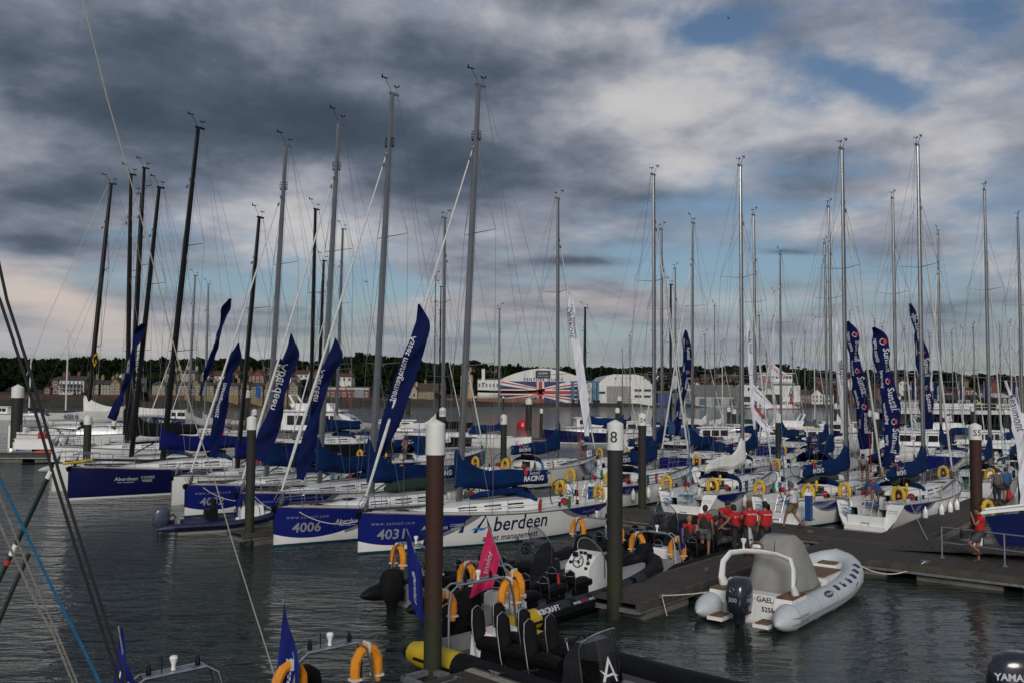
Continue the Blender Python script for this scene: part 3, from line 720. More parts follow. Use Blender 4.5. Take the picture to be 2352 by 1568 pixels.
    if seats:
        n=nseat; a,bb=seatrange; rows=n//2
        for i in range(n):
            row=i//2; s=1 if i%2 else -1
            x=a+(bb-a)*row/max(1,rows-1); y=s*.31+seaty
            st=part('seat',blackm,t,lambda b:[b.path([(-.40,0,.26),(.0,0,.30),(.36,0,.27)],[.15,.17,.14],10),b.box((0,0,.08),(.62,.20,.30),tz=.9)],('seat',),loc=(x,y,.34))
            if seats=='jockey':
                part('backrest',blackm,st,lambda b:b.path([(-.46,0,.36),(-.49,0,.50),(-.50,0,.62),(-.49,0,.68)],[.10,.125,.12,.05],10),'b')
                part('grab_hoop',steel,st,lambda b:[b.path([(-.44,-.13,.10),(-.52,-.15,.55),(-.54,-.13,.66),(-.54,0,.72),(-.54,.13,.66),(-.52,.15,.55),(-.44,.13,.10)],.014,5),b.path([(-.52,.15,.56),(-.66,.13,.56),(-.70,0,.56),(-.66,-.13,.56),(-.52,-.15,.56)],.012,5)],'g')
            else:
                part('backrest',blackc,st,lambda b:b.path([(-.42,0,.30),(-.46,0,.48),(-.50,0,.70),(-.51,0,.90),(-.50,0,.97)],[.13,.155,.16,.14,.06],12),'tb')
                part('grab_hoop',steel,st,lambda b:b.path([(-.30,-.15,-.20),(-.40,-.16,.15),(-.50,-.16,.62),(-.53,-.13,.95),(-.53,0,1.02),(-.53,.13,.95),(-.50,.16,.62),(-.40,.16,.15),(-.30,.15,-.20)],.014,5),'tg')
    if frame:
        x0=framex
        def ff(dx):
            def f(b):
                ww=w*.80; b.path([(x0+dx*1.6,ww+.05,.42),(x0+dx,ww-.02,fh*.75),(x0+dx*.8,ww-.10,fh-.12),(x0+dx*.8,ww-.28,fh),(x0+dx*.8,-ww+.28,fh),(x0+dx*.8,-ww+.10,fh-.12),(x0+dx,-ww+.02,fh*.75),(x0+dx*1.6,-ww-.05,.42)],.024,8)
            return f
        fr=part('frame_hoop',steel,t,ff(.14),('fa',w,fh,x0)); part('frame_hoop',steel,t,ff(-.16),('fb',w,fh,x0))
        pl=part('frame_platform',galv,t,lambda b:b.box((x0,0,fh+.0),(.26,w*1.0,.03)),('pl',w,fh,x0))
        part('antenna_dome',white,pl,lambda b:b.lathe([(.035,fh+.02),(.03,fh+.10),(.055,fh+.16),(.065,fh+.20),(.05,fh+.23),(.01,fh+.24)],10,c=(x0,.0,0)),('ad',fh,x0))
        part('navigation_fin',blackm,pl,lambda b:[b.path([(x0,y,fh+.02),(x0,y,fh+.10),(x0,y,fh+.19)],[.04,.04,.01],6) for y in (.38,-.38)]+[b.tube((x0,-.18,fh),(x0,-.18,fh+.26),.01,n=4)],('nf',fh,x0))
    if engine:
        def ef(b):
            rs=[]
            for z,hx,hy,cx in ((-.45,.10,.07,-.42),(.05,.13,.08,-.42),(.30,.20,.12,-.43),(.38,.30,.22,-.46),(.62,.34,.25,-.46),(.90,.33,.24,-.44),(1.05,.27,.21,-.42),(1.12,.14,.12,-.40)):
                rs.append([(cx+hx*math.copysign(abs(math.cos(a))**.7,math.cos(a)),hy*math.copysign(abs(math.sin(a))**.7,math.sin(a)),z) for a in [k*math.pi/8 for k in range(16)]])
            b.rings(rs)
        em={'cover':blackc,'black':mat('engine_navy',(.016,.020,.032),.22,coat=.4),'grey':mat('engine_blue_grey',(.05,.065,.09),.3,coat=.3)}[engine]
        e=part('outboard_engine',em,t,ef,('e',engine),smooth=50)
        part('engine_leg',blackm,e,lambda b:[b.box((-.45,0,-.1),(.22,.10,.8)),b.box((-.25,0,.42),(.3,.25,.3)),b.path([(-.1,.0,.7),(.05,.15,.75),(.15,.2,.6)],.03,6)],'leg')
    for (s,x,z,txt,size,m_,bold) in text:
        b=MB()
        def TP(tx,ty,s=s,x=x,z=z):
            a=(z+ty)/r; ang=a
            xx=x-s*tx; return Vector((xx,s*(w+math.cos(ang)*(r+.012)),.30+math.sin(ang)*(r+.012)+.42*max(0,(xx/L-.45)/.55)**1.8))
        letter(b,TP,txt,size,bold=bold); obj('tube_lettering',b.mesh('tube_lettering',m_,0),t)
    res=dict(root=t,pos=Vector(stern),h=h,k=1,w=w,fh=fh,fx=framex,label=label)
    return res
# ---------------------------------------------------------------- people
def skin(edges,pts,rad,m,name,parent,sub=2,root=0):
    me=bpy.data.meshes.new('s'); me.from_pydata([tuple(p) for p in pts],edges,[]); o=bpy.data.objects.new('s',me); COL.objects.link(o)
    md=o.modifiers.new('s','SKIN'); md.use_smooth_shade=True; md.branch_smoothing=.4
    sv=me.skin_vertices[0].data
    for i,r in enumerate(rad): sv[i].radius=(r if isinstance(r,tuple) else (r,r))
    for i in range(len(pts)): sv[i].use_root=(i==root)
    su=o.modifiers.new('d','SUBSURF'); su.levels=sub; su.render_levels=sub
    dg=bpy.context.evaluated_depsgraph_get(); dg.update(); ne=bpy.data.meshes.new_from_object(o.evaluated_get(dg)); bpy.data.objects.remove(o); bpy.data.meshes.remove(me)
    ne.materials.clear(); ne.materials.append(m); ne.name=name
    ne.polygons.foreach_set('use_smooth',[True]*len(ne.polygons))
    return obj(name,ne,parent)
SKINM=mat('skin',(.27,.115,.07),.55,var=.1,vscale=30)
POSE=dict(pelvis=(0,0,.95),waist=(0,0,1.10),chest=(0,.0,1.32),neck=(0,.0,1.50),head=(0,.02,1.64),
 shL=(-.19,0,1.42),elL=(-.25,-.02,1.15),wrL=(-.26,.10,.92),shR=(.19,0,1.42),elR=(.25,-.02,1.15),wrR=(.26,.10,.92),
 hiL=(-.10,0,.92),knL=(-.11,.02,.50),anL=(-.11,-.02,.09),hiR=(.10,0,.92),knR=(.11,.02,.50),anR=(.11,-.02,.09))
def person(label,loc,rz,pose={},shirt=(.42,.008,.012),shorts=(.05,.05,.055),hair=(.04,.025,.015),h=1.76,shoes=(.05,.03,.02),long=False,text=None,cap=None,vest=None,glasses=False,sleeve='short',bald=False,face=(0,1,0)):
    P={k:Vector(v) for k,v in POSE.items()}; P.update({k:Vector(v) for k,v in pose.items()})
    t=thing('person',label,'person',loc,rz,None); s=h/1.76; t.scale=(s,s,s)
    f=Vector(face).normalized(); hd=P['head']
    pts=[];rad=[];ed=[]
    def V(p,r,c=None):
        pts.append(Vector(p)); rad.append(r)
        if c is not None: ed.append((c,len(pts)-1))
        return len(pts)-1
    pe=V(P['pelvis'],(.14,.10)); wa=V(P['waist'],(.13,.09),pe); ch=V(P['chest'],(.15,.10),wa); nk=V(P['neck'],.055,ch)
    h0=V(hd-Vector((0,0,.06))+f*.01,(.072,.078),nk); h1=V(hd+Vector((0,0,.03)),(.080,.092),h0); h2=V(hd+Vector((0,0,.10)),(.055,.065),h1)
    ns=V(hd+f*.105-Vector((0,0,.02)),.014,h0)
    for S in 'LR':
        sg=-1 if S=='L' else 1
        sh=V(P['sh'+S],.062,ch); el=V(P['el'+S],.042,sh); wr=V(P['wr'+S],.029,el)
        dv=(P['wr'+S]-P['el'+S]).normalized(); pm=V(P['wr'+S]+dv*.07,(.036,.020),wr)
        sd_=dv.cross(Vector((0,1,.1))).normalized()
        for j,o_ in enumerate((-.03,-.01,.01,.03)):
            a=V(P['wr'+S]+dv*.12+sd_*o_,.010,pm); V(P['wr'+S]+dv*(.165-.012*abs(j-1.4))+sd_*o_*1.1+Vector((0,.012,0)),.008,a)
        V(P['wr'+S]+dv*.08+sd_*sg*.05,.010,wr)
        hp=V(P['hi'+S],.085,pe); kn=V(P['kn'+S],.060,hp); ca=V(P['kn'+S].lerp(P['an'+S],.35),.056,kn); an=V(P['an'+S],.036,ca)
        ft=V(P['an'+S]+Vector((0,.05,-.05)),.038,an); V(P['an'+S]+Vector((0,.17,-.065)),.030,ft)
    skin(ed,pts,rad,SKINM,'body',t,2)
    def cm(n,c): return mat('%s_%02d%02d%02d'%(n,int(c[0]*99),int(c[1]*99),int(c[2]*99)),c,.85,var=.15,vscale=8,bump=.3,bscale=12)
    # shirt
    sl=.42 if sleeve=='short' else .98
    q=[P['pelvis']+(P['pelvis']-P['waist'])*.35,P['waist'],P['chest'],P['neck'].lerp(P['chest'],.22)]; r=[(.205,.165),(.195,.155),(.225,.165),(.115,.10)]; e=[(0,1),(1,2),(2,3)]
    for S in 'LR':
        i=len(q); q+= [P['sh'+S],P['sh'+S].lerp(P['el'+S],.5 if sl<.9 else 1)]; r+=[.112,.088 if sl<.9 else .072]; e+=[(2,i),(i,i+1)]
        if sl>.9: q.append(P['el'+S].lerp(P['wr'+S],.93)); r.append(.055); e.append((i+1,i+2))
    r=[(a*1.12,b*1.12) for a,b in [(x if isinstance(x,tuple) else (x,x)) for x in r]]
    sh_=skin(e,q,r,cm('shirt',shirt),'shirt',t,2)
    if vest:
        q2=q[:4]; r2=[(.225,.185),(.215,.18),(.235,.185),(.125,.11)]
        skin([(0,1),(1,2),(2,3)],q2,r2,cm('vest',vest),'vest',t,2)
    # trousers
    q=[P['waist'].lerp(P['pelvis'],.75)]; r=[(.185,.145)]; e=[]
    for S in 'LR':
        i=len(q); q+=[P['hi'+S],P['hi'+S].lerp(P['kn'+S],.85)]; r+=[.125,.108]; e+=[(0,i),(i,i+1)]
        if long: q+=[P['kn'+S],P['an'+S]+Vector((0,0,.03))]; r+=[.078,.060]; e+=[(i+1,i+2),(i+2,i+3)]
    skin(e,q,r,cm('trousers',shorts),'trousers' if long else 'shorts',t,2)
    for S in 'LR':
        a=P['an'+S]; part('shoe',cm('shoe',shoes),t,lambda b,a=a:b.path([a+Vector((0,-.07,-.055)),a+Vector((0,.0,-.04)),a+Vector((0,.12,-.06)),a+Vector((0,.20,-.065))],[.040,.052,.045,.025],8))
    if not bald:
        hm2=cm('hair',hair)
        part('hair',hm2,t,lambda b:b.rings([[hd+Vector((0,0,z))-f*o_+Vector((rr*math.cos(a),rr*1.12*math.sin(a),0)) for a in [k*math.pi/6 for k in range(12)]] for z,rr,o_ in ((-.06,.060,.045),(.0,.088,.030),(.06,.098,.014),(.11,.082,.008),(.145,.045,.005),(.155,.01,.005))]))
    if cap: part('cap',cm('cap',cap),t,lambda b:[b.rings([[hd+Vector((rr*math.cos(a),rr*1.1*math.sin(a),z)) for a in [k*math.pi/6 for k in range(12)]] for z,rr in ((.05,.102),(.10,.098),(.15,.06),(.165,.01))]),b.box(hd+f*.13+Vector((0,0,.055)),(.13,.13,.012))])
    if glasses: part('sunglasses',glassd,t,lambda b:b.box(hd+f*.088+Vector((0,0,.02)),(.15,.03,.035)))
    if text:
        c=P['chest']; b=MB(); 
        letter(b,lambda x,y:Vector((c.x-(-x),c.y-.172,c.z+y+.02)) if text[1]=='back' else Vector((c.x-x,c.y+.172,c.z+y)),text[0],.085,bold=.02)
        obj('shirt_lettering',b.mesh('shirt_lettering',mat('print_white',(.52,.53,.56),.7,var=0),0),t)
    return t
# ---------------------------------------------------------------- piles
def pile(label,x,y,top,r,cap_h=None,text=None,rusty=False,tface=None):
    t=thing('mooring_pile',label,'pile',(x,y,0),0,'steel piles with white conical caps')
    ch=cap_h or r*2.1; zc=top-ch-r*.55
    part('pile_shaft',pilerust if rusty else pilem,t,lambda b:b.lathe([(r,-1.5),(r,zc+.05)],24))
    c=part('pile_cap',stonecap,t,lambda b:b.lathe([(r*1.09,zc),(r*1.10,zc+.02),(r*1.08,zc+ch),(r*1.0,zc+ch+.02),(r*.12,top),(.01,top)],24),smooth=30)
    if text:
        a0=math.atan2(-y,-x)+(tface or 0); rr=r*1.10+.006; sz=ch*.62
        b=MB(); letter(b,lambda tx,ty:Vector((rr*math.cos(a0+tx/rr),rr*math.sin(a0+tx/rr),zc+ch*.30+ty)),text,sz,bold=.01)
        obj('cap_lettering',b.mesh('cap_lettering',mat('print_dark',(.02,.022,.03),.6,var=0),0),c)
    return t
# ---------------------------------------------------------------- pontoons
def pontoon(label,o,ang,length,width,z=.5,pl=.145,maxp=300,first=0,floats=3.1,strips=1,plank_from=None,fg=.9,cat='pontoon'):
    """o: corner; runs length along ang, width to its left (+y local)"""
    a=R_(ang); t=thing('pontoon',label,cat,(o[0],o[1],0),a,'floating pontoons')
    sw=(width-.30)/strips
    n=int(length/pl); cnt=0; rest=[]
    for s in range(strips):
        y0=.15+s*sw
        for i in range(n):
            x=pl*(i+.5)
            if cnt<maxp and (plank_from is None or plank_from[0]<=x<=plank_from[1]):
                part('plank',plankm,t,lambda b:b.box((0,0,0),(pl-.014,sw-.05,.035)),('pl',pl,round(sw,3)),smooth=0,loc=(x,y0+sw/2,z-.018+.0015*math.sin(i*2.7+s))); cnt+=1
            else: rest.append((x,y0+sw/2))
    if rest:
        p=part('plank_decking',plankm,t,lambda b:[b.box((x,y,z-.018),(pl-.014,sw-.05,.035)) for x,y in rest],smooth=0); p['kind']='stuff'
    for y in [.075]+[.15+s*sw for s in range(1,strips)]+[width-.075]:
        part('edge_beam',edgew,t,lambda b,y=y:b.box((length/2,y,z-.085 if y in(.075,width-.075) else z-.03),(length,.15 if y in(.075,width-.075) else .06,.18 if y in(.075,width-.075) else .068)),smooth=0)
    part('steel_frame',galv,t,lambda b:[b.box((length/2,y,z-.23),(length-.1,.10,.11)) for y in (.10,width-.10)]+[b.box((x,width/2,z-.23),(.10,width-.2,.11)) for x in (.06,length-.06)],smooth=0)
    k=max(1,int(length/floats)); fl=length/k
    for i in range(k):
        part('concrete_float',conc,t,lambda b:b.box((0,0,0),(fl*.72,width*.86,.85)),('fl',round(fl,2),round(width,2)),smooth=0,loc=(fl*(i+.5),width/2,z-.28-.43))
    return t
def cleat(label,p,rz):
    return solo('mooring_cleat',galv,label,'cleat',lambda b:[b.path([(-.15,0,.075),(-.08,0,.07),(.08,0,.07),(.15,0,.075)],[.012,.02,.02,.012],6),b.box((-.05,0,.035),(.03,.04,.07)),b.box((.05,0,.035),(.03,.04,.07)),b.box((0,0,.005),(.2,.07,.012))],loc=p,rot=(0,0,rz),group='mooring cleats',key='cl')
def rope(label,a,c,sag=.3,r=.014,m=None,cat='rope',n=14,name='mooring_line',group='mooring lines'):
    a=Vector(a);c=Vector(c)
    return solo(name,m or ropew,label,cat,lambda b:b.path([a.lerp(c,i/n)-Vector((0,0,sag*4*(i/n)*(1-i/n))) for i in range(n+1)],r,5),group=group)
def fender(label,p,m=None,s=1):
    return solo('fender',m or white,label,'fender',lambda b:b.lathe([(.01,.0),(.03,.0),(.035,-.06),(.10,-.16),(.115,-.28),(.11,-.50),(.06,-.58),(.01,-.60)],12),loc=p,group='white fenders hung over the side',key='f')
# ---------------------------------------------------------------- banners and flags
def banner(label,pts,d,m,texts=(),ripple=.10,fold=2.2,seed=0,cat='flag',group='long banners hung in the rigging',name='banner',dd=None,tcol=None,emblem=None,freq=1):
    """pts: (u,v,half width px) down the hoist at ground distance d; text runs along its length"""
    C=[D(u,v,(dd[i] if dd else d)) for i,(u,v,w_) in enumerate(pts)]; Wd=[PX(w_,d) for _,_,w_ in pts]
    ls=[0]
    for a,c in zip(C,C[1:]): ls.append(ls[-1]+(c-a).length)
    Ln=ls[-1]
    def cen(s):
        x=s*Ln
        for i in range(len(C)-1):
            if x<=ls[i+1] or i==len(C)-2:
                q=(x-ls[i])/(ls[i+1]-ls[i]); return C[i].lerp(C[i+1],q),Wd[i]+(Wd[i+1]-Wd[i])*q
    def cens(s):
        a=[cen(min(1,max(0,s+o))) for o in (-.03,-.01,.01,.03)]; c=Vector((0,0,0)); w_=0
        for p,q in a: c+=p/4; w_+=q/4
        if s<.03 or s>.97: return cen(s)
        return c,w_
    def S(s,t,off=0):
        c,w_=cens(s); c2,_=cens(min(1,s+.02)); c1,_=cens(max(0,s-.02)); T=(c2-c1).normalized()
        N=T.cross(Vector((0,-1,0))).normalized()     # to the right in the picture for a downward run
        dep=ripple*math.sin(s*Ln*fold*freq+t*1.6+seed)+ripple*.5*math.sin(s*Ln*5.1+t*2.3+seed*2)+ripple*.8*math.cos(t*2.5+s*9+seed)+ripple*.22*math.sin(t*5+s*Ln*8.3+seed)
        return c+N*(-t*w_)+Vector((0,dep-off,0))
    b=MB(); b.grid(lambda a,c:S(a,c*2-1),56,8); o=tag(obj(name,b.mesh(name,m)),label,cat,group)
    def TM(s0,t0,mirror,flip):
        def f(x,y):
            # x along length, y across
            s=s0+(x if not flip else -x)/Ln; c,w_=cens(min(1,max(0,s)))
            return S(s,t0+(y/w_)*(1 if mirror else -1)*(1 if not flip else -1),.016)
        return f
    for (txt,size,s0,t0,mirror,flip) in texts:
        bb=MB(); letter(bb,TM(s0,t0,mirror,flip),txt,size,align='LEFT',bold=.012)
        obj('flag_lettering',bb.mesh('flag_lettering',tcol or mat('print_white',(.52,.53,.56),.7,var=0),0),o)
    if emblem:
        for s0,t0,rr in emblem:
            bb=MB(); c,w_=cens(s0)
            bb.add([S(s0+rr*math.cos(a)/Ln,t0+rr*math.sin(a)/w_,.017) for a in [k*math.pi/8 for k in range(9)]],[tuple(range(9))])
            obj('flag_emblem',bb.mesh('flag_emblem',mat('print_red',(.45,.02,.03),.7,var=0),0),o)
            bb=MB(); P_=[(1.0,a) for a in [math.pi+k*math.pi/8 for k in range(9)]]; 
            vs=[S(s0+rr*1.15*math.cos(a)/Ln,t0+rr*1.15*math.sin(a)/w_,.018) for _,a in P_]+[S(s0+rr*.8*math.cos(a)/Ln,t0+rr*.95*math.sin(a)/w_,.018) for _,a in P_]
            bb.add(vs,[(i,i+1,i+10,i+9) for i in range(8)]); obj('flag_emblem',bb.mesh('flag_emblem',mat('print_white',(.52,.53,.56),.7,var=0),0),o)
    return o
def quadflag(label,corners,d,m,texts=(),ripple=.05,name='flag',cat='flag',group='small flags',seed=1,tcol=None,nx=14):
    """corners: top hoist, top fly, bottom fly, bottom hoist in picture px at distance d"""
    A,B,C,E_=[D(u,v,d) for u,v in corners]
    def S(a,c,off=0):
        p=A.lerp(B,a).lerp(E_.lerp(C,a),c); return p+Vector((0,ripple*math.sin(a*7+c*2+seed)+ripple*.6*math.sin(a*3-c*5+seed)-off,0))
    b=MB(); b.grid(lambda a,c:S(a,c),nx,10); o=tag(obj(name,b.mesh(name,m)),label,cat,group)
    wl=(B-A).length; hl=(E_-A).length
    for (txt,size,a0,c0,mir,rotq) in texts:
        bb=MB()
        def f(x,y):
            if rotq: x,y=y,-x
            return S(a0+(-x if mir else x)/max(wl,(C-E_).length),c0-y/hl,.014)
        letter(bb,f,txt,size,bold=.012); obj('flag_lettering',bb.mesh('flag_lettering',tcol or mat('print_white',(.52,.53,.56),.7,var=0),0),o)
    return o
# ================================================================ SETTING
def watermat():
    m=bpy.data.materials.new('harbour_water'); m.use_nodes=True; t=NT(m.node_tree); b=t.n['Principled BSDF']
    tc=t.new('ShaderNodeTexCoord').outputs['Object']; x,y,z=t.sep(tc)
    big=t.noise(tc,.05,3,.5)
    c=t.mix(t.smooth(big,.35,.7),(.013,.021,.016),(.020,.029,.022))
    t.put(b.inputs['Base Color'],c); b.inputs['Roughness'].default_value=.05; b.inputs['IOR'].default_value=1.333; b.inputs['Specular IOR Level'].default_value=.5
    v=t.comb(t.m('ADD',t.m('MULTIPLY',x,.40),t.m('MULTIPLY',y,.10)),y,0.0)
    n1=t.noise(v,2.2,3,.55,.6); n2=t.noise(v,.8,2,.5,.4); n3=t.noise(v,6.5,3,.6,.3)
    # basin sheltered behind the pontoons on the right is calmer than the river
    shel=t.m('ADD',t.m('MULTIPLY',x,.6225),t.m('MULTIPLY',y,.7826)); vv=t.m('SUBTRACT',t.m('MULTIPLY',x,.7826),t.m('MULTIPLY',y,.6225))
    calm=t.m('MULTIPLY',t.smooth(vv,-12.5,-10.5),t.m('SUBTRACT',1.0,t.smooth(shel,33,60)))
    calm2=t.m('MULTIPLY',t.smooth(x,-6,8),t.m('MULTIPLY',t.smooth(shel,36,40),t.m('SUBTRACT',1.0,t.smooth(y,80,130))))
    patch=t.smooth(t.noise(tc,.11,3,.6,1.0),.35,.68)
    hgt=t.m('ADD',t.m('ADD',t.m('MULTIPLY',n1,1.0),t.m('MULTIPLY',n2,1.5)),t.m('MULTIPLY',n3,.22))
    k=t.m('MULTIPLY',t.m('SUBTRACT',1.0,t.m('MULTIPLY',t.m('MAXIMUM',calm,calm2),.78)),t.m('ADD',.62,t.m('MULTIPLY',patch,.5)))
    bn=t.new('ShaderNodeBump'); bn.inputs['Distance'].default_value=.23; t.l.new(k,bn.inputs['Strength']); t.l.new(hgt,bn.inputs['Height']); t.l.new(bn.outputs[0],b.inputs['Normal'])
    return m
solo('water',watermat(),'dark green grey rippled harbour water','water',lambda b:b.add([(-3500,-60,0),(3500,-60,0),(3500,4200,0),(-3500,4200,0)],[(0,1,2,3)]),kind='structure',smooth=0)
def shore_y(x): return lerp([(-400,262),(-150,278),(0,372),(60,400),(130,420),(260,430),(900,520)],x)
SKY=[(-200,830),(0,829),(60,832),(130,834),(180,832),(300,835),(400,834),(520,832),(640,834),(760,838),(830,822),(900,828),(1000,842),(1100,846),(1200,850),(1400,852),(1600,848),(1750,848),(1850,856),(2000,860),(2120,858),(2230,866),(2352,870),(2600,880)]
def sky_z(u,d): return D(u,lerp(SKY,u),d)[2]
def wtop(x): return lerp([(-70,3.9),(-15,1.55),(900,1.55)],x)
def ground_z(x,y):
    b0=wtop(x); y0=shore_y(x)+8; u=1176+x/y*F; yr=720
    top=sky_z(max(-200,min(2600,u)),yr)-7
    q=max(0,min(1,(y-y0-25)/(yr-y0-25)))
    if y>yr: return max(4,top-(y-yr)*.01)
    return b0+(top-b0)*q**1.15
hillm=mat('hill_ground',(.012,.017,.008),.95,var=.4,vscale=.03)
def hillf(b):
    xs=[-900+i*30 for i in range(75)]; ys=[0,8,30,60,100,150,210,280,360,460,700,1500]
    vs=[]
    for x in xs:
        for o in ys:
            y=shore_y(x)+8+o; vs.append((x,y,ground_z(x,y)))
    n=len(ys); b.add(vs,[(i*n+j,(i+1)*n+j,(i+1)*n+j+1,i*n+j+1) for i in range(len(xs)-1) for j in range(n-1)])
solo('hill',hillm,'wooded hillside rising behind the far shore','hill',hillf,kind='structure')
brickm=mat('sea_wall_brick',(.080,.042,.030),.9,var=.35,vscale=.25,extra=lambda t,tc,c:dirt(t,tc,c,.6,(.05,.045,.03)))
mudm=mat('foreshore_mud',(.035,.032,.022),.9,var=.5,vscale=.12)
def wallf(b):
    xs=[-400+i*12 for i in range(62)]; 
    b.grid(lambda a,c:(xs[int(round(a*61))],shore_y(xs[int(round(a*61))])+(6 if c<.6 else 8.2),[min(1.3,wtop(xs[int(round(a*61))])-.3),wtop(xs[int(round(a*61))])-.15,wtop(xs[int(round(a*61))])][int(round(c*2))]),61,2)
solo('sea_wall',brickm,'long reddish brick sea wall along the far bank','sea wall',wallf,smooth=0)
solo('foreshore',mudm,'muddy foreshore below the far sea wall','shore',lambda b:b.grid(lambda a,c:(-420+a*780,shore_y(-420+a*780)+c*6.1,-.3+c*(min(2.7,wtop(-420+a*780)))+.3*math.sin(a*160)*c*(1-c)*2),120,3),kind='structure')
cop=mat('coping_pale',(.30,.28,.25),.8)
solo('wall_coping',cop,'pale coping line on top of the far sea wall','coping',lambda b:b.grid(lambda a,c:(-398+a*390,shore_y(-398+a*390)+6.0+.3*c,wtop(-398+a*390)+.02),50,1),smooth=0)
# ---- woodland
rnd=random.Random(11)
leaf1=mat('woodland_leaves',(.012,.019,.0075),1,spec=0,var=.5,vscale=.06); leaf2=mat('tree_leaves',(.0125,.020,.008),1,spec=0,var=.5,vscale=.2); bark=mat('bark',(.045,.035,.026),.9)
def leaf_cloud(centres,n,seed,lo=.7,hi=1.5):
    """leaf clumps spread through each crown's volume; centres: (x,y,z,rx,rz)"""
    rg=np.random.default_rng(seed); C_=np.array(centres); m=len(C_); idx=np.repeat(np.arange(m),n); k=len(idx)
    d=rg.normal(size=(k,3)); d/=np.linalg.norm(d,axis=1)[:,None]; rr=rg.uniform(.55,1.0,k)**.6*(1+.25*np.sin(idx*3.1+d[:,0]*4)*np.cos(d[:,2]*5+idx))
    P=C_[idx,:3]+d*np.stack([C_[idx,3]*rr,C_[idx,3]*rr,C_[idx,4]*rr],1)
    a=rg.normal(size=(k,3)); a/=np.linalg.norm(a,axis=1)[:,None]; b_=np.cross(a,rg.normal(size=(k,3))); b_/=np.linalg.norm(b_,axis=1)[:,None]
    s=rg.uniform(lo,hi,k)[:,None]*(C_[idx,3]/5)[:,None]; V=np.stack([P-a*s,P+b_*s*.8,P+a*s,P-b_*s*.8],1).reshape(-1,3)
    return V
def quadmesh(name,V,m):
    me=bpy.data.meshes.new(name); n=len(V); me.vertices.add(n); me.vertices.foreach_set('co',V.astype(np.float32).ravel()); f=n//4
    me.loops.add(n); me.loops.foreach_set('vertex_index',np.arange(n,dtype=np.int32)); me.polygons.add(f); me.polygons.foreach_set('loop_start',np.arange(0,n,4,dtype=np.int32))
    me.materials.append(m); me.update(); me.validate(); return me
cs=[]
for i in range(2100):
    u=rnd.uniform(-120,2480); q=rnd.random()
    d=lerp([(0,722),(.45,700),(1,380)],q) if rnd.random()<.95 else 720
    x=(u-1176)/F*d
    if d<shore_y(x)+(60 if u<750 else 90): continue
    if 1470<u<1700 and d<640 and rnd.random()<.55: continue
    if u>1880 and d<650 and rnd.random()<.7: continue
    r=rnd.uniform(3.6,7.2); cs.append((x,d,ground_z(x,d)+r*.65,r*1.15,r*rnd.uniform(.62,.9)))
for i in range(90):   # lower growth along the left shore and behind the houses
    u=rnd.uniform(-60,900); d=rnd.uniform(330,420); x=(u-1176)/F*d
    if d<shore_y(x)+40: continue
    r=rnd.uniform(2.5,4.5); cs.append((x,d,ground_z(x,d)+r*.6,r,r))
wo_=tag(obj('woodland',quadmesh('woodland',leaf_cloud(cs,140,3,.7,1.45),leaf1)),'dark woodland covering the hill behind the far shore','woodland',kind='stuff')
crowns=[]
for k in range(5):
    rg=random.Random(k+40); cc=[(rg.uniform(-2.2,2.2),rg.uniform(-2,2),rg.uniform(5,9.5),rg.uniform(1.6,3.0),rg.uniform(1.4,2.6)) for _ in range(9)]
    if k>=3: cc=[(rg.uniform(-4,4),rg.uniform(-3,3),rg.uniform(9.5,12),rg.uniform(1.6,2.6),rg.uniform(.8,1.3)) for _ in range(8)]
    crowns.append((quadmesh('crown',leaf_cloud(cc,60,k,.8,1.6),leaf2),cc))
TREE_DESC=['broad round tree','tall leaning tree','bushy dark tree','flat topped pine','umbrella shaped pine']
def tree(u,vtop,d,kind,label,sc=None):
    x=(u-1176)/F*d; z0=ground_z(x,d) if d>shore_y(x)+8 else 3.9; ztop=D(u,vtop,d)[2]; hh=12 if kind<3 else 13.3; s=sc or max(.45,(ztop-z0)/hh)
    t=thing('pine_tree' if kind>=3 else 'tree',label,'tree',(x,d,ztop-hh*s),rnd.uniform(0,6),'separate trees on the far shore'); t.scale=(s*rnd.uniform(.9,1.15),s,s)
    obj('crown',crowns[kind][0],t)
    cc=crowns[kind][1]
    part('trunk',bark,t,lambda b:[b.path([(0,0,-6),(.1,0,2),(-.1,.1,5),(0,0,8)],[.45,.35,.28,.15],6)]+[b.path([(0,0,4.5),(c[0]*.6,c[1]*.6,(4.5+c[2])/2),(c[0],c[1],c[2])],[.2,.13,.05],5) for c in cc[:5]],('tk',kind))
places={(170):'left of the white balconied hotel',}
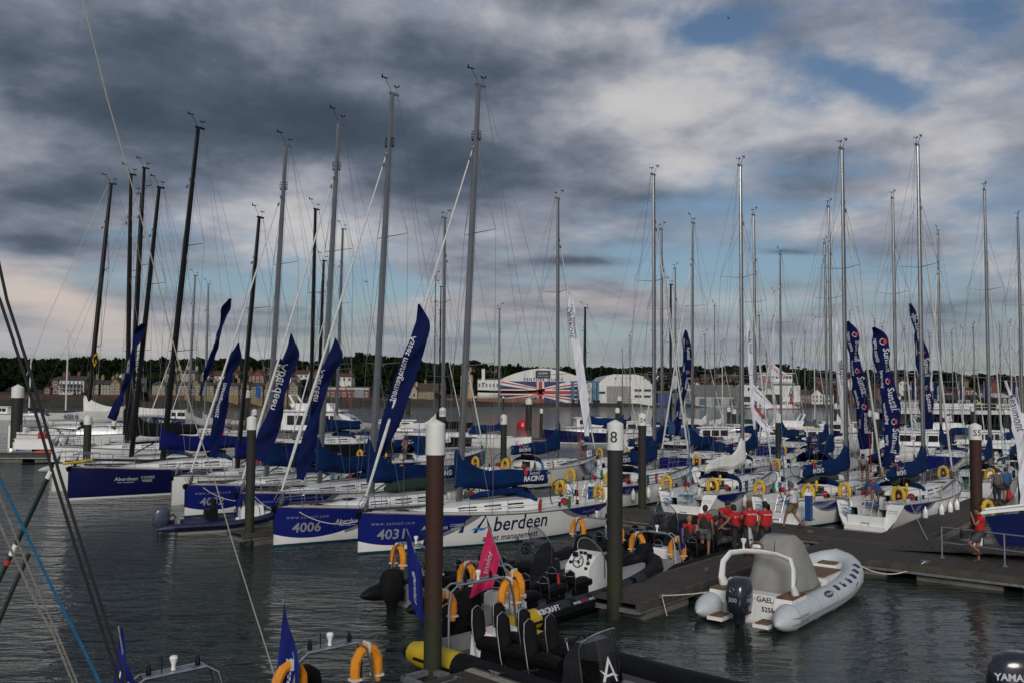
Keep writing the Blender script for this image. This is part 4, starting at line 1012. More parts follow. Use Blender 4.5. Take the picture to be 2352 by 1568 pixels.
TL=[(62,822,700,2,'bushy tree rising on the skyline left of the tall dark pile'),(125,824,700,0,'small round tree on the skyline above the white hotel'),(182,826,650,0,'low skyline tree between the hotel and the leaning dark mast'),(205,811,690,1,'tallest dark tree on the left skyline behind the black and yellow flag'),(262,826,690,2,'bushy tree on the skyline right of the black and yellow flag'),(352,822,700,0,'round skyline tree between two black masts'),(448,816,700,2,'broad dark tree on the skyline above the pale stone villa'),(500,822,700,0,'rounded tree on the skyline behind the thin blue streamer'),(545,815,690,1,'taller tree on the skyline above the red roofed houses'),(600,818,700,2,'dark tree clump top beside the mast marked 4032'),
 (836,806,560,3,'ragged pine top beside the mast marked 4006'),(858,812,560,1,'dark pine standing right of the ragged skyline pine'),(760,832,640,0,'low rounded tree behind the two dark masts'),(930,826,640,2,'dense tree on the skyline behind the large navy banner'),(965,832,620,4,'small umbrella pine on the skyline right of the big navy banner'),(1075,822,600,4,'first flat pine left of the union flag hangar'),(1105,826,600,3,'second flat pine left of the union flag hangar'),(1140,836,620,2,'low bush tree on the skyline above the hangar roof edge'),
 (1388,836,640,1,'pointed dark tree behind the white banner'),(1430,840,640,2,'rounded tree behind the pale grey hangar roof'),(1560,838,650,4,'spreading pine on the skyline left of the ferry'),(1640,842,650,2,'broad crowned tree behind the low sheds'),(1790,832,620,4,'umbrella pine above the ferry funnel'),(1830,848,650,3,'flat topped pine right of the ferry funnel'),(1900,852,640,2,'rounded tree at the end of the skyline wood above the slate houses'),
 (2068,845,640,4,'lone flat pine on the right skyline between navy banners'),(2150,848,650,3,'ragged pine on the right skyline left of the white banner'),(2190,854,640,2,'bushy skyline tree above the marina office roofs'),(2330,862,640,0,'round tree on the far right skyline'),
 (185,892,300,0,'rounded garden tree in front of the white hotel'),(330,890,300,2,'dark garden tree between the stone cottages and the villas'),(700,885,330,0,'leafy tree beside the brick depot with white cornice'),(905,878,370,2,'dark tree right of the brick depot'),(1010,895,380,0,'tree in front of the long brown roofed building')]
for u,v,d,k,l in TL: tree(u,v,d,k,l)
# ---- buildings
stone=mat('cotswold_stone',(.20,.155,.085),.9,var=.25,vscale=.8); stonep=mat('pale_stone',(.34,.29,.20),.9,var=.2,vscale=.8); render_=mat('white_render',(.62,.61,.57),.8,var=.08,vscale=.5); redbr=mat('red_brick_wall',(.16,.055,.035),.9,var=.25,vscale=.8)
slate=mat('slate_roof',(.045,.045,.048),.8,var=.3,vscale=.8); redtile=mat('clay_tile_roof',(.085,.030,.019),.85,var=.35,vscale=.8); browntile=mat('brown_tile_roof',(.075,.045,.032),.85,var=.35,vscale=.8)
winm=mat('house_window',(.03,.035,.042),.15); framem=mat('window_frame',(.6,.6,.58),.5)
def house(label,u0,u1,vr,ve,vb,d,wall=stone,roof=slate,nx=3,ny=2,gable=False,chim=1,depth=8,cat='house',frames=True,group='houses on the far shore'):
    a=D(u0,vb,d); b_=D(u1,vb,d); W_=b_.x-a.x; ze=D(u0,ve,d)[2]-a.z; zr=D(u0,vr,d)[2]-a.z; cx=(a.x+b_.x)/2
    t=thing('house',label,cat,(cx,d,a.z),0,group); w2_=W_/2
    if gable:
        part('wall',wall,t,lambda b:b.add([(-w2_,0,-6),(w2_,0,-6),(w2_,0,ze),(0,0,zr-.1),(-w2_,0,ze),(-w2_,depth,-6),(w2_,depth,-6),(w2_,depth,ze),(0,depth,zr-.1),(-w2_,depth,ze)],[(0,1,2,3,4),(9,8,7,6,5),(0,5,6,1),(1,6,7,2),(4,9,5,0)]),smooth=0)
        part('roof',roof,t,lambda b:[b.add([(s*(w2_+.35),-.35,ze-.25),(0,-.35,zr),(0,depth+.3,zr),(s*(w2_+.35),depth+.3,ze-.25),(s*(w2_+.35),-.35,ze-.05),(0,-.35,zr+.22),(0,depth+.3,zr+.22),(s*(w2_+.35),depth+.3,ze-.05)],[(0,1,2,3),(4,7,6,5),(0,4,5,1),(3,2,6,7),(0,3,7,4)]) for s in (1,-1)],smooth=0)
    else:
        part('wall',wall,t,lambda b:b.box((0,depth/2,(ze-6)/2),(W_,depth,ze+6)),smooth=0)
        part('roof',roof,t,lambda b:b.add([(-w2_-.4,-.4,ze-.05),(w2_+.4,-.4,ze-.05),(w2_+.2,depth/2,zr),(-w2_-.2,depth/2,zr),(-w2_-.4,depth+.4,ze-.05),(w2_+.4,depth+.4,ze-.05)],[(0,1,2,3),(5,4,3,2),(0,3,4),(1,5,2),(0,4,5,1)]),smooth=0)
    for k in range(chim):
        x=-w2_+.6+k*(W_-1.2)/max(1,chim-1) if chim>1 else w2_*.55
        part('chimney',wall if wall is not render_ else redbr,t,lambda b:[b.box((x,depth/2,zr+.3),(.9,.8,1.9)),b.box((x-.2,depth/2,zr+1.45),(.22,.22,.4)),b.box((x+.2,depth/2,zr+1.45),(.22,.22,.4))],smooth=0)
    ww=min(1.1,W_/nx*.42); fh_=ze/ny
    for j in range(ny):
        for i in range(nx):
            x=-w2_+W_*(i+.5)/nx; z=fh_*(j+.5); hh=min(1.5,fh_*.58)
            w__=part('window',winm,t,lambda b:b.box((0,0,0),(ww,.12,hh)),('w',round(ww,2),round(hh,2)),smooth=0,loc=(x,-.03,z))
            if frames: part('frame',framem,w__,lambda b:[b.box((0,-.07,-hh/2-.05),(ww+.2,.1,.12)),b.box((0,-.07,hh/2+.05),(ww+.2,.1,.10)),b.box((0,-.075,0),(.07,.05,hh)),b.box((-ww/2-.05,-.07,0),(.10,.1,hh)),b.box((ww/2+.05,-.07,0),(.10,.1,hh))],('f',round(ww,2),round(hh,2)),smooth=0)
    return t,W_,ze,zr
t,W_,ze,zr=house('long white hotel with two storey balconies on the far left shore',136,192,862,872,904,300,render_,slate,6,3,False,3,10,'hotel')
part('balcony_canopy',slate,t,lambda b:b.add([(-W_/2+.2,-1.6,ze*.63),(W_/2-.4,-1.6,ze*.63),(W_/2-.4,-.02,ze*.72),(-W_/2+.2,-.02,ze*.72)],[(0,1,2,3)]),smooth=0)
for z in (ze*.36,ze*.62):
    part('balcony_rail',slate,t,lambda b:[b.box((0,-1.55,z+.5),(W_-.6,.07,.08)),b.box((0,-.8,z-.08),(W_-.6,1.6,.15))]+[b.box((-W_/2+.4+i*(W_-.8)/30,-1.55,z+.25),(.05,.05,.5)) for i in range(31)],smooth=0)
for i in range(7): part('balcony_post',framem,t,lambda b:b.box((0,0,0),(.14,.14,ze*.66)),('bp',),smooth=0,loc=(-W_/2+.4+i*(W_-.8)/6,-1.5,ze*.33))
house('brick gable wing with dark hipped roof at the hotel\'s left end',117,136,863,873,904,301,redbr,slate,1,3,False,1,9)
house('low plain brick outbuilding left of the hotel',101,116,886,889,904,300,redbr,slate,1,1,False,0,6)
names=['stone cottage with steep front gable, first of the shore row from the left','stone cottage with plain eaves, second of the shore row','stone cottage joined to the second, third of the shore row']
house(names[0],200,213,868,880,905,300,stone,slate,1,2,True,1); house(names[1],213,226,870,881,905,301,stone,slate,2,2,False,1)
house(names[2],231,252,872,882,905,300,stone,slate,3,2,False,1); house('stone cottage with a front gable just left of the two black masts',252,275,867,880,905,300,stone,slate,2,2,True,2)
ordn=['first','second','third','fourth','fifth','sixth','seventh','eighth','ninth','tenth','eleventh','twelfth']
u=349; k=0
while u<682:
    gb=(k%2==1); w_=24 if gb else 30; v=905+ (u-349)*.012
    house('%s stone house of the long gabled shore terrace, counted from the left, %s'%(ordn[k],'steep gable front' if gb else 'plain eaves front'),u,u+w_,v-(36 if gb else 30),v-22,v,305+(u-349)*.06,stone,slate,2 if gb else 3,2,gb,1); u+=w_+1; k+=1
house('tall pale stone villa above the shore terrace between black masts',378,398,850,857,882,345,stonep,slate,2,2,False,2); house('wide pale stone villa with hipped slate roof above the terrace',400,447,848,856,882,350,stonep,slate,5,2,False,3)
house('white gabled villa with grey roof behind the third stone cottage',268,288,857,865,878,340,render_,slate,2,1,True,1); house('white flat fronted villa beside the blue streamer',290,318,860,864,878,345,render_,slate,4,1,False,1)
vill=[(455,480,852,862,880,360,render_,redtile,'white villa with red roof left of the thin black mast'),(484,515,850,862,881,365,render_,redtile,'white villa under a wide red roof behind the streamer'),(520,548,846,860,880,372,redbr,redtile,'red brick villa with tall red gable'),(553,575,850,862,880,365,redbr,redtile,'red brick gabled house beside the mast marked 4032'),(577,606,848,862,882,360,redbr,redtile,'broad red brick house with red tiled roof'),(612,640,846,856,872,380,render_,redtile,'cream bungalow with red roof above the terrace'),(650,668,852,862,878,370,render_,slate,'small white gabled house by the navy banner'),(676,708,848,858,878,380,render_,redtile,'cream house with long red roof behind the jib'),(712,738,848,860,878,380,redbr,redtile,'red brick house with chimneys behind the dark mast'),(774,808,856,864,876,385,render_,browntile,'white bungalow by the red pennant'),(1058,1085,850,862,882,395,mat('yellow_render',(.38,.29,.13),.8),slate,'tall yellow gabled house left of the hangar'),(860,884,842,848,856,520,render_,slate,'small white house high in the wood behind the mast marked 4006')]
for i,(a,b_,vr,ve,vb,d,wm,rm,l) in enumerate(vill): house(l,a,b_,vr,ve,vb,d,wm,rm,2 if b_-a<28 else 3,2 if vb-ve>15 else 1,i%2==0,1)
t,W_,ze,zr=house('long low brick depot with white toothed cornice on the far shore',745,848,886,889,920,345,redbr,slate,8,1,False,0,14,'depot')
for i in range(34): part('cornice_tooth',framem,t,lambda b:b.box((0,-.12,0),(.38,.2,.75)),('ct',),smooth=0,loc=(-W_/2+.3+i*(W_-.6)/33,0,ze-.3))
part('roller_shutter',mat('shutter_grey',(.16,.19,.21),.5),t,lambda b:[b.box((W_*.28,-.1,ze*.42),(3.6,.15,ze*.80))]+[b.box((W_*.28,-.19,.3+i*.3),(3.6,.03,.05)) for i in range(12)],smooth=0)
house('long low house with brown tiled roof and stone dormer on the far shore',928,1021,878,896,918,385,stone,browntile,9,1,False,3,9)
house('dormered stone lodge in front of the long brown roof',944,958,884,896,916,383,stonep,browntile,1,1,True,1,5)
# timber faced quay wall left of the hangar
solo('quay_fence',mat('brown_timber',(.22,.085,.035),.85,var=.3,vscale=.6),'orange brown timber fence along the quay left of the hangar','fence',lambda b:[b.box((D(1056+i*8.3,925,392).x,392,D(1056,919,392).z),(1.45,.15,2.1)) for i in range(24)],smooth=0)
solo('quay_fence',mat('brown_timber',(.22,.085,.035),.85,var=.3,vscale=.6),'short orange brown fence right of the brown roofed house','fence',lambda b:[b.box((D(987+i*8.3,925,388).x,388,D(987,919,388).z),(1.45,.15,2.1)) for i in range(7)],smooth=0)
# union flag hangar
hd=400; xl=D(1148,924,hd).x; xr=D(1334,924,hd).x; zb=D(1241,924,hd).z; zd=D(1241,875,hd).z; hx0=D(1143,870,hd).x; hx1=D(1351,873,hd).x; za=D(1241,845,hd).z; cxh=(hx0+hx1)/2
hangar=thing('hangar','large white arched hangar with union flag doors and venture quays lettering','hangar',(cxh,hd,zb),0)
hw=(hx1-hx0)/2; H1=zd-zb; H2=za-zb; shw=mat('sheet_white',(.60,.60,.57),.6,var=.10,vscale=.15)
arc=[(-hw+2*hw*i/24, H1+(H2-H1)*(1-abs(-1+2*i/24)**1.7)**.9) for i in range(25)]
part('gable',shw,hangar,lambda b:b.prism(arc+[(hw,H1-.3),(-hw,H1-.3)],1.0),smooth=0)
part('roof',mat('roof_white_grey',(.45,.45,.44),.6),hangar,lambda b:b.rings([[(x,-.7,z+.15),(x,60,z+.15)] for x,z in arc],closed=False,caps=False),smooth=30)
part('side_wall',shw,hangar,lambda b:[b.box((-hw,30,H1/2-2),(.4,60,H1+4)),b.box((hw,30,H1/2-2),(.4,60,H1+4))],smooth=0)
dl=xl-cxh; dr=xr-cxh; DW=dr-dl
part('door_panel',mat('flag_navy_paint',(.016,.018,.10),.6,var=.15,vscale=.3),hangar,lambda b:b.box(((dl+dr)/2,-.55,H1/2-.5),(DW,.3,H1+1)),smooth=0)
def FP(a,c,o): return (dl+DW*a,-.72-o,H1*c)
def fpoly(name,m,polys,o,clip=True):
    def f(b):
        for p in polys: b.add([FP(a,c,o) for a,c in p],[tuple(range(len(p)))])
    part(name,m,hangar,f,smooth=0)
fw_=mat('flag_white_paint',(.62,.62,.6),.6); fr_=mat('flag_red_paint',(.42,.02,.02),.6)
def diag(x0,y0,x1,y1,w_): 
    return [(x0,y0-w_),(x1,y1-w_),(x1,y1+w_),(x0,y0+w_)]
cl=lambda P:[(min(1,max(0,a)),min(1,max(0,c))) for a,c in P]
cA=.50
fpoly('flag_saltire',fw_,[cl([(0,1),(0,.82),(cA-.04,.58),(cA-.04,.70),(.10,1)]),cl([(1,1),(1,.80),(cA+.04,.58),(cA+.04,.70),(.84,1)]),cl([(0,0),(0,.20),(cA-.04,.40),(cA-.04,.28),(.14,0)]),cl([(1,0),(1,.20),(cA+.04,.40),(cA+.04,.28),(.84,0)])],.00)
fpoly('flag_saltire_red',fr_,[cl([(.02,.99),(.02,.92),(cA-.04,.64),(cA-.04,.68)]),cl([(.98,.94),(.98,.87),(cA+.04,.62),(cA+.04,.67)]),cl([(.02,.06),(.02,.12),(cA-.04,.36),(cA-.04,.31)]),cl([(.98,.05),(.98,.12),(cA+.04,.38),(cA+.04,.33)])],.05)
fpoly('flag_cross_white',fw_,[[(cA-.045,0),(cA+.045,0),(cA+.045,1),(cA-.045,1)],[(0,.36),(1,.36),(1,.62),(0,.62)]],.10)
fpoly('flag_cross_red',fr_,[[(cA-.024,0),(cA+.024,0),(cA+.024,1),(cA-.024,1)],[(0,.41),(1,.41),(1,.57),(0,.57)]],.15)
sg=part('sign_board',mat('sign_navy',(.02,.022,.05),.6),hangar,lambda b:b.box((0,-.75,H1+(H2-H1)*.55),(6.6,.3,3.3)),smooth=0)
mb=MB(); letter(mb,lambda x,y:Vector((x,-.95,H1+(H2-H1)*.55+y)),'ARTEMIS',1.1,bold=.02); letter(mb,lambda x,y:Vector((x,-.95,H1+(H2-H1)*.55-1.0+y)),'OFFSHORE ACADEMY',.5); obj('sign_lettering',mb.mesh('sign_lettering',fw_,0),sg)
mb=MB(); letter(mb,lambda x,y:Vector((x,-.60,H1+.25+y)),'VENTURE QUAYS',1.75,bold=.035,sp=1.35); obj('hangar_lettering',mb.mesh('hangar_lettering',mat('print_navy',(.02,.025,.12),.6,var=0),0),hangar)
house('white boxy office annex with tall parapet left of the hangar',1097,1146,867,870,897,398,shw,slate,6,1,False,0,12,'annex')
t=thing('chimney_stack','white square chimney standing on the hangar annex','chimney',(D(1110,868,397).x,397,D(1110,868,397).z),0); part('shaft',shw,t,lambda b:b.box((0,.5,1.2),(1.4,1.4,6)),smooth=0); part('cowl',slate,t,lambda b:b.box((0,.5,4.3),(1.6,1.6,.3)),smooth=0)
house('white office end of the hangar with small dark windows',1335,1368,873,876,924,401,shw,slate,3,3,False,0,12,'annex')
# second hangar
t=thing('hangar','pale grey hangar with tall grey doors right of the union flag one','hangar',(D(1435,923,405).x,405,D(1435,923,405).z),0); s_=405/F; hw=63*s_; 
part('gable',shw,t,lambda b:b.prism([(-hw,-2),(hw,-2),(hw,41*s_),(hw*.66,60*s_),(hw*.4,64*s_),(-hw*.4,64*s_),(-hw*.66,60*s_),(-hw,41*s_)],.8),smooth=0)
part('roof',mat('roof_white_grey',(.45,.45,.44),.6),t,lambda b:b.rings([[(x,-.5,z+.1),(x,50,z+.1)] for x,z in [(-hw,41*s_),(-hw*.66,60*s_),(-hw*.4,64*s_),(hw*.4,64*s_),(hw*.66,60*s_),(hw,41*s_)]],closed=False,caps=False),smooth=0)
dg_=mat('door_grey',(.24,.235,.22),.7,var=.1,vscale=.3)
for i in range(4): part('door_leaf',dg_,t,lambda b:b.box((0,-.55,0),(13.6*s_,.2,37*s_)),('dl',),smooth=0,loc=((-35+i*14)*s_,0,18.5*s_))
for i,(x,z) in enumerate([(-53,22),(30,28),(52,28),(30,14),(52,14)]): part('window',winm,t,lambda b:b.box((0,-.5,0),(16*s_,.2,5*s_)),('hw',),smooth=0,loc=(x*s_,0,z*s_))
for x in (-22,12,44): part('vent',galv,t,lambda b:b.box((0,-.5,0),(4*s_,.3,5*s_)),('vt',),smooth=0,loc=(x*s_,0,55*s_))
# blue boat hoist
hb=mat('hoist_blue',(.02,.13,.24),.5,var=.2,vscale=.5); t=thing('boat_hoist','tall blue travelling boat hoist between the two hangars','hoist',(D(1343,924,385).x,385,D(1343,924,385).z),0); s_=385/F
for x in (-26,-12,22,31):
    for y in (0,9): part('leg',hb,t,lambda b:b.box((0,0,24*s_),(3.4*s_,.7,48*s_)),('hl',),smooth=0,loc=(x*s_,y,0))
for y in (0,9): part('top_beam',hb,t,lambda b:b.box((2*s_,0,48*s_),(64*s_,.8,3.6*s_)),('ht',),smooth=0,loc=(0,y,0))
for x in (-26,31): part('side_beam',hb,t,lambda b:b.box((0,4.5,46*s_),(2*s_,9,2.5*s_)),('hs',),smooth=0,loc=(x*s_,0,0))
for x in (-26,-12,22,31): part('wheel',blackm,t,lambda b:b.lathe([(.7,-.3),(.7,.3)],12,M=Matrix.Rotation(R_(90),3,'X').to_4x4()),('hwh',),loc=(x*s_,-.5,.6))
def shed(label,u0,u1,vt,vb,d,m,rf=0,nw=0,depth=14):
    a=D(u0,vb,d);b_=D(u1,vb,d); z1=D(u0,vt,d).z-a.z; W_=b_.x-a.x; t=thing('shed',label,'shed',((a.x+b_.x)/2,d,a.z),0,'sheds on the far quay')
    part('wall',m,t,lambda b:b.box((0,depth/2,z1/2-1.5),(W_,depth,z1+3)),smooth=0)
    part('roof',mat('sheet_roof',(.16,.155,.14),.7,var=.2,vscale=.4),t,lambda b:b.add([(-W_/2-.2,-.3,z1),(W_/2+.2,-.3,z1),(W_/2+.2,depth/2,z1+rf),(-W_/2-.2,depth/2,z1+rf),(-W_/2-.2,depth,z1),(W_/2+.2,depth,z1)],[(0,1,2,3),(3,2,5,4)]),smooth=0)
    for i in range(nw): part('shutter',mat('shutter_blue',(.05,.10,.14),.5),t,lambda b:b.box((0,-.08,z1*.4),(W_/nw*.45,.15,z1*.7)),smooth=0,loc=(-W_/2+W_*(i+.5)/nw,0,0))
shed('bright blue corrugated shed right of the pale hangar',1511,1543,902,925,405,mat('sheet_blue',(.012,.04,.19),.6,var=.15,vscale=.3),1)
shed('long white shed with blue shutters left of the ferry',1597,1700,909,930,410,mat('sheet_cream',(.36,.36,.33),.7,var=.15,vscale=.2),3,3)
shed('low grey shed between the blue shed and the white shed',1545,1596,912,928,412,mat('sheet_grey',(.20,.20,.19),.7,var=.15,vscale=.2),2,2)
shed('grey roofed warehouse behind the white shed',1560,1690,896,912,440,mat('sheet_grey',(.20,.20,.19),.7,var=.15,vscale=.2),3,0)
# dark yacht hull laid up ashore before the hangar
solo('laid_up_hull',mat('hull_black',(.012,.012,.014),.2,coat=.3),'long black yacht hull laid up on the quay before the union flag','hull',lambda b:b.rings([[(x,y*w_,z0+h_) for y,h_ in ((1,.75+.5*max(0,x-10)/18),(.8,.3),(.2,-.3),(-.2,-.3),(-.8,.3),(-1,.75+.5*max(0,x-10)/18))] for x,w_,z0 in [(-14,1.2,.2),(-6,2.2,0),(4,2.3,0),(12,1.2,.3),(16,.2,.9)]]),loc=(D(1166,897,390).x,390,D(1166,900,390).z))
# hillside houses
hh=[]
rh=random.Random(5); cols=['red brick','cream rendered','brown brick','white rendered','grey roofed']; idx=0
def hillhouse(u,v,d,w_,i):
    wm=[redbr,render_,stone,render_,redbr][i%5]; rm=[redtile,browntile,browntile,redtile,slate][(i*3)%5]
    return house(None,u,u+w_,v-11,v-5.5,v,d,wm,rm,2,1,i%3==0,1 if i%2 else 0,7,'house',False,'small houses scattered up the hillside')[0]
hl=[]
for i in range(26): hl.append((1470+rh.uniform(0,230),rh.uniform(866,890)))
for i in range(44): hl.append((1870+rh.uniform(0,480),rh.uniform(875,912)))
for i in range(8): hl.append((1040+rh.uniform(0,110),rh.uniform(852,864)))
hl.sort(key=lambda p:p[1])
zone=lambda u:('above the annex left of the hangar' if u<1200 else 'above the sheds left of the ferry' if u<1750 else 'up the slope right of the ferry' if u<2110 else 'above the wharf at the right')
cnt={}; order={p:None for p in hl}
for p in sorted(hl):
    z_=zone(p[0]); cnt[z_]=cnt.get(z_,0)+1; order[p]=cnt[z_]
ORD='first second third fourth fifth sixth seventh eighth ninth tenth eleventh twelfth thirteenth fourteenth fifteenth sixteenth seventeenth eighteenth nineteenth twentieth twenty-first twenty-second twenty-third twenty-fourth twenty-fifth twenty-sixth twenty-seventh twenty-eighth twenty-ninth thirtieth'.split()
for i,(u,v) in enumerate(hl):
    d=lerp([(850,660),(890,500),(915,440)],v); t=hillhouse(u,v,d,rh.uniform(12,20),i)
    t['label']='small %s house, %s from the left %s'%(cols[i%5],ORD[order[(u,v)]-1],zone(u)); t['group']='small distant houses on the far hillside'
for i,(u0,u1) in enumerate([(1840,1862),(1864,1890),(1893,1915)]): house(['dark slate roofed house right of the ferry','white gabled terrace house two along from the ferry','white terrace house three along from the ferry'][i],u0,u1,893,905,924,430,[redbr,render_,render_][i],slate,3,2,i==1,1)
# ferry
def ferry():
    d=380; s=d/F; o=D(1770,951,d); t=thing('car_ferry','red and white car ferry berthed on the far side of the river','ferry',(o.x,d,0),R_(0)); zz=lambda v:D(1770,v,d).z; X=lambda u:(u-1770)*s
    red=mat('ferry_red',(.30,.012,.012),.5,var=.15,vscale=.2); wh=mat('ferry_white',(.62,.62,.60),.5,var=.08,vscale=.15)
    def hul(b,z0,z1,g): b.rings([[(X(1698)+2-g,8,z),(X(1704),1.5,z),(X(1725),-4,z),(X(1815),-4,z),(X(1838),0,z),(X(1845)+g,8,z)] for z in (z0,z1)],closed=True)
    part('hull',red,t,lambda b:hul(b,-.5,zz(936),0)); part('upper_hull',wh,t,lambda b:hul(b,zz(936),zz(928),.3))
    part('car_deck_side',wh,t,lambda b:[b.box((X(1725),3,(zz(928)+zz(905))/2),(X(1752)-X(1698),12,zz(905)-zz(928))),b.box((X(1812),3,(zz(928)+zz(884))/2),(X(1833)-X(1791),12,zz(884)-zz(928)))],smooth=0)
    part('car_deck_opening',mat('opening_dark',(.02,.02,.022),.8),t,lambda b:[b.box((X(1722),-3.1,zz(916)),(X(1748)-X(1702),.3,zz(910)-zz(922))),b.box((X(1772),1,zz(915)),(X(1790)-X(1754),8,zz(905)-zz(926)))],smooth=0)
    part('passenger_deck',wh,t,lambda b:b.box((X(1760),3,(zz(905)+zz(884))/2),(X(1832)-X(1712),11,zz(884)-zz(905))),smooth=0)
    for i in range(9): part('window',winm,t,lambda b:b.box((0,0,0),(.75,.2,1.1)),('fw',),smooth=0,loc=(X(1716+i*4.6),-2.6,zz(893)))
    part('bridge',wh,t,lambda b:b.box((X(1782),4,(zz(878)+zz(858))/2),(X(1822)-X(1744),7,zz(858)-zz(878))),smooth=0)
    for i in range(10): part('window',winm,t,lambda b:b.box((0,0,0),(1.0,.2,1.0)),('fb',),smooth=0,loc=(X(1748+i*7.6),.45,zz(865)))
    part('bridge_deck',wh,t,lambda b:[b.box((X(1782),4,zz(856)),(X(1826)-X(1738),8.4,.3)),b.box((X(1782),4,zz(880)),(X(1826)-X(1738),8.6,.3))],smooth=0)
    part('funnel',red,t,lambda b:b.box((X(1806),3,zz(868)),(X(1811)-X(1801),3,zz(853)-zz(882))),smooth=0)
    part('ferry_mast',wh,t,lambda b:[b.tube((X(1780),4,zz(856)),(X(1780),4,zz(836)),.12),b.tube((X(1775),4,zz(846)),(X(1785),4,zz(846)),.07)])
    part('ferry_rail',wh,t,lambda b:[b.tube((X(1712),-2.4,zz(881)),(X(1744),-2.4,zz(881)),.05,n=4)]+[b.tube((X(1712+i*2.7),-2.4,zz(884)),(X(1712+i*2.7),-2.4,zz(881)),.04,n=4) for i in range(13)])
    mb=MB(); letter(mb,lambda x,y:Vector((X(1812)+x*.72,-3.15,zz(930)+y)),'RED FUNNEL',2.2,bold=.02); obj('ferry_lettering',mb.mesh('ferry_lettering',blackm,0),t)
    mb=MB(); mb.add([(X(1812)+a,-3.15,zz(910)+c) for a,c in ((-.45,-3.0),(.45,-3.0),(.45,1.5),(-.45,1.5))],[(0,1,2,3)]); obj('ferry_emblem',mb.mesh('ferry_emblem',red,0),t)
    mb=MB(); mb.add([(X(1812)+a,-3.15,zz(901)+c) for a,c in ((-1.2,-1.6),(0,2.8),(1.2,-1.6),(.7,-1.6),(0,1.4),(-.7,-1.6))],[(0,1,4,5),(1,2,3,4)]); obj('ferry_emblem',mb.mesh('ferry_emblem',ropebl,0),t)
ferry()
# right hand wharf pier
d=130; wh=mat('pier_white',(.55,.55,.53),.6,var=.12,vscale=.5)
def pier():
    a=D(2060,941,d); b_=D(2420,945,d); L=b_.x-a.x; t=thing('wharf_pier','white railed wharf pier on dark legs behind the right hand yachts','pier',(a.x,d,0),0); z=a.z
    part('deck',wh,t,lambda b:b.box((L/2,4,z-.25),(L,8,.5)),smooth=0)
    for i in range(12): part('leg',blackm,t,lambda b:b.box((0,.8,z/2-1),(.35,.35,z+1)),('pl',),smooth=0,loc=(i*L/11,0,0))
    for i in range(12): part('leg',blackm,t,lambda b:b.box((0,6.8,z/2-1),(.35,.35,z+1)),('pl2',),smooth=0,loc=(i*L/11,0,0))
    part('cross_beam',blackm,t,lambda b:[b.box((L/2,.8,z*.45),(L,.25,.3)),b.box((L/2,7.5,z*.5-.2),(L,.3,z))],smooth=0)  # front beam, plus a black sheet standing in for the shade under the deck
    for i in range(23): part('rail_post',wh,t,lambda b:b.box((0,.1,z+.5),(.08,.08,1.0)),('rp',),smooth=0,loc=(i*L/22,0,0))
    part('handrail',wh,t,lambda b:[b.box((L/2,.1,z+h),(L,.06,.06)) for h in (.5,1.0)],smooth=0)
    n1=part('name_board',wh,t,lambda b:b.box((L*.80,0,z+.62),(7.4,.08,.62)),smooth=0)
    mb=MB(); letter(mb,lambda x,y:Vector((L*.80+x,-.06,z+.45+y)),'SHEPARDS WHARF MARINA',.52,bold=.01); obj('board_lettering',mb.mesh('board_lettering',blackm,0),n1)
    part('banner_board',whiteflag,t,lambda b:b.box((L*.36,0,z+.6),(6,.08,.8)),smooth=0)
    for i,(u0,u1) in enumerate([(2095,2102),(2145,2155),(2205,2212),(2263,2274),(2325,2334)]):
        x0=D(u0-1,900,d+3).x; x1=D(u1+2,900,d+3).x; zt=D(2200,878,d+3).z; zb_=D(2200,916,d+3).z
        f=thing('feather_banner',['navy wharf banner nearest the white harbour office','navy wharf banner second from the left on the pier','navy wharf banner in the middle of the pier','navy wharf banner with a yellow pennant below it','navy wharf banner at the right edge of the pier'][i],'banner',(x0,d+3,0),0,'navy banners standing on the wharf pier')
        part('pole',steel,f,lambda b:b.tube((-.1,0,z),(-.1,0,zt+.2),.05)); part('cloth',navyflag,f,lambda b:b.grid(lambda p,q:(p*(x1-x0),.06*math.sin(p*4+q*9),zt+(zb_-zt)*q),4,12))
        mb=MB(); letter(mb,lambda x,y:Vector(((x1-x0)*.62+y,-.10,zt-.5-x)),'Aberdeen',.55,align='LEFT'); obj('banner_lettering',mb.mesh('banner_lettering',whiteflag,0),f)
    tag(part('pennant',yel,None,lambda b:b.grid(lambda p,q:(D(2262,921,d).x+p*1.3,d+2,D(2262,921,d).z-.5*p-q*.5*(1-p)),5,3)),'small yellow pennant under a navy banner on the wharf','flag')
pier()
house('white flat roofed harbour office on the wharf pier',2068,2112,916,918,941,135,wh,slate,4,1,False,0,5,'office'); house('orange brown clad house above the wharf',2200,2240,888,893,912,230,mat('orange_clad',(.28,.12,.03),.8),slate,3,1,False,0); 
for i,(u0,g) in enumerate([(2196,'first'),(2214,'second'),(2232,'third')]): house('black boarded %s boathouse of three gables behind the wharf'%g,u0,u0+17,908,916,930,190,mat('boarded_black',(.03,.03,.032),.8),slate,1,1,True,0)
house('open fronted pavilion with white hipped roof behind the wharf',2290,2325,902,912,930,185,mat('boarded_black',(.03,.03,.032),.8),mat('roof_white_grey',(.45,.45,.44),.6),3,1,False,0)
house('red brick waterside building left of the wharf banners',2110,2135,893,898,925,210,redbr,slate,2,2,False,1); house('long brick quayside block behind the navy sail banners',2145,2190,896,900,928,220,redbr,slate,5,2,False,2)
# ================================================================ MARINA: pontoons and piles
ux,uy=math.cos(R_(51)),math.sin(R_(51)); vx,vy=math.cos(R_(-38.5)),math.sin(R_(-38.5))
fc=G(1352,1366,.5); mfar=G(1895,1211,.5)
pontoon('short timber decked finger pontoon beside the grey inflatable boat',(fc.x-.02+1.62*vx,fc.y+1.62*vy),51,9.7,1.70,plank_from=None)
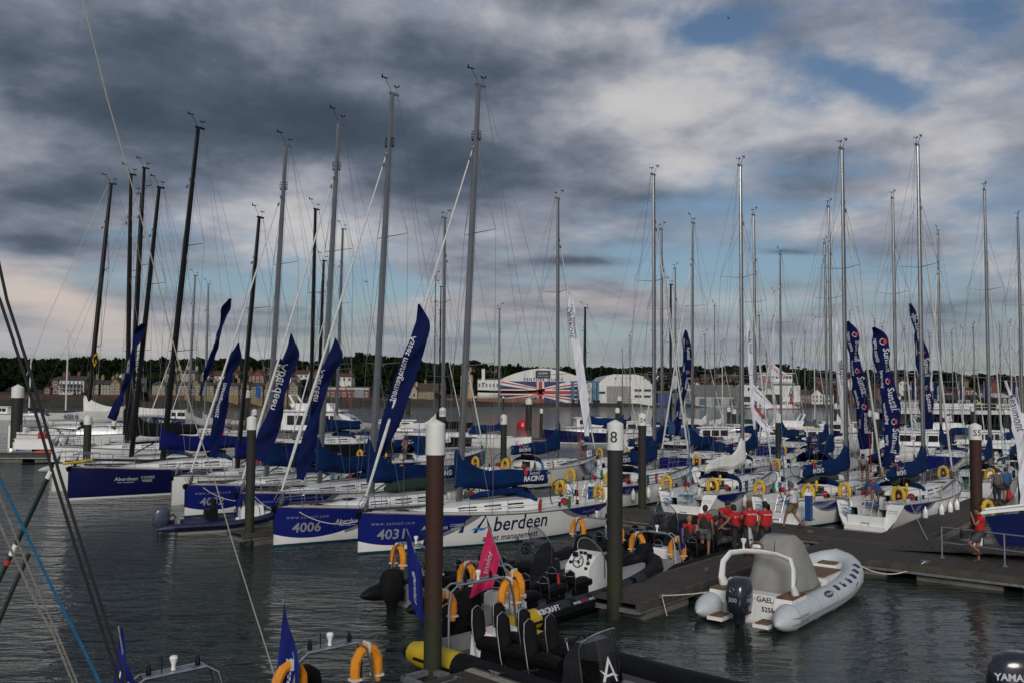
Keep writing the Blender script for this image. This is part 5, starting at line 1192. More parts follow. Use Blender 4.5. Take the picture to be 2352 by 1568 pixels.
# main walkway: far strip full length, near strip on the right
def along(p,du,dv): return (p.x+ux*du+vx*dv,p.y+uy*du+vy*dv)
A0=along(mfar,-2.45,-15.5); pontoon('long narrow main walkway running behind the inflatable boats',A0,-38.5,42,2.45,pl=.145,maxp=290)
B0=along(mfar,-2.50-3.75,1.2); pontoon('wide near half of the main walkway with the steel railing',B0,-38.5,24,3.72,pl=.145)
c0=G(2060,1232,.5); pontoon('finger pontoon running off between two white sterned yachts on the right',(c0.x+.9,c0.y-.4),52,17,1.7,maxp=110)
q=G(1088,1531,.5); ca,sa=math.cos(R_(-45.5)),math.sin(R_(-45.5)); pontoon('near pontoon corner at the bottom of the picture by the rusty pile',(q.x+ca*7,q.y+sa*7),134.5,7,2.6,z=.5)
solo('pale_edge_strip',mat('grip_strip',(.26,.245,.20),.9,var=.2),'pale grip strip along the edge of the near pontoon','strip',lambda b:b.box((3.5,-.19,.51),(6.9,.20,.012)),loc=(q.x,q.y,0),rot=(0,0,R_(-45.5)))
solo('pile_bracket',galv,'steel bracket ring holding the near rusty pile','bracket',lambda b:[b.box((0,.34,0),(.9,.10,.10)),b.box((-.42,0,0),(.10,.7,.10)),b.box((.42,0,0),(.10,.7,.10)),b.box((0,-.34,0),(.9,.10,.10))],loc=(G(991,1560,.45).x,G(991,1560,.45).y,.45),rot=(0,0,R_(-45.5)))
p=G(566,1222,.5); pontoon('low finger pontoon between the 4005 and 4006 bows',(p.x,p.y-.4),47,11,1.2,maxp=80)
p=G(-40,1047,.5); pontoon('broad pontoon head at the far left by the tall dark pile',(p.x,p.y),6,13.5,3.2,z=.6,maxp=0)
p=G(1196,1006,.5); pontoon('short pontoon end between the white cruiser and the navy hull',(p.x,p.y),8,8,2.2,maxp=0)
p=G(1386,1192,.5); pontoon('walkway stub behind the 8 pile',(p.x-2,p.y-.5),20,9,1.8,maxp=60) if False else None
p=G(1560,1100,.5); pontoon('finger pontoon among the right hand yachts, left one',(p.x,p.y),51,16,1.4,maxp=0)
p=G(2030,1120,.5); pontoon('finger pontoon among the right hand yachts, right one',(p.x,p.y),51,16,1.4,maxp=0)
PL=[('nearest rusty brown pile with green weed, bottom centre',993,1556,962,.178,None,.6,0),
('dark weedy pile marked 8 rising through the finger pontoon',1412,1392,963,.205,'18',.68,-.62),
('brown pile marked S5 behind the man in red',2245,1262,970,.205,'S5',.5,.35),
('dark pile marked S4 left of the red shirted crew',1475,1172,947,.19,'S4',.5,.2),
('dark weedy pile between the bows of 4005 and 4032',572,1234,953,.175,None,.45,0),
('pile standing before the navy hull on the left',198,1085,952,.24,None,.5,0),
('fat black pile on the far left pontoon head',36,1026,882,.50,None,1.0,0),
('black pile behind the blue yacht covers',564,1000,893,.42,None,.8,0),
('small pile with a 0 on its cap behind the dark weedy one',583,1010,938,.28,'0',.55,-.3),
('dark pile marked S3 right behind the nearest pile',1015,1080,934,.22,'S3',.55,0),
('dark slim pile marked 9 left of the white arched hangar doors',1156,1100,950,.20,'9',.55,-.7),
('distant black pile in midstream behind the navy banner',937,946,902,.60,None,.9,0),
('thin distant pile beside the pontoon end with the white cruiser',1243,1004,937,.20,None,.5,0),
('thick black pile before the union flag hangar',1214,1000,913,.40,None,.6,0),
('dark pile peeping over the 8 pile',1418,1010,935,.26,None,.5,0),
('farther black pile above the 8 pile in front of the grey hangar',1423,950,909,.60,None,.9,0),
('black pile under the second white pennant',1788,1085,947,.20,None,.6,0),
('left one of two slim piles in front of the low sheds',1674,1000,934,.24,None,.5,0),
('right one of two slim piles in front of the low sheds',1686,1000,938,.30,None,.5,0),
('slim pile between the white pennants left of the ferry',1738,1010,938,.22,None,.5,0),
('pile left of the large navy sail banner',1996,1040,940,.28,None,.5,0),
('brown pile beside the large navy sail banner',2013,1050,945,.26,None,.5,0),
('black pile in the water right of the ferry',1922,975,925,.50,None,.8,0),
('pile under the wharf pier left of the white banner',2169,1010,947,.22,None,.5,0),
('thick pile behind the S5 pile at the wharf pier',2236,1010,930,.30,None,.6,0),
('pile at the wharf pier beside the right white banner',2312,1010,939,.30,None,.5,0),
('brown pile cut by the right picture edge',2349,1130,946,.24,None,.5,0),
('distant pile in front of the timber quay fence, left',1092,938,908,.35,None,.5,0),('distant pile in front of the timber quay fence, right',1156,936,909,.35,None,.5,0)]
for lab,u,vb,vt,r,tx,ch,tf in PL:
    g=G(u,vb,.3); top=D(u,vt,g.y).z; pile(lab,g.x,g.y,top,r,ch,tx,tface=tf,rusty=('rusty brown' in lab or lab.startswith('brown')))
# ================================================================ YACHTS
def bowpos(u,v,h,k=1): g=G(u,v,0); return (g.x-math.cos(R_(h))*4.6*k,g.y-math.sin(R_(h))*4.6*k)
RK=2.6
S={}
S['4031']=sailboat('white racing yacht numbered 4031 with navy bow and large aberdeen lettering',None,36,221,rake=RK,mx_=bowpos(822,1272,221),Hm=18.5,number='4031',roof='dodger_roll')
S['4006']=sailboat('white racing yacht numbered 4006 beside the largest one',None,38,227,rake=RK,mx_=bowpos(628,1255,227),Hm=18.7,number='4006')
S['4005']=sailboat('white racing yacht numbered 4005 whose bow is half hidden by the pile',None,43,233,rake=RK,mx_=bowpos(541,1212,233),Hm=18.9,number='4005')
S['4032']=sailboat('white racing yacht numbered 4032 with navy bow behind the small dinghy',None,46,233,rake=RK,mx_=bowpos(423,1187,233),Hm=18.6,number='4032')
S['wb']=sailboat('plain white hulled yacht with a dark mast between 4032 and the navy hull',None,50,243,hull='white',rake=5,mx_=bowpos(393,1160,243),Hm=15.8,spar='carbon',cover='royal',sunsail=False,lod=0,bl=5.4,jib=False,hm=.5)
S['nv']=sailboat('long navy hulled racing yacht with aberdeen cowes week print on its bow',None,52,231,hull='navy',rake=4.8,L=14,mx_=bowpos(155,1148,231,14/12),Hm=21.6,spar='carbon',cover='royal',sunsail=False,bl=5.4,jib=False,hm=.5)
S['w2']=sailboat('white yacht with bowsprit showing just left of the navy hull',None,57,236,hull='white',rake=4.6,L=13,mx_=bowpos(118,1128,236,13/12),Hm=18.8,spar='carbon',cover=None,jib=False,bl=5)
S['M1']=sailboat('tall dark masted racer with pale sail cover, leftmost of the leaning masts',(197,1010),92,205,hull='white',rake=3.6,L=18,Hm=27,spar='carbon',cover='white',sunsail=False,jib=False,bl=5.2,lod=1,hm=.8)
S['gy']=sailboat('grey hulled yacht with black boom cover behind the navy hull',(298,1050),72,232,hull='grey',rake=1.2,L=14,Hm=23.7,spar='carbon',cover='black',sunsail=False,jib=False,bl=5.2,lod=1)
S['m2']=sailboat('big white racer with black mast, left of a close pair behind the navy hull',(291,1040),69,225,hull='white',rake=-1.0,L=14,Hm=22.3,spar='carbon',cover='black',sunsail=False,jib=False,lod=1)
S['imoca']=sailboat('long white ocean racer with pale grey boom sail numbered 6006',(298,1035),88,9,hull='white',rake=-.9,L=16.5,Hm=25,spar='carbon',cover='grey',sunsail=False,jib=False,bl=5.6,lod=1,hm=.9)
S['m6']=sailboat('black hulled racer with dark mast behind 4005',(712,1015),76,236,hull='black',rake=.2,L=15,Hm=21.2,spar='carbon',cover='navy',sunsail=False,jib=False,lod=1)
S['m6b']=sailboat('dark masted racer close right of the black hulled one',(728,1015),84,236,hull='white',rake=1.4,L=14,Hm=18,spar='carbon',cover='navy',sunsail=False,jib=False,lod=1)
S['s1']=sailboat('white cruising yacht with thick pale furled sail behind 4005',(772,985),84,228,hull='white',rake=1.0,L=13,Hm=21,cover='grey',sunsail=False,lod=1)
S['s2']=sailboat('white yacht with twin spreaders, left of two beyond the navy covers',(431,975),100,215,hull='white',rake=1.2,L=12,Hm=18.5,cover='grey',sunsail=False,lod=1,spn=3)
S['s3']=sailboat('white yacht with slim mast, right of two beyond the navy covers',(470,975),104,200,hull='white',rake=.0,L=11,Hm=18,cover='grey',sunsail=False,lod=1)
S['d1']=sailboat('white racing yacht with red striped jib behind the nearest pile',(1016,1070),66,50,rake=.2,Hm=18.6,lod=1,roof='dodger')
S['c1']=sailboat('carbon masted racer beyond the nearest pile',(1008,1000),96,225,hull='black',spar='carbon',rake=.1,L=12,Hm=17,cover='black',sunsail=False,jib=False,lod=2)
S['c2']=sailboat('thin masted cream yacht left of the numbered S3 pile',(996,990),100,40,hull='white',rake=0,L=11,Hm=18.6,cover='white',sunsail=False,lod=2)
S['n8']=sailboat('white cruising yacht marked 8 moored at the open pontoon end',(1146,995),97,-32,hull='white',rake=.3,L=10.5,Hm=14.8,cover='navy',sunsail=False,lod=1,roof='dodger',bl=4.2,jib=False,hm=.4)
S['bh']=sailboat('navy hulled cruising yacht beyond the open water in the middle',(1342,990),108,188,hull='navy',spar='carbon',rake=.2,L=13,Hm=16,cover='navy',sunsail=False,lod=1,jib=False,roof='dodger')
S['M12']=sailboat('white yacht lettered Diversity on its stern',(1280,1065),60.4,50,rake=.2,Hm=18.9,lod=0)
S['M13']=sailboat('white racing yacht whose stern shows behind the 8 pile',(1503,1085),52.3,52,rake=.2,Hm=18.6)
S['M15']=sailboat('white racing yacht with transom number 4004 and white folded mainsail',(1706,1090),49.3,54,rake=.25,Hm=18.4,cover='white',sunsail=False,hm=1.3)
S['M18']=sailboat('white racing yacht with transom number 4029 behind the red shirted crew',(1945,1100),46.4,46,rake=.25,Hm=18.6)
S['M20']=sailboat('white racing yacht with transom number 4025 nearest the railing',(2122,1110),45.6,47,rake=.2,Hm=18.6)
S['M22']=sailboat('white racing yacht berthed right of the S5 pile',(2275,1075),56.4,52,rake=.2,Hm=18.8)
S['M24']=sailboat('white racing yacht whose mast stands at the right picture edge',(2351,1060),64,52,rake=.2,Hm=18.5)
S['M14']=sailboat('white racing yacht with its bow towards the middle pontoon, tallest of the far group',(1590,1000),67,230,rake=.4,Hm=18.6,lod=1,roof='dodger')
S['M16']=sailboat('white racing yacht second back behind the white folded mainsail',(1736,1060),64,52,rake=.2,Hm=18.6,lod=1)
S['M17']=sailboat('white racing yacht third back left of the navy sail banners',(1911,1050),61,52,rake=.3,Hm=18.6,lod=1,roof='dodger')
S['M19']=sailboat('white racing yacht behind the large rippling navy banner',(2060,1040),59,52,rake=.2,Hm=18.8,lod=1,roof='dodger')
S['M13b']=sailboat('white racing yacht just right of the tall mast over the S4 pile',(1521,1040),70,50,rake=.25,Hm=18.6,lod=1)
S['M21']=sailboat('white racing yacht behind the white folded banner pole right of 4025',(2162,1020),71,232,rake=.2,Hm=18.6,lod=1)
S['f1']=sailboat('white racing yacht far back between two navy banners',(1900,1010),76,52,rake=.2,Hm=18.6,lod=1)
S['f2']=sailboat('white racing yacht moored in front of the ferry bow',(1794,985),82,228,rake=.2,Hm=18.6,lod=1)
S['f3']=sailboat('white racing yacht behind the thin navy banner',(1552,985),92,52,rake=.2,Hm=18.6,lod=1)
S['G1']=sailboat('dark blue hulled yacht named gigi behind the tall navy banner',(1540,1000),84,225,hull='black',spar='carbon',rake=.3,Hm=16,L=12,cover='blue',sunsail=False,lod=1)
BG=[(1447,985,120,'navy',13.5),(1500,990,104,'navy',12.5),(1620,980,110,'white',13),(1642,975,98,'white',15.4),(1660,975,120,'white',12.5),(1700,985,112,'green',13.5),(1762,978,118,'white',13.2),(1778,975,100,'white',17),(1822,975,125,'grey',13),(1850,980,118,'blue',14),(1872,985,108,'blue',14.5),(1925,980,118,'white',13.2),(1955,980,102,'white',15),(1975,978,96,'navy',14.5),(2030,985,108,'navy',14),(2080,985,92,'white',12.6),(2104,980,112,'navy',13),(2138,985,100,'white',12.4),(2190,985,96,'navy',12.5),(2212,980,104,'white',13.4),(2240,985,92,'blue',12.8),(2300,985,100,'white',13.6),(2326,990,86,'navy',12.6),(2345,985,104,'white',13),(1430,990,130,'navy',12),(1573,985,122,'white',12.6),(1746,990,92,'navy',13.8),(2010,990,90,'navy',13.2)]
BGL=['just above the fat 8 pile cap','right of the sports cruiser with tan canopy','above the blue corrugated shed','before the white shed with blue shutters','first left of the slim pile pair','first right of the slim pile pair','between the two white pennants','behind the how pennant','touching the ferry bow','below the ferry lettering','below the ferry stern','against the slate roofed houses','left of the narrow white banner','behind the left navy sail banner','between the left and the rippling navy banners','right of the rippling navy banner','left of the tall pointed navy banner','right of the tall pointed navy banner','left of the S5 pile under the pier','directly over the S5 pile','right of the S5 pile','left of the right white banner','behind the right white banner','at the right picture edge','beyond the 8 pile near the quay','behind the dark blue hulled yacht','beneath the anniversary flag','behind the brown pile by the banners']
for i,(u,v,d,cv,Hm) in enumerate(BG):
    hc=['white','white','blue','white','white','navy'][i%6]
    sailboat('small %s yacht, %s boom cover, mast %s'%(hc,cv,BGL[i]),(u,v),d,[52,230,48,228][i%4],hull=hc,rake=rnd.uniform(-.3,.8),Hm=Hm,L=10.5+(i%3),cover=cv,sunsail=False,lod=2,jib=i%2==0,group='small yachts packed in the background rows',spar=['alu','white','alu'][i%3],bl=4.2,hm=.7)
for i,(u,v,d,lab) in enumerate([(232,960,150,'small white sloop on the river left of the leaning masts'),(66,955,170,'blue and white sloop moored in the river at the far left')]):
    sailboat(lab,(u if i else 150/1.0,v),d,200 if i else 190,hull='white',rake=.2,Hm=15 if i==0 else 13,L=9.5,cover='navy',sunsail=False,lod=1,spar='white',bl=3.6,jib=False,hm=.4)
pw=mat('print_white',(.52,.53,.56),.7,var=0); pn=mat('print_navy_hull',(.012,.018,.06),.4,var=0); pgr=mat('print_grey',(.22,.23,.26),.5,var=0); prr=mat('print_red',(.45,.02,.03),.7,var=0); pbl=mat('print_sky',(.02,.22,.50),.5,var=0)
def hulltext(bi,s,items):
    """port side (s=1) reads bow to stern, starboard stern to bow"""
    for i,(txt,size,x,z,m_,k) in enumerate(items):
        mb=MB(); letter(mb,lambda a,c:hullpt(x-s*a,z+c,s,.012),txt,size,**k); obj('hull_lettering',mb.mesh('hull_lettering',m_,0),bi['root'])
def hullshape(bi,s,polys,m_,nm='hull_emblem'):
    mb=MB()
    for p in polys: mb.add([hullpt(x,z,s,.013) for x,z in p],[tuple(range(len(p)))])
    obj(nm,mb.mesh(nm,m_,0),bi['root'])
for k in ('4031','4006','4005','4032'):
    hulltext(S[k],1,[(k,.52,10.85,.50,pgr,dict(bold=.02)),('www.sunsail.com',.17,10.85,1.02,pgr,dict(sp=1.25)),('Aberdeen',.24,9.35,.76,pw,dict()),('Asset management',.085,9.35,.65,pw,dict()),('COWES',.16,8.52,.84,pw,dict()),('WEEK',.16,8.52,.68,pw,dict())])
    hullshape(S[k],1,[[(8.22,.58),(9.92,.58),(9.92,1.04),(8.22,1.04)]],mat('print_panel',(.012,.020,.085),.4,var=0),'hull_panel')
b=S['4031']
hulltext(b,1,[('berdeen',.82,5.6,.55,pn,dict(bold=.012)),('asset management',.36,6.0,.17,pn,dict(bold=.01)),('Sunsail F40',.18,1.75,.88,pgr,dict(shear=.2)),])
sh_=lambda P_:[(x+2.45,z) for x,z in P_]
hullshape(b,1,[sh_([(5.36,.54),(5.20,.54),(4.93,1.16),(4.97,1.26)]),sh_([(4.97,1.26),(4.93,1.16),(4.70,.54),(4.53,.54)])],pn); hullshape(b,1,[sh_([(5.5,.66),(5.25,.76),(4.98,.71),(4.72,.76),(4.98,.61),(5.25,.66)])],pbl)
hulltext(S['nv'],1,[('Aberdeen',.24,9.75,.80,pw,dict()),('Asset management',.09,9.75,.69,pw,dict()),('COWES',.17,8.86,.86,pw,dict()),('WEEK',.17,8.86,.70,pw,dict())])
hulltext(S['imoca'],-1,[('Vestas',.55,3.6,.35,mat('print_teal',(.02,.18,.26),.5,var=0),dict(bold=.03,shear=.2))])
hulltext(S['M12'],-1,[('Diversity',.36,1.9,.45,pn,dict(shear=.15,bold=.01))]); hulltext(S['M13'],-1,[('Sunsail F40',.18,1.8,.88,pgr,dict(shear=.2))]); hulltext(S['G1'],1,[('GIGI',.5,9.5,.5,pw,dict(bold=.02))])
hullshape(S['imoca'],-1,[[(0.3,.05),(1.9,.05),(1.9,.62),(.3,.62)]],mat('imoca_blue',(.02,.12,.42),.4),'hull_panel')
def transomtext(bi,lines):
    for (txt,size,y,z) in lines:
        mb=MB(); letter(mb,lambda a,c:Vector((.28+(z+c-.55)*.36-.035 if z+c>.55 else .02,y-a,z+c)),txt,size); obj('transom_lettering',mb.mesh('transom_lettering',pgr,0),bi['root'])
for k,n in (('M15','4004'),('M18','4029'),('M20','4025')): transomtext(S[k],[('Sunsail',.16,1.10,.92),(n,.16,1.10,.76),('Portsmouth',.09,-1.05,.86),('No. 917196',.08,-1.05,.76)])
mb=MB(); g=S['M15']['root']
letter(mb,lambda a,c:Vector((.22,-a+.1,.66+c)),'GARMIN',.16,bold=.02); obj('sill_lettering',mb.mesh('sill_lettering',pn,0),g)
# grey boom sail number
bi=S['imoca']; mb=MB(); bz=2.35
letter(mb,lambda a,c:Vector((mx(bz,bi['rk'])-3.9+a,-.30,bz-.12+c)),'600 6',.42,bold=.03); obj('sail_number',mb.mesh('sail_number',pn,0),bi['root'])
for k,tx in (('gy','new business'),('m2','gill')):
    bi=S[k]; mb=MB(); s_=1; letter(mb,lambda a,c:Vector((mx(2.35,bi['rk'])-2.2-a,.29,2.33+c)),tx,.22); obj('cover_lettering',mb.mesh('cover_lettering',pw,0),bi['root'])
bi=S['gy']; mb=MB(); letter(mb,lambda a,c:Vector((mx(8,bi['rk'])-c*1,.20,6.6+a)),'Gill',.75,bold=.03); obj('mast_lettering',mb.mesh('mast_lettering',pw,0),bi['root'])
# bowsprit and red sheets on the left boats
bi=S['w2']; solo('bowsprit',carbon,'black bowsprit pole pointing left from the white yacht by the navy hull','bowsprit',lambda b:b.tube((0,0,0),(2.2,0,.03),.07,.04,7),loc=w2(bi,11.6,0,1.5),rot=(0,0,bi['h']))
bi=S['nv']; solo('sail_bag_roll',mat('roll_black',(.02,.02,.022),.7),'long black and yellow rolled sail lying on the navy yacht\'s foredeck','sail',lambda b:b.path([(0,0,.1),(2,.1,.12),(5.2,.1,.35)],[.06,.09,.07],7),loc=w2(bi,6.6,.2,1.5),rot=(0,0,bi['h']))
solo('sail_bag_tip',buoyy,'yellow end of the rolled sail on the navy yacht\'s bow','sail',lambda b:b.tube((0,0,0),(1.6,0,-.12),.085,.06,8),loc=w2(bi,11.0,.25,1.78),rot=(0,0,bi['h']))
# ================================================================ LIFEBUOYS on the yacht sterns
bd={'4031':'the largest foreground yacht','4006':'the second foreground yacht','4005':'the yacht behind the dark weedy pile','M12':'the Diversity yacht','M13':'the yacht behind the 8 pile','M15':'the yacht with white folded mainsail','M18':'the yacht behind the red crew','M20':'the yacht nearest the railing','M22':'the yacht right of the S5 pile','M24':'the yacht at the right edge','M16':'the yacht one row behind it','M17':'the third back yacht','M19':'the yacht behind the rippling banner','M13b':'the yacht beyond the S4 pile','d1':'the yacht behind the nearest pile','M14':'the far group yacht','f1':'the far back yacht between navy banners','M21':'the yacht behind the banner pole'}
for k,n in bd.items():
    for s,nm in ((1,'port'),(-1,'starboard')):
        bi=S[k]; p=w2(bi,.66,s*1.20,ST(0)+.42); buoy('yellow horseshoe, %s stern rail of %s'%(nm,n),p,bi['h']+R_(90),None,1.0)
# fenders
for i,(x,s) in enumerate(((2.2,-1),(4.0,-1),(5.2,-1),(6.4,-1))):
    bi=S['M20']; p=w2(bi,x,s*(hully(x/12,.8)+.14),1.0); fender(['white fender nearest the stern of yacht 4025','second white fender along the side of yacht 4025','third white fender along the side of yacht 4025','fourth white fender near the bow of yacht 4025'][i],p)
for i,x in enumerate((2.0,3.4,4.6)):
    bi=S['M13']; fender(['white fender near the stern of the yacht behind the 8 pile','middle white fender of the yacht behind the 8 pile','forward white fender of the yacht behind the 8 pile'][i],w2(bi,x,-(hully(x/12,.8)+.14),1.0))
for i,x in enumerate((3.,5.)): fender(['white fender hanging aft on yacht 4004','white fender hanging amidships on yacht 4004'][i],w2(S['M15'],x,-(hully(x/12,.8)+.14),1.0))
for i,(k,x) in enumerate((('M12',1.2),('M12',3.0))): fender(['white fender on the Diversity yacht stern quarter','white fender farther forward on the Diversity yacht'][i],w2(S[k],x,-(hully(x/12,.8)+.14),1.1))
# folded sail bags on deck
for k,x,m_,l in (('4006',5.2,mat('bag_green',(.015,.035,.028),.85),'dark green sail bag on the deck of 4006'),('M20',5.6,mat('bag_green',(.015,.035,.028),.85),'dark green sail bag on yacht 4025 beneath the boom'),('M18',5.0,mat('bag_grey',(.045,.045,.05),.85,bump=.3),'long dark grey sail bag on yacht 4029'),('4031',5.4,navy,'flat navy cover along the cabin top of 4031')):
    h_=.16 if k=='4031' else .30
    solo('sail_bag',m_,l,'sail bag',lambda b,x=x:b.path([(-1.6,0,.0),(-1.2,0,.1),(0,.05,.14),(1.1,0,.08),(1.6,0,0)],[h_*.6,h_,h_*1.1,h_,h_*.5],10,flat=.8),loc=w2(S[k],x,.2,coachtop(5.4)+h_*.6),rot=(0,0,S[k]['h']))
# blue service pedestals on the pontoon, orange cone
def pedestal(l,p): 
    t=thing('service_pedestal',l,'pedestal',p,R_(51),'blue service pedestals'); part('post',mat('pedestal_blue',(.012,.05,.20),.4),t,lambda b:b.box((0,0,.55),(.28,.24,1.1))); part('top',white,t,lambda b:b.box((0,0,1.16),(.32,.28,.14),tz=.8)); part('hose',ropebl,t,lambda b:b.path([(.18,.02,.7),(.26,.0,.4),(.2,.08,.12),(.35,-.1,.03),(.15,-.2,.03)],.02,5))
pedestal('blue and white service pedestal behind the white shirted man',G(1858,1195,.5)); pedestal('blue service pedestal beside the Sunsail stern at the 8 pile',G(1366,1180,.5)+Vector((0,1.5,0)))
# ================================================================ RIGID INFLATABLES
RI={}
RI['A']=rib('black inflatable boat with white console, yellow tube ends and solent events print',(-.72,22.75,0),50.8,L=8.0,w=1.0,cone=yel,console='white',nseat=6,conx=4.55,fh=1.62,side_patch=True,text=((-1,1.25,.13,'RIBCRAFT',.20,pw,.03),(-1,3.35,.13,'-events.co.uk',.15,pw,.01),(-1,2.45,.13,'www.',.15,pw,.01),(-1,2.78,.13,'solent',.15,mat('print_pink',(.35,.01,.06),.6,var=0),.01)))
RI['B']=rib('black inflatable boat with black console behind the white console one',(-2.85,24.95,0),43,L=8.6,w=1.05,console='black',nseat=6,conx=4.9,fh=1.7,cone=hyp)
RI['C']=rib('nearest black and yellow inflatable boat with tall backrests and curved smoked screen',(-.95,20.5,0),-45.5,L=9.4,w=1.22,r=.28,cone=yel,tip=hyp,conestart=1.15,wrap=True,cony=-.45,seaty=-.15,console='black',nseat=6,conx=4.05,seats='tall',fh=1.75,conh=1.62,seatrange=(1.35,2.9),side_patch=False,text=((1,3.05,.12,'Aberdeen',.22,pw,.01),(1,3.05,.02,'Asset management',.09,pw,.0),(1,.55,.18,'RIBCRAFT',.18,blackm,.03)))
RI['E']=rib('black inflatable boat farthest back, its bow against the white transoms',(2.75,31.2,0),50.8,L=8.4,w=1.0,console='black',nseat=6,conx=4.9,fh=1.62,cone=hyp)
RI['Fb']=rib('black inflatable boat with the seated crew beside the finger pontoon',(4.55,29.5,0),50.8,L=7.6,w=.95,console='black',nseat=6,conx=4.4,fh=1.4,cone=hyp,engine='cover')
RI['Gb']=rib('inflatable boat at the bottom left with arch, dark engine hood and two orange lifebuoys',(-3.25,15.7,0),-47,L=8.0,w=.95,console='black',nseat=2,conx=4.6,fh=1.62,cone=hyp,seatrange=(1.6,2.4))
RI['Hb']=rib('inflatable boat at the bottom left corner of which only the steel arch shows',(-5.35,14.3,0),-47,L=8.0,w=.95,console='black',nseat=2,conx=4.6,fh=1.62,cone=hyp,seatrange=(1.6,2.4))
# white engine boxes
for k,l in (('A','white locker box behind the seats of the solent events boat'),('Fb','white locker box with blue stripes behind the crewed inflatable'),('C','white locker box under the arch of the nearest inflatable')):
    bi=RI[k]; solo('locker_box',white,l,'box',lambda b:[b.box((0,0,.24),(.62,.95,.48),tz=.94),b.box((0,0,.5),(.5,.8,.05))],loc=w2(bi,.95,0,.30),rot=(0,0,bi['h']),group='white locker boxes',key='lb')
def fbuoy(k,s,l,dz=.45):
    bi=RI[k]; p=w2(bi,bi['fx'],s*(bi['w']*.80-.02),bi['fh']-dz); buoy(l,p,bi['h']+R_(90),buoyo,1.0,group='orange horseshoe lifebuoys on the inflatable boats')
for k,n in (('A','the solent events inflatable'),('B','the black inflatable behind it'),('C','the nearest black and yellow inflatable'),('E','the farthest black inflatable'),('Fb','the crewed black inflatable'),('Gb','the bottom left inflatable')):
    fbuoy(k,1,'orange horseshoe lifebuoy on the port side arch of %s'%n); fbuoy(k,-1,'orange horseshoe lifebuoy on the starboard side arch of %s'%n)
# red lifejacket strap, logo on the near screen
bi=RI['A']; solo('red_lifejacket',mat('lifejacket_red',(.42,.012,.015),.8,bump=.3),'red lifejacket hanging between the seats of the solent events boat','lifejacket',lambda b:b.path([(0,0,.5),(.02,.03,.3),(0,0,.15),(.03,0,-.1)],[.05,.09,.06,.05],6,flat=.5),loc=w2(bi,2.75,-.35,.55))
bi=RI['C']; cons=[c for c in bi['root'].children if c.name.startswith('console')][0]
mb=MB()
def LP(a,c):
    th=-.42+a/.45; z=.86+c; return Vector((.165+.495*math.cos(th)-.22*max(0,z-.5),.425*math.sin(th)*(1-.04*z),z-.25))
for P_ in ([(-.20,-.28),(-.14,-.28),(.015,.20),(-.01,.27)],[(.20,-.28),(.14,-.28),(-.02,.16),(.0,.27)],[(-.24,-.18),(-.1,-.08),(.06,-.12),(.24,-.02),(.10,-.18),(-.06,-.14)]): mb.add([LP(-a*.8,c*.8) for a,c in P_],[tuple(range(len(P_)))])
obj('screen_emblem',mb.mesh('screen_emblem',pw,0),cons)
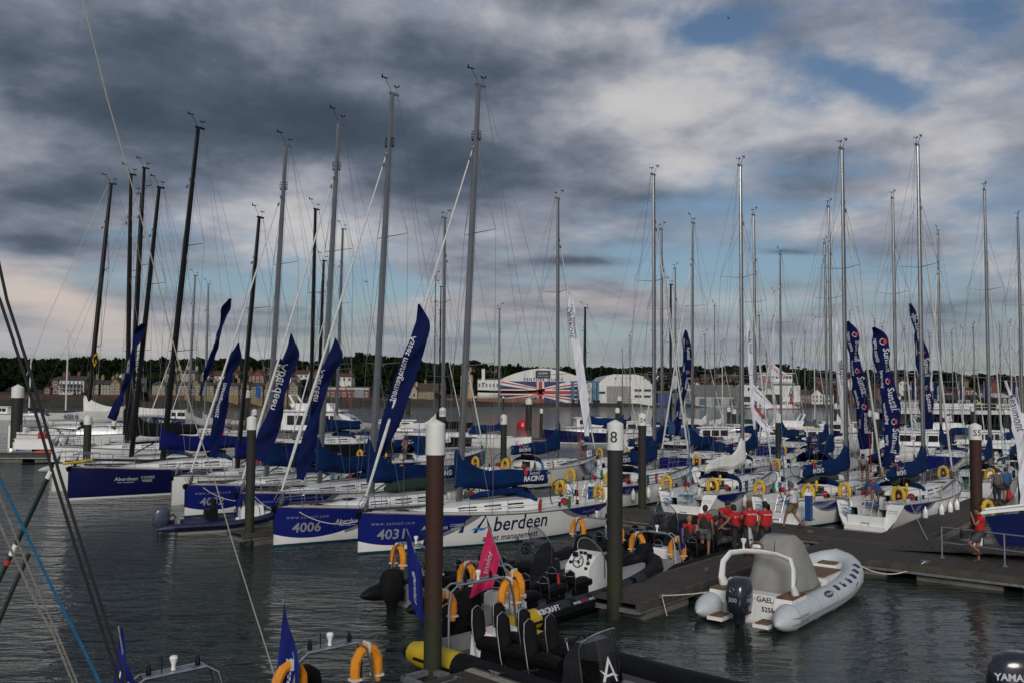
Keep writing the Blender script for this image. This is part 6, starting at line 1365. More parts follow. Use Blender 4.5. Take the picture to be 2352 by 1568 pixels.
# grey inflatable with arch and canopy
def gael():
    bi=rib('grey white inflatable boat with canvas console cover, white arch and large outboard',(6.15,23.75,0),51.5,L=6.7,w=1.06,r=.33,tube=hullgrey,cone=hullgrey,console=None,seats=None,frame=False,engine='black',deckm=tan_,inner=white)
    t=bi['root']; RI['gael']=bi
    part('teak_hatch',tan_,t,lambda b:[b.box((4.9,0,.60),(1.5,1.0,.05)),b.box((5.95,0,.72),(.45,.5,.05))])
    part('bow_locker',white,t,lambda b:[b.box((4.9,0,.42),(1.9,1.35,.34),tz=.95),b.box((5.95,0,.5),(.6,.8,.4),tz=.9)])
    part('stern_deck',white,t,lambda b:[b.box((.50,0,.62),(.55,2.0,.16)),b.box((.28,0,.42),(.14,1.5,.62))])
    for s in (1,-1):
        part('teak_step',tan_,t,lambda b,s=s:b.box((.62,s*.92,.73),(.95,.42,.05)))
        part('quarter_moulding',white,t,lambda b,s=s:b.box((.62,s*.90,.56),(1.1,.50,.30),tz=.9))
        part('bathing_step',white,t,lambda b,s=s:b.box((-.34,s*.62,.14),(.62,.42,.09))); part('bathing_pad',tan_,t,lambda b,s=s:b.box((-.34,s*.62,.197),(.52,.34,.02)))
        part('tube_stripe',stripeg,t,lambda b,s=s:[b.path([(.6,s*(1.06+.315),.30+dz),(0,s*(1.06+.315),.30+dz),(-.3,s*1.30,.30+dz),(-.6,s*1.13,.29+dz)],[.03]*4,5) for dz in (.06,-.08)])
        for k in range(6):
            def pf(b,k=k,s=s):
                b.grid(lambda a,c:(3.0+k*.52+a*.24,s*(1.06-max(0,(3.1+k*.52-3.9)/3.2)**2*.9+math.cos(R_(42+c*34))*.336),.30+math.sin(R_(42+c*34))*.336+.42*max(0,((3.1+k*.52)/7.1-.45)/.55)**1.8),3,3)
            part('step_pad',pn,t,pf)
    for s in (1,-1):
        for x in (.05,1.5,2.8): part('tube_seam',stripeg,t,lambda b:b.path([(0,math.cos(a)*.337,math.sin(a)*.337) for a in [k*math.pi/10 for k in range(20)]],.006,4,loop=True),'sm',loc=(x,s*1.06,.30))
        part('lifting_eye',steel,t,lambda b:b.path([(-.08,0,0),(-.05,0,.05),(.05,0,.05),(.08,0,0)],.014,5),'le',loc=(1.1,s*1.06,.635))
    part('cover_strap',mat('strap_dark',(.05,.05,.05),.8),t,lambda b:b.path([(1.35,-.72,.62),(2.4,-.86,.60),(3.4,-.72,.62)],.010,4),'cs')
    # arch
    def af(b):
        pts=[(.75,.98,.70),(.55,.99,1.0),(.62,.97,1.38),(.80,.84,1.60),(.90,.45,1.68),(.92,0,1.70)]; pts=pts+[(x,-y,z) for x,y,z in reversed(pts[:-1])]
        b.path(pts,[.20,.14,.12,.11,.10,.10,.10,.11,.12,.14,.20],10,flat=.55,upv=(0,1,0))
    part('arch',white,t,af); part('arch_handle',steel,t,lambda b:b.path([(.50,-1.07,1.0),(.54,-1.10,1.2),(.72,-1.0,1.42)],.016,5))
    part('arch_aerial',blackm,t,lambda b:b.tube((.9,-.35,1.7),(.88,-.38,2.05),.014,.006,5)); part('arch_lamp',white,t,lambda b:b.lathe([(.03,1.68),(.03,1.86),(.07,1.94),(.08,2.0),(.03,2.02)],10,c=(.88,.5,0)))
    part('radar_mount',mat('teak',(.20,.095,.042)),t,lambda b:b.path([(.92,.32,1.7),(.95,.31,1.86),(.95,.22,1.94),(.95,.08,1.94),(.95,-.01,1.86),(.92,-.02,1.7)],.032,6)); part('radar_bulb',white,t,lambda b:b.path([(.93,.26,1.82),(.93,.21,1.83),(.93,.09,1.83),(.93,.04,1.82)],[.03,.055,.055,.03],10))
    # fabric console cover
    def cvf(b):
        rs=[]
        for q in range(9):
            z=.45+q/8*1.55; x0=1.30+.50*(q/8)**1.3; x1=3.60-1.0*(q/8)**1.2; w_=.76-.28*(q/8)**1.3
            if q==8: x0+=.12;x1-=.12;w_*=.8
            ring=[]
            for a in range(24):
                th=a/24*2*math.pi; c_,s_=math.cos(th),math.sin(th); ex=.45
                X=(x0+x1)/2+(x1-x0)/2*math.copysign(abs(c_)**ex,c_); Y=w_*math.copysign(abs(s_)**ex,s_); f_=1+(.045*math.sin(a*2.9+q*.5)+.03*math.sin(a*5.1-q*1.3))*(1-q/10)
                ring.append((X,Y*f_,z))
            rs.append(ring)
        b.rings(rs)
    part('console_cover',mat('canvas_grey',(.26,.255,.235),.9,var=.12,vscale=2.5,bump=.6,bscale=3),t,cvf,smooth=60)
    mb=MB(); letter(mb,lambda a,c:Vector((.10,-a-.42,.58+c)),'GAEL',.19,bold=.01); letter(mb,lambda a,c:Vector((.10,-a-.50,.34+c)),'5258',.17,bold=.02); obj('transom_lettering',mb.mesh('transom_lettering',blackm,0),t)
    mb=MB(); 
    def OV(a,c): an=R_(48)+c/.336; return Vector((2.35+a,-(1.06+math.cos(an)*.342),.30+math.sin(an)*.342))
    mb.add([OV(.30*math.cos(a),.10*math.sin(a)) for a in [k*math.pi/10 for k in range(20)]],[tuple(range(20))]); obj('tube_badge',mb.mesh('tube_badge',pn,0),t)
    mb=MB(); letter(mb,lambda a,c:OV(a,c-.045)+Vector((0,-.004,.004)),'STINGHER',.10,bold=.02); obj('badge_lettering',mb.mesh('badge_lettering',pw,0),t)
    e=[c for c in t.children if c.name.startswith('outboard')][0]; e.scale=(1.12,1.2,1.12)
    mb=MB(); letter(mb,lambda a,c:Vector((-.80-.01,-a,.62+c)),'300',.13,bold=.03); letter(mb,lambda a,c:Vector((-.45+a,-.262,.62+c)),'YAMAHA',.12,bold=.02); obj('engine_lettering',mb.mesh('engine_lettering',mat('print_silver',(.30,.31,.33),.4,var=0),0),e)
    part('engine_badge',steel,e,lambda b:b.path([(-.80,.05*math.cos(a)+.02,.88+.05*math.sin(a)) for a in [k*math.pi/6 for k in range(12)]],.008,4,loop=True))
gael()
# small dinghies
rib('navy and red dinghy with grey outboard tied ahead of yacht 4032',(-13.9,37.6,0),27,L=4.2,w=.64,r=.165,tube=mat('hypalon_navy',(.012,.014,.055),.5),cone=mat('hypalon_navy',(.012,.014,.055),.5),console='white',seats=None,frame=False,engine='grey',conx=3.1,conh=1.05,deckm=white,inner=white,screen=clearg)
solo('steering_seat',blackm,'black padded dinghy seat with steel rail in the navy dinghy','seat',lambda b:[b.box((0,0,.35),(.5,.7,.4),tz=.95),b.box((.1,0,.75),(.12,.8,.45))],loc=(-12.5,38.1,.4),rot=(0,0,R_(27)))
rib('orange inflatable dinghy lying alongside the far left pontoon',(G(95,1046,0).x,G(95,1046,0).y,0),8,L=4.4,w=.62,r=.22,tube=mat('hypalon_orange',(.50,.07,.012),.5),cone=mat('hypalon_orange',(.50,.07,.012),.5),console='white',seats=None,frame=False,engine='black',conx=2.4,conh=1.1,deckm=white,inner=mat('hypalon_orange',(.5,.07,.012)))
p=G(95,1112,0); rib('grey dinghy hanging behind the bowsprit of the white yacht',(p.x,p.y+1.5,.5),60,L=3.0,w=.5,r=.22,tube=hullgrey,console=None,seats=None,frame=False,engine=None,deckm=white,inner=mat('hypalon_navy',(.012,.014,.055)))
# outboards at the bottom right edge
def bigengine(l,p,rz,s=1.0,tx=True):
    t=thing('outboard_engine',l,'outboard',p,rz); t.scale=(s,)*3
    def ef(b):
        rs=[]
        for z,hx,hy,cx in ((-.3,.14,.10,0),(.30,.18,.13,0),(.40,.34,.22,0),(.70,.38,.26,0),(1.0,.37,.25,.02),(1.15,.30,.21,.04),(1.22,.16,.12,.05)):
            rs.append([(cx+hx*math.copysign(abs(math.cos(a))**.7,math.cos(a)),hy*math.copysign(abs(math.sin(a))**.7,math.sin(a)),z) for a in [k*math.pi/10 for k in range(20)]])
        b.rings(rs)
    part('cowling',mat('engine_navy',(.016,.020,.032),.22,coat=.4),t,ef,smooth=50)
    part('cowling_stripe',mat('print_silver',(.30,.31,.33),.4,var=0),t,lambda b:b.grid(lambda a,c:(-.36+a*.7,-.262-.004*math.sin(a*3),.66-.12*a+.03*c),8,1))
    if tx: mb=MB(); letter(mb,lambda a,c:Vector((a-.02,-.268,.84+c)),'YAMAHA',.15,bold=.03); obj('cowling_lettering',mb.mesh('cowling_lettering',pw,0),t)
d=14.5; g=D(2325,1560,d); bigengine('dark yamaha outboard cowling at the bottom right corner',(g.x,g.y,D(2310,1495,d).z-1.22),R_(-12),1.0)
# ================================================================ PEOPLE
arms_down=dict(elL=(-.24,-.03,1.16),wrL=(-.25,.04,.92),elR=(.24,-.03,1.16),wrR=(.25,.04,.92))
walk=dict(hiL=(-.10,0,.92),knL=(-.10,.26,.52),anL=(-.10,.34,.10),hiR=(.10,0,.92),knR=(.10,-.05,.50),anR=(.10,-.34,.16),elL=(-.20,.20,1.22),wrL=(-.06,.30,1.52),elR=(.26,-.10,1.14),wrR=(.28,.02,.90),head=(0,.08,1.64),neck=(0,.04,1.5))
red=(.42,.008,.012)
person('man in white shirt and khaki shorts walking with a hand to his face',G(1822,1213,.5),R_(62),walk,shirt=(.60,.60,.62),shorts=(.16,.12,.07),hair=(.10,.08,.06),h=1.84)
person('crewman in red polo and dark shorts seen from behind, rightmost of the red trio',G(1758,1276,.5),R_(18),arms_down,shirt=red,shorts=(.028,.028,.026),hair=(.01,.009,.008),h=1.80,text=('Aberdeen','back'))
person('crewman in red polo and long black trousers with auburn hair seen from behind',G(1722,1276,.5),R_(12),dict(elL=(-.27,.05,1.2),wrL=(-.14,.22,1.22),elR=(.25,.02,1.16),wrR=(.16,.22,1.10)),shirt=red,shorts=(.022,.022,.024),hair=(.10,.035,.015),h=1.82,long=True,text=('Aberdeen','back'))
person('crewman in red polo and dark cap leaning to his left behind the trio',G(1694,1272,.45),R_(25),dict(elL=(-.38,.05,1.16),wrL=(-.55,.15,.98),chest=(-.02,.1,1.26),neck=(.0,.18,1.42),head=(.02,.24,1.55),shL=(-.2,.1,1.36),shR=(.18,.1,1.38)),shirt=red,shorts=(.02,.02,.022),hair=(.02,.015,.01),h=1.72,long=True,cap=(.012,.012,.014),text=('Aberdeen','back'))
bi=RI['Fb']
person('crewman in red polo and sunglasses leaning on the boat screen with folded arms',w2(bi,5.3,.05,.38)-Vector((0,0,.12)),R_(195),dict(chest=(0,.12,1.28),neck=(0,.2,1.44),head=(0,.27,1.58),shL=(-.2,.12,1.38),shR=(.2,.12,1.38),elL=(-.27,.36,1.18),wrL=(-.03,.46,1.14),elR=(.27,.36,1.18),wrR=(.04,.45,1.17)),shirt=red,shorts=(.02,.02,.022),hair=(.02,.012,.008),h=1.80,glasses=True,long=True)
sit=dict(pelvis=(0,0,.50),waist=(0,-.02,.66),chest=(0,0,.88),neck=(0,.02,1.06),head=(0,.05,1.20),shL=(-.19,0,.98),shR=(.19,0,.98),elL=(-.24,.06,.72),wrL=(-.16,.28,.62),elR=(.24,.06,.72),wrR=(.16,.28,.62),hiL=(-.10,.02,.48),knL=(-.13,.42,.48),anL=(-.12,.44,.10),hiR=(.10,.02,.48),knR=(.13,.42,.48),anR=(.12,.44,.10))
person('fair haired crew member in dark vest over red polo seated in the inflatable',w2(bi,3.3,.42,.30),R_(-45),sit,shirt=red,shorts=(.03,.03,.032),hair=(.30,.15,.05),h=1.70,vest=(.018,.018,.02))
person('crewman in dark vest over red polo standing sideways in the inflatable',w2(bi,2.9,-.42,.30),R_(-30),dict(elL=(-.24,-.02,1.15),wrL=(-.22,.12,.95),elR=(.25,-.02,1.14),wrR=(.24,.08,.90)),shirt=red,shorts=(.075,.08,.09),hair=(.02,.013,.01),h=1.76,vest=(.016,.016,.018))
rec=dict(sit); rec.update(chest=(0,-.12,.84),waist=(0,-.06,.64),neck=(0,-.14,1.02),head=(0,-.12,1.17),shL=(-.19,-.12,.94),shR=(.19,-.12,.94),elL=(-.2,.16,.78),wrL=(-.05,.10,1.06),elR=(.3,.1,.88),wrR=(.34,.38,.90),knL=(-.12,.46,.50),anL=(-.12,.88,.42),knR=(.12,.44,.46),anR=(.12,.86,.34))
person('crewman in black shirt reclining with legs stretched out in the inflatable',w2(bi,3.9,-.45,.30),R_(-75),rec,shirt=(.016,.016,.018),shorts=(.07,.07,.075),hair=(.03,.015,.01),h=1.78,shoes=(.14,.08,.04))
person('man in red polo and black harness standing on one leg by the railing',G(2250,1291,.5),R_(82),dict(knL=(-.10,.34,.60),anL=(-.04,.02,.34),elL=(-.22,.18,1.18),wrL=(-.06,.22,1.46),elR=(.26,.06,1.14),wrR=(.16,.32,1.08),head=(0,.03,1.64)),shirt=red,shorts=(.055,.055,.06),hair=(.03,.016,.01),h=1.82)
solo('harness',blackc,'black lifejacket harness worn by the man at the railing','harness',lambda b:b.path([(0,.14,1.1),(-.12,.13,1.3),(-.10,.02,1.52),(0,-.05,1.55),(.10,.02,1.52),(.12,.13,1.3),(0,.14,1.1)],.035,6),loc=G(2250,1291,.5),rot=(0,0,R_(82)))
person('man in checked grey shirt and dark trousers on the right finger pontoon',G(2291,1158,.5),R_(0),arms_down,shirt=(.09,.085,.09),shorts=(.018,.02,.03),hair=(.05,.03,.02),h=1.8,long=True)
person('man in bright blue jacket and shorts beside the checked shirt man',G(2311,1152,.5),R_(5),arms_down,shirt=(.012,.09,.22),shorts=(.03,.03,.035),hair=(.05,.03,.02),h=1.76,sleeve='long')
solo('red_bag',mat('lifejacket_red',(.42,.012,.015),.8,bump=.3),'red kit bag held by the man in the blue jacket','bag',lambda b:b.path([(0,0,.6),(0,0,.4),(0,0,.15),(0,0,.05)],[.05,.14,.16,.08],8),loc=G(2318,1150,.55))
bend=dict(waist=(0,.05,1.08),chest=(0,.28,1.22),neck=(0,.40,1.34),head=(0,.52,1.40),shL=(-.19,.30,1.28),shR=(.19,.30,1.28),elL=(-.22,.42,1.0),wrL=(-.15,.55,.80),elR=(.22,.42,1.0),wrR=(.15,.55,.80))
person('man in blue polo bending in the cockpit of yacht 4025',w2(S['M20'],2.6,.35,ST(.2)-.62),S['M20']['h']+R_(10),bend,shirt=(.012,.075,.26),shorts=(.12,.10,.07),hair=(.08,.06,.045),h=1.76)
person('man in white tee shirt and brown shorts on the deck of yacht 4029',w2(S['M18'],8.4,-.5,1.45),R_(150),dict(bend),shirt=(.58,.58,.58),shorts=(.10,.045,.03),hair=(.02,.015,.01),h=1.7)
person('man in black vest over white shirt standing behind the navy boom cover of 4025',w2(S['M19'],3.2,-.6,.75),R_(180),arms_down,shirt=(.55,.55,.55),shorts=(.03,.03,.03),hair=(.12,.12,.12),h=1.78,vest=(.016,.016,.018))
person('crewman in pale blue shirt crouching at the bow of the Diversity yacht',w2(S['M12'],10.5,0,1.35),R_(120),bend,shirt=(.32,.38,.44),shorts=(.05,.05,.06),h=1.7)
for i,(k,x,y,c,l) in enumerate([('n8',2.2,.3,(.6,.6,.6),'person in white in the cockpit of the cruising yacht marked 8'),('n8',1.7,-.4,(.55,.55,.56),'second white shirted person in the cockpit marked 8'),('d1',4.4,.5,(.03,.03,.035),'dark clad person on deck beside the S3 pile'),('d1',3.2,-.5,(.16,.13,.11),'person in brown on deck right of the nearest pile'),('imoca',6.5,-.8,(.6,.6,.58),'person in white cap on the ocean racer deck'),('M22',9.2,.3,(.03,.03,.04),'dark figure at the bow of the yacht right of the S5 pile')]):
    person(l,w2(S[k],x,y,1.0 if k!='imoca' else 1.0),R_(40*i),dict(arms_down),shirt=c,shorts=(.04,.04,.05),h=1.74)
# ================================================================ RAILING, GANGWAY
def railing():
    a=G(2164,1280,.5); c=G(2308,1300,.5); dv=(c-a); st=dv.normalized()
    t=thing('railing','galvanised two bar railing along the walkway edge at the right','railing',(0,0,0))
    for k in range(4):
        p=a+dv*k; part('rail_post',galv,t,lambda b:[b.tube((0,0,0),(0,0,1.02),.027,n=8),b.lathe([(.09,0),(.09,.015),(.035,.03),(.03,.07)],10)],('rp',),loc=p)
    for h_ in (1.02,.52): part('rail_bar',galv,t,lambda b:b.tube(a+Vector((0,0,h_)),a+dv*3+Vector((0,0,h_)),.024,n=8))
railing()
ga=G(2040,1262,.5)
g=thing('gangway_plate','dark ribbed gangway landing plate lying on the walkway','ramp',(ga.x,ga.y,.5),R_(-33)); W_=1.5
part('plate',mat('plate_dark',(.035,.033,.030),.8,var=.3),g,lambda b:b.add([(0,0,.01),(5.5,0,.42),(5.5,W_,.42),(0,W_,.01),(0,0,.0),(5.5,0,.34),(5.5,W_,.34),(0,W_,.0)],[(0,1,2,3),(4,7,6,5),(0,4,5,1),(1,5,6,2),(2,6,7,3),(3,7,4,0)]),smooth=0)
for i in range(22): part('tread',edgew,g,lambda b:b.box((0,W_/2,.012),(.05,W_-.1,.02)),('tr',),smooth=0,loc=(.25+i*.24,0,.035+.0175*i))
bt=G(2262,1262,.5); d0=30.5
def bridge():
    o=D(2262,1200,31.5); t=thing('access_bridge','white framed access bridge hung with navy canvas at the right edge','bridge',(o.x,o.y,0),R_(-6))
    z=lambda v:D(2262,v,31.5).z
    part('canvas_panel',navyflag,t,lambda b:b.grid(lambda a,c:((-.0+.55*c)+a*4.6,.03*math.sin(a*9+c*4),(z(1185)+a*.55)*(1-c)+(z(1262)+.05*a)*c),20,10))
    part('top_rail',white,t,lambda b:[b.box((2.1,0,z(1176)+.28),(4.8,.24,.10),M=Matrix.Rotation(-R_(7),3,'Y').to_4x4()),b.path([(.0,0,z(1168)),(4.6,0,z(1168)+.62)],.035,6)])
    part('lower_beam',white,t,lambda b:b.box((2.2,-.05,z(1270)+.0),(5.4,.20,.20),M=Matrix.Rotation(-R_(3),3,'Y').to_4x4()))
    part('bridge_leg',white,t,lambda b:[b.tube((-.05,.1,z(1195)),(-.35,.1,z(1262)),.05,n=6),b.tube((.1,.5,z(1195)),(.05,.5,z(1262)),.05,n=6),b.path([(.0,.0,z(1178)),(-.25,.1,z(1190)),(-.25,.1,z(1205)),(-.05,.05,z(1215))],.045,6)])
    part('bridge_floor',tan_,t,lambda b:b.box((2.2,.75,z(1268)+.05),(4.8,1.5,.05)))
bridge()
buoy('yellow horseshoe lifebuoy behind the man at the railing',D(2268,1168,33),R_(20)); 
# cleats and mooring lines
c1=G(1520,1371,.52); cleat('cleat with white rope on the finger pontoon edge',c1,R_(51)); c2=G(2125,1292,.52); cleat('cleat with white rope on the main walkway edge',c2,R_(-38)); c3=G(1136,1551,.52); cleat('steel cleat on the near pontoon by the pale strip',c3,R_(-45)); c4=G(1622,1310,.52); cleat('dark cleat in the middle of the finger pontoon',c4,R_(51)); c5=G(1860,1222,.52); cleat('dark cleat beside the walking man on the walkway',c5,R_(-38))
gb=RI['gael']
rope('white mooring line from the finger cleat to the grey inflatable',c1+Vector((0,0,.05)),w2(gb,.2,1.1,.62),.02); rope('white mooring line from the walkway cleat to the grey inflatable bow',c2+Vector((0,0,.05)),w2(gb,7.0,-.3,.75),.45,.018)
rope('loose white rope end hanging off the finger pontoon',c1+Vector((0,0,.05)),c1+Vector((.12,-.1,-.45)),0,.012)
rope('black mooring line from the grey inflatable to the pontoon',w2(gb,.8,1.15,.72),G(1716,1292,.5)+Vector((0,0,.6)),.05,.014,ropeb); rope('thin black line at the bow of the grey inflatable',w2(gb,6.6,.1,1.25),w2(gb,6.7,.1,.65),0,.014,ropeb)
rope('black mooring line of the nearest inflatable to the near pontoon',c3+Vector((0,0,.05)),w2(RI['C'],3.0,1.3,.55),.12,.018,ropeb)
for k,(a_,c_,l) in enumerate([('4006',('4005',),'bow line sagging across the two largest bows'),('4032',('4005',),'bow line sagging from behind the leftmost wedge bow'),('4005',('4006',),'bow line sagging just right of the dark weedy pile')]):
    A_=w2(S[a_],11.3,.1,1.45); B_=w2(S[c_[0]],10.6,.5,1.45) if a_!='4006' else w2(S['4031'],11.2,.2,1.5); rope(l,A_,B_,.55,.014)
rope('white stern line of yacht 4025 to the walkway',w2(S['M20'],1.0,-1.6,1.2),G(2130,1238,.5),.05,.012); rope('stern line of yacht 4004 to the walkway',w2(S['M15'],.6,1.5,1.1),G(1500,1180,.5),.15,.012)
# coils of white rope on the grey boat's pontoon edge
solo('rope_coil',ropew,'tangled white rope coil at the port tube of the grey inflatable','rope',lambda b:b.path([(.14*math.cos(i*1.1)*(1+.2*math.sin(i*.7)),.14*math.sin(i*1.1),.03+.012*(i%5)) for i in range(30)],.013,5),loc=w2(gb,1.9,1.25,.62))
# ================================================================ BANNERS AND FLAGS
T=lambda *a:a
banner('big navy banner lettered asset management on the 4031 forestay',[(962,698,2),(972,745,19),(958,790,20),(940,840,22),(920,900,23),(902,955,23),(885,1000,17),(872,1045,10)],34,navyflag,texts=[('Asset management',.34,.22,-.35,False,False)],ripple=.07,seed=1)
banner('navy banner on the 4006 forestay folded over at the top',[(770,776,2),(772,818,20),(752,850,14),(738,890,14),(727,945,11),(710,1010,17),(698,1060,17),(689,1100,9)],38,navyflag,texts=[('Aberdeen',.34,.24,-.3,False,False)],ripple=.09,seed=2)
banner('navy banner with big white letters on the 4005 forestay',[(668,766,2),(672,812,17),(655,860,14),(642,910,14),(630,960,18),(608,1010,22),(592,1056,14)],42,navyflag,texts=[('Aberdeen',.55,.24,-.15,False,False)],ripple=.09,seed=3)
banner('navy banner lettered management on the 4032 forestay',[(548,786,2),(540,824,15),(527,856,8),(515,900,14),(505,950,14),(497,1000,12),(490,1050,9)],45,navyflag,texts=[('management',.34,.36,-.1,False,False)],ripple=.09,seed=4)
banner('thin twisted navy streamer left of the 4032 forestay',[(529,686,2),(519,712,9),(509,745,5),(500,775,8),(490,810,4),(478,850,7),(468,880,4),(460,907,5)],50,navyflag,texts=[('Aberdeen',.22,.4,0,False,False)],ripple=.12,seed=5)
banner('navy streamer with pointed top before the leaning black masts',[(330,744,2),(318,770,14),(306,800,6),(300,840,8),(288,890,6),(270,930,10),(255,962,10)],56,navyflag,texts=[('Aberdeen',.25,.35,0,False,False)],ripple=.12,seed=6)
banner('white banner lettered capital management hanging by the hangar',[(1309,665,2),(1312,700,7),(1318,760,9),(1328,820,10),(1338,890,10),(1346,950,9),(1348,1000,5)],56,whiteflag,texts=[('CANEMOVE',.36,.12,-.25,False,False),('CAPITAL MANAGEMENT',.20,.1,.55,False,False)],ripple=.06,seed=7,tcol=mat('print_grey_blue',(.10,.12,.17),.6,var=0))
sun=lambda n:[('Sunsail',.50,.06+.34*i,-.35,True,True) for i in range(n)]
def sunban(label,pts,d,sc=1,seed=0,side=('regatta events','hospitality','teambuilding','racing')):
    L_=sum((D(pts[i+1][0],pts[i+1][1],d)-D(pts[i][0],pts[i][1],d)).length for i in range(len(pts)-1)); tx=[]; em=[]
    for i in range(3):
        s0=.16+.28*i; tx.append(('Sunsail',.42*sc,s0,.10,True,False)); em.append((s0-.045,.30,.13*sc))
    for i,w_ in enumerate(side[:4]): tx.append((w_,.20*sc,.08+.23*i,-.75,True,False))
    return banner(label,pts,d,navyflag,texts=tx,emblem=em,ripple=.11,seed=seed)
sunban('large rippling navy sunsail banner with torn looking edge on the right',[(2006,752,2),(2022,775,17),(2026,830,18),(2038,885,20),(2047,945,19),(2048,990,18),(2046,1030,14),(2035,1073,6)],42,1.0,1)
sunban('navy sunsail banner left of the large rippling one',[(1946,738,3),(1958,765,15),(1962,820,14),(1972,880,15),(1981,940,15),(1986,1000,14),(1989,1030,13)],47,.95,2)
sunban('tall navy sunsail banner with long pointed top on the right',[(2091,697,2),(2101,730,9),(2114,800,13),(2122,860,14),(2128,920,15),(2130,985,14)],50,.9,3)
sunban('dark navy sunsail banner in the middle distance over the blue shed',[(1575,758,2),(1576,785,11),(1579,815,10),(1577,850,9),(1572,890,8),(1561,930,8),(1556,1000,7)],62,.75,4)
banner('narrow white banner lettered modelo left of the sunsail banners',[(1919,728,3),(1923,780,6),(1929,840,6),(1935,900,6),(1940,960,6),(1941,1010,6)],52,whiteflag,texts=[('TERRADELO',.26,.35,-.3,True,False)],ripple=.06,seed=9,tcol=pn)
banner('narrow white banner behind the tall mast right of the low sheds',[(1717,736,5),(1722,800,6),(1726,870,5),(1729,940,4),(1733,985,3)],58,whiteflag,texts=[('Skandia School',.24,.1,0,True,False)],ripple=.06,seed=10,tcol=pn)
banner('white banner with large grey letters at the right picture edge',[(2309,873,3),(2318,900,7),(2331,940,11),(2341,990,12),(2347,1040,11),(2349,1090,9),(2351,1160,9)],46,whiteflag,texts=[('beaumont',.46,.12,-.4,True,False)],ripple=.08,seed=11,tcol=mat('print_grey_blue',(.10,.12,.17),.6,var=0))
quadflag('white pennant lettered how flying from a forestay',[(1729,878),(1779,934),(1760,938),(1733,918)],50,whiteflag,[('how',.42,.28,.42,False,False)],tcol=mat('print_grey_blue',(.10,.12,.17),.6,var=0))
quadflag('lower white pennant with red and navy band under the how pennant',[(1731,928),(1778,992),(1760,990),(1733,962)],50,whiteflag,[('Sunsail',.26,.6,.4,False,False)],tcol=pn,seed=3)
quadflag('red and navy diagonal band flag above the lower white pennant',[(1731,927),(1758,957),(1755,960),(1732,933)],49.8,prr,seed=4)
quadflag('white anniversary flag with red numerals in front of the ferry funnel',[(1770,830),(1806,858),(1796,870),(1762,853)],90,whiteflag,[('20 YEARS',.55,.5,.6,False,False)],tcol=prr,seed=5)
quadflag('grey flag with red lettering beside the ferry bridge',[(1742,858),(1772,872),(1777,894),(1742,886)],85,mat('flag_grey',(.25,.25,.23),.8),[('Interfunds',.5,.5,.5,False,False)],tcol=prr,seed=6)
quadflag('small white and blue flag left of the middle navy banner',[(1548,862),(1556,862),(1554,892),(1545,892)],70,whiteflag,seed=7); quadflag('white triangular flag tip right of the middle navy banner',[(1572,880),(1594,897),(1578,896),(1570,893)],70,whiteflag,seed=8)
quadflag('black flag with yellow sickle emblem on the left black mast',[(222,806),(228,822),(212,862),(203,835)],60,blackc,[('G',1.0,.45,.65,False,False)],tcol=yel,seed=9)
quadflag('red ensign hanging behind the yacht 4032',[(507,975),(516,985),(512,1017),(500,1017)],72,mat('flag_red',(.36,.012,.014),.8),seed=10)
quadflag('small blue flag by the cruiser bridge',[(590,880),(600,893),(598,916),(585,908)],100,mat('flag_sky',(.01,.08,.30),.8),seed=12)
quadflag('long red pennant drooping above the motor cruiser',[(782,845),(787,856),(806,948),(800,905)],90,mat('flag_red2',(.48,.03,.02),.8),seed=13)
for i,(u,v,d,l) in enumerate([(1028,1008,62,'small white flag with red disc left of the nearest pile'),(932,1012,66,'small white flag with red disc on the rail of yacht 4006'),(1185,1018,58,'small white pennant by the white jib left of the 9 pile'),(1352,1040,52,'small white pennant over the bow of the Diversity yacht'),(2096,1005,46,'small white pennant left of the S5 pile'),(2060,1052,44,'small white pennant above yacht 4029'),(1700,1010,50,'small white pennant over the navy boom cover'),(2300,1000,56,'small white pennant right of the S5 pile'),(2180,960,60,'white flag with red disc left of the S5 pile')]):
    quadflag(l,[(u-5,v-6),(u+6,v-8),(u+7,v+6),(u-4,v+8)],d,whiteflag,[('o',.3,.5,.75,False,False)],tcol=prr,seed=i,nx=6)
for i,(u,v) in enumerate([(1715,1185)]): pass
quadflag('slim white flag with blue cross bar at the grey boat arch',[(1718,1208),(1724,1212),(1733,1262),(1722,1268)],25.5,whiteflag,[('|',.3,.5,.5,False,True)],tcol=royal,seed=3); quadflag('dark blue ensign hanging above the grey boat arch',[(1766,1204),(1772,1214),(1780,1262),(1762,1260)],26,navyflag,[('+',.35,.5,.55,False,False)],tcol=pinkflag,seed=6)
def poleflag(label,top,foot,corners,d,m,texts,tc=None,seed=1,d2=None):
    t=thing('boat_flag',label,'flag',(0,0,0),0,'tall flags on the inflatable boats')
    A_,B_=D(top[0],top[1],d),D(foot[0],foot[1],d2 or d); part('flag_pole',galv,t,lambda b:b.tube(A_,B_,.014,.018,6))
    o=quadflag(None,corners,d-.05,m,texts,ripple=.07,name='flag_cloth',cat=None,group=None,seed=seed,tcol=tc,nx=18); o.parent=t
    return t
poleflag('large pink flag hanging from a leaning pole on the solent events boat',(1122,1206),(1192,1396),[(1122,1211),(1149,1280),(1133,1345),(1078,1372)],21.8,pinkflag,[('solent',.30,.55,.42,True,True)],seed=2)
poleflag('long blue aberdeen flag hanging beside the nearest pile',(934,1213),(974,1320),[(935,1216),(968,1300),(974,1440),(938,1376)],23.6,blueflag,[('deen',.42,.55,.62,True,True)],seed=5)
poleflag('furled blue flag on a leaning pole in front of the crewed inflatable',(1553,1174),(1574,1266),[(1555,1180),(1564,1200),(1574,1256),(1564,1262)],28.5,blueflag,[],seed=1)
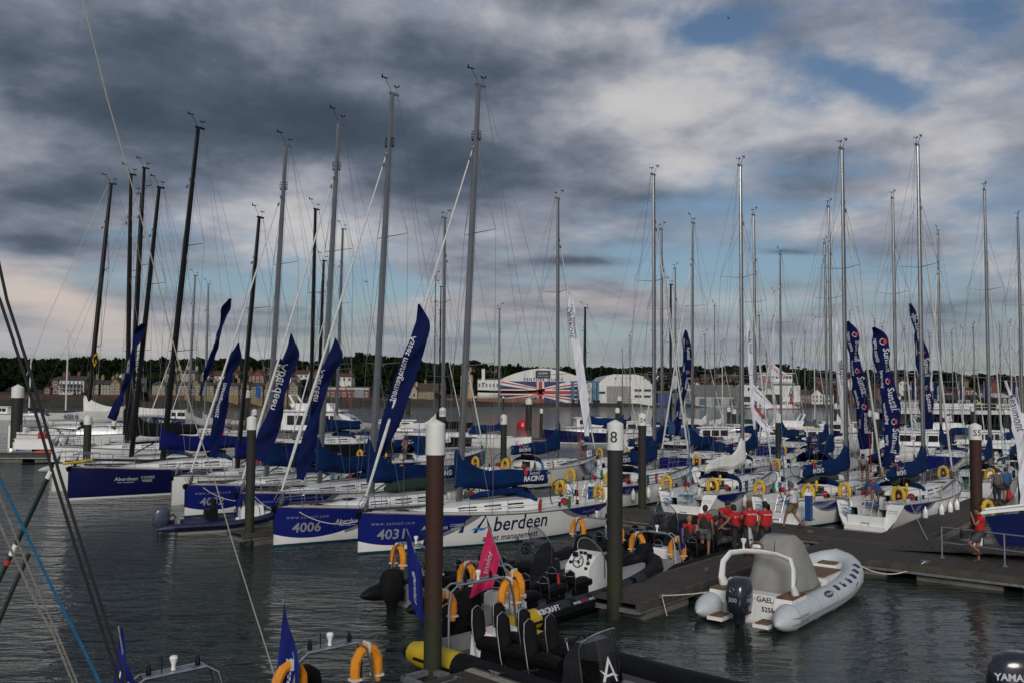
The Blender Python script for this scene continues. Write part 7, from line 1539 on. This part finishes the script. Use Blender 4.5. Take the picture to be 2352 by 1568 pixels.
poleflag('blue flag on a steel pole at the bottom left arch',(650,1375),(700,1640),[(652,1378),(690,1530),(680,1640),(628,1640)],14.9,blueflag,[('Asset',.34,.55,.55,True,True)],seed=3)
poleflag('blue flag partly cut by the bottom edge at the far left',(272,1437),(300,1600),[(273,1440),(308,1570),(300,1640),(250,1640)],13.4,blueflag,[('N',.5,.55,.6,True,False)],seed=7)
# ================================================================ MOTOR CRUISERS
def motorboat(label,u,v,d,rz,L,hz=1.3,cz=2.5,fly=True,hullm=None,win=5,canopy=None,group='motor cruisers moored in the river and marina'):
    g=G(u,v,0); g=Vector(((u-1176)/F*d,d,0)); t=thing('motor_cruiser',label,'motor boat',g,rz,group); W_=L*.16; hm_=hullm or white
    def hf(b):
        rs=[]
        for i in range(11):
            q=i/10; y=W_*(1 if q<.5 else math.cos((q-.5)/.5*math.pi/2)**.7)+.01; z=hz*(1+.35*q**2)
            x=-L/2+L*q; rs.append([(x+.4*q*z*.4,y,z),(x,y*.86,z*.45),(x,y*.7,-.2),(x,0,-.4),(x,-y*.7,-.2),(x,-y*.86,z*.45),(x+.4*q*z*.4,-y,z)])
        b.rings(rs,closed=True)
    part('hull',hm_,t,hf); 
    def cf(b):
        rs=[]
        for x,w_,z in ((-.30,.8,cz),(.12,.8,cz),(.22,.72,cz*.86),(.34,.55,hz*1.15)): rs.append([(x*L,W_*w_,hz*.95),(x*L,W_*w_*.92,z),(x*L,-W_*w_*.92,z),(x*L,-W_*w_,hz*.95)])
        b.rings(rs,closed=True)
    c=part('cabin',white,t,cf,smooth=20)
    for s in (1,-1):
        for k in range(win): part('window',glassd,c,lambda b,s=s,k=k:b.box((-.26*L+k*.40*L/win+.2*L/win,s*W_*.80,(hz+cz)/2+.1),(.32*L/win,.08,(cz-hz)*.48)),smooth=0)
    part('front_window',glassd,c,lambda b:b.add([(.135*L,W_*.6,cz*.965),(.135*L,-W_*.6,cz*.965),(.25*L,-W_*.52,cz*.82),(.25*L,W_*.52,cz*.82)],[(0,1,2,3)]),smooth=0)
    part('cabin_roof',white,t,lambda b:b.box((-.09*L,0,cz+.08),(.50*L,W_*1.75,.12)),smooth=0)
    if fly:
        part('flybridge',white,t,lambda b:b.rings([[(-.22*L,W_*.7,cz+.1),(-.24*L,W_*.7,cz+.7),(.05*L,W_*.6,cz+.75),(.10*L,W_*.6,cz+.1)],[(-.22*L,-W_*.7,cz+.1),(-.24*L,-W_*.7,cz+.7),(.05*L,-W_*.6,cz+.75),(.10*L,-W_*.6,cz+.1)]]),smooth=0)
        part('radar_arch',white,t,lambda b:b.path([(-.2*L,W_*.7,cz+.5),(-.25*L,W_*.6,cz+1.4),(-.25*L,-W_*.6,cz+1.4),(-.2*L,-W_*.7,cz+.5)],.10,6))
    if canopy: part('canopy',canopy,t,lambda b:b.path([(-.45*L,0,cz-.25),(-.38*L,0,cz+.05),(-.25*L,0,cz+.05)],[W_*.3,W_*.75,W_*.7],8,flat=.35))
    part('bow_rail',steel,t,lambda b:[b.path([(.1*L,s*W_*.95,hz*1.1),(.12*L,s*W_*.9,hz*1.1+.6),(.38*L,s*W_*.5,hz*1.3+.6),(.49*L,0,hz*1.35+.6)],.02,4) for s in (1,-1)])
    part('rubbing_band',navyflag,t,lambda b:[b.path([(-L/2,s*W_,hz*.9),(0,s*W_*1.0,hz*.95),(.25*L,s*W_*.78,hz*1.02)],.05,4) for s in (1,-1)])
    return t
t=motorboat('white passenger motor cruiser lettered artemis with dark side windows',748,1010,98,R_(-4),11.4,1.35,3.0,True,mat('hull_warm_grey',(.18,.175,.165),.4),6)
mb=MB(); letter(mb,lambda a,c:Vector((-3.0+a,-1.50,3.1+c)),'ARTEMIS',.42,bold=.01); obj('cabin_lettering',mb.mesh('cabin_lettering',pn,0),t); t.scale=(1.22,)*3
t=motorboat('small dark hulled fishing boat tanit on the river',408,972,150,R_(180),7.5,1.1,2.4,False,navyhull,2); mb=MB(); letter(mb,lambda a,c:Vector((1.3-a,1.18,.35+c)),'TANIT',.75,bold=.02); obj('hull_lettering',mb.mesh('hull_lettering',pw,0),t)
ML=[(1455,985,112,10,9,'sports cruiser with tan canopy behind the 8 pile',tan_),(1530,985,98,170,9,'white sports cruiser with pointed screen left of the tall navy banner',None),(1640,992,96,20,8,'white motor boat with dark canopy below the low sheds',blackc),(1700,990,104,190,8,'white motor boat with dark canopy left of the ferry',blackc),(1790,985,100,175,10,'white flybridge cruiser with tan canopy below the ferry lettering',tan_),(1845,990,94,185,8,'small white cruiser right below the ferry',None),(2175,985,96,8,13,'long white motor yacht under the wharf pier',None),(2090,992,88,165,9,'white motor cruiser left of the S5 pile beneath the pier',None),(2260,990,92,15,9,'white cruiser with navy canopy right under the pier',navy),(1905,975,118,180,9,'white cruiser right of the ferry in the shade of the piles',None),(900,985,110,188,9,'white motor launch with navy awning left of the nearest pile',None),(10,958,170,160,8,'white motor boat moored at the left picture edge',None),(1360,975,128,10,8,'small white cruiser behind the navy hulled yacht',None)]
for i,(u,v,d,rz,L,l,cn) in enumerate(ML): motorboat(l,u,v,d,R_(rz),L,1.15,2.35,i in (4,6),None,3,cn)
# red channel buoy
g=G(1202,968,0); g=Vector(((1202-1176)/F*150,150,0)); t=thing('channel_buoy','red channel buoy marked 6 floating before the hangar','buoy',g,0); part('float',mat('buoy_red',(.45,.012,.012),.5),t,lambda b:b.lathe([(.85,-.2),(.95,.1),(.95,1.0),(.5,1.35),(.2,1.5),(.1,1.6)],14)); mb=MB(); letter(mb,lambda a,c:Vector((a,-.97,.35+c)),'6',.8,bold=.03); obj('buoy_lettering',mb.mesh('buoy_lettering',pw,0),t)
solo('red_box',mat('buoy_red',(.45,.012,.012),.5),'red lifering box on the pontoon end beside the black pile','box',lambda b:b.box((0,0,.25),(.4,.3,.5),tz=.9),loc=G(1207,1003,.5))
solo('white_dock_box',white,'white dock box on the far left pontoon head','box',lambda b:[b.box((0,0,.42),(3.2,.8,.84),tz=.97),b.box((0,0,.86),(3.25,.85,.06))],loc=G(80,1030,.62),rot=(0,0,R_(4)))
solo('red_dock_box',mat('buoy_red',(.45,.012,.012),.5),'small red box on the pontoon right of the fat black pile','box',lambda b:b.box((0,0,.9),(.7,.5,.6)),loc=G(98,1022,.62))
# gangway ramp on the far quay
solo('quay_ramp',galv,'pale lattice ramp leading down from the far quay beside the hangar','ramp',lambda b:[b.tube((0,0,0),(9,0,4),.08,n=4),b.tube((0,0,1.2),(9,0,5.2),.06,n=4)]+[b.tube((i*.75,0,i*.333),(i*.75+.4,0,i*.333+1.3),.04,n=4) for i in range(12)],loc=D(1176,935,330))
# two gulls
for i,(u,v) in enumerate([(1673,44),(838,648)]): g=D(u,v,140 if i==0 else 110); solo('gull',mat('gull_dark',(.05,.05,.055),.8),['gull flying high in the blue gap of the sky','small gull flying low beyond the 4006 mast'][i],'bird',lambda b:b.add([(-.55,0,.12),(-.25,.08,.22),(0,.1,.05),(.25,.08,.22),(.55,0,.12),(.25,-.1,.2),(0,-.35,.0),(-.25,-.1,.2),(0,.3,.02)],[(0,1,7),(1,2,6,7),(2,3,5,6),(3,4,5),(1,8,3,2)]),loc=g,rot=(R_(20),R_(15),R_(30)))
# ================================================================ OWN BOAT RIGGING CLOSE TO THE CAMERA
def close(label,pts,d,r,m,name='rigging_line',cat='rope',d2=None,n=5):
    P_=[D(u,v,d+(0 if d2 is None else (d2-d)*i/(len(pts)-1))) for i,(u,v) in enumerate(pts)]
    return solo(name,m,label,cat,lambda b:b.path(P_,r,n),group=None)
close('left one of two thick black shroud lines in the left foreground',[(-22,640),(0,689),(60,870),(123,1091),(176,1263),(240,1462),(285,1600)],5,.0088,ropeb)
close('right one of two thick black shroud lines in the left foreground',[(-10,570),(16,689),(72,862),(138,1091),(192,1263),(256,1462),(300,1600)],5,.0088,ropeb)
close('bright blue rope crossing the lower left corner',[(-15,1055),(0,1100),(55,1213),(122,1353),(190,1485),(245,1600)],4.5,.0075,mat('rope_azure',(.004,.10,.22),.7,var=.3,vscale=60))
close('frayed white rope, left of two in the lower left corner',[(-10,1185),(0,1205),(51,1316),(88,1395),(120,1450),(165,1560),(180,1600)],4.5,.006,mat('rope_frayed',(.20,.19,.165),.9,var=.4,vscale=120)); close('frayed white rope, right of two in the lower left corner',[(-8,1120),(0,1140),(60,1290),(100,1385),(130,1450),(178,1568),(190,1600)],4.5,.005,mat('rope_frayed',(.20,.19,.165),.9))
t=close('dark green boathook pole with white and red bands in the left foreground',[(112,1092),(75,1170),(35,1255),(-20,1368)],5,.0125,mat('pole_green',(.012,.03,.028),.4),'boat_pole','pole'); 
P1,P2=D(112,1092,5),D(-20,1368,5)
for a,c,m_,nm in ((-.04,.02,white,'pole_tip'),(.57,.66,white,'pole_band'),(.70,.74,prr,'pole_band')): o=part(nm,m_,t,lambda b,a=a,c=c:b.tube(P1.lerp(P2,a),P1.lerp(P2,c),.0145,n=8))
close('thick dark grey pole end at the lower left edge',[(67,1270),(30,1350),(-25,1480)],5,.0125,mat('pole_grey',(.03,.032,.036),.4),'boat_pole','pole')
close('thin pale halyard rope curving down the whole left side',[(186,-20),(190,0),(246,226),(287,369),(333,533),(400,795),(450,975),(490,1091),(533,1240),(574,1371),(612,1490),(645,1600)],6,.0040,mat('rope_halyard',(.34,.32,.27),.8,var=.2,vscale=40))
close('taut white stay rising from the left foreground to the first black mast',[(58,870),(108,735),(248,425)],40,.018,ropew,d2=90)
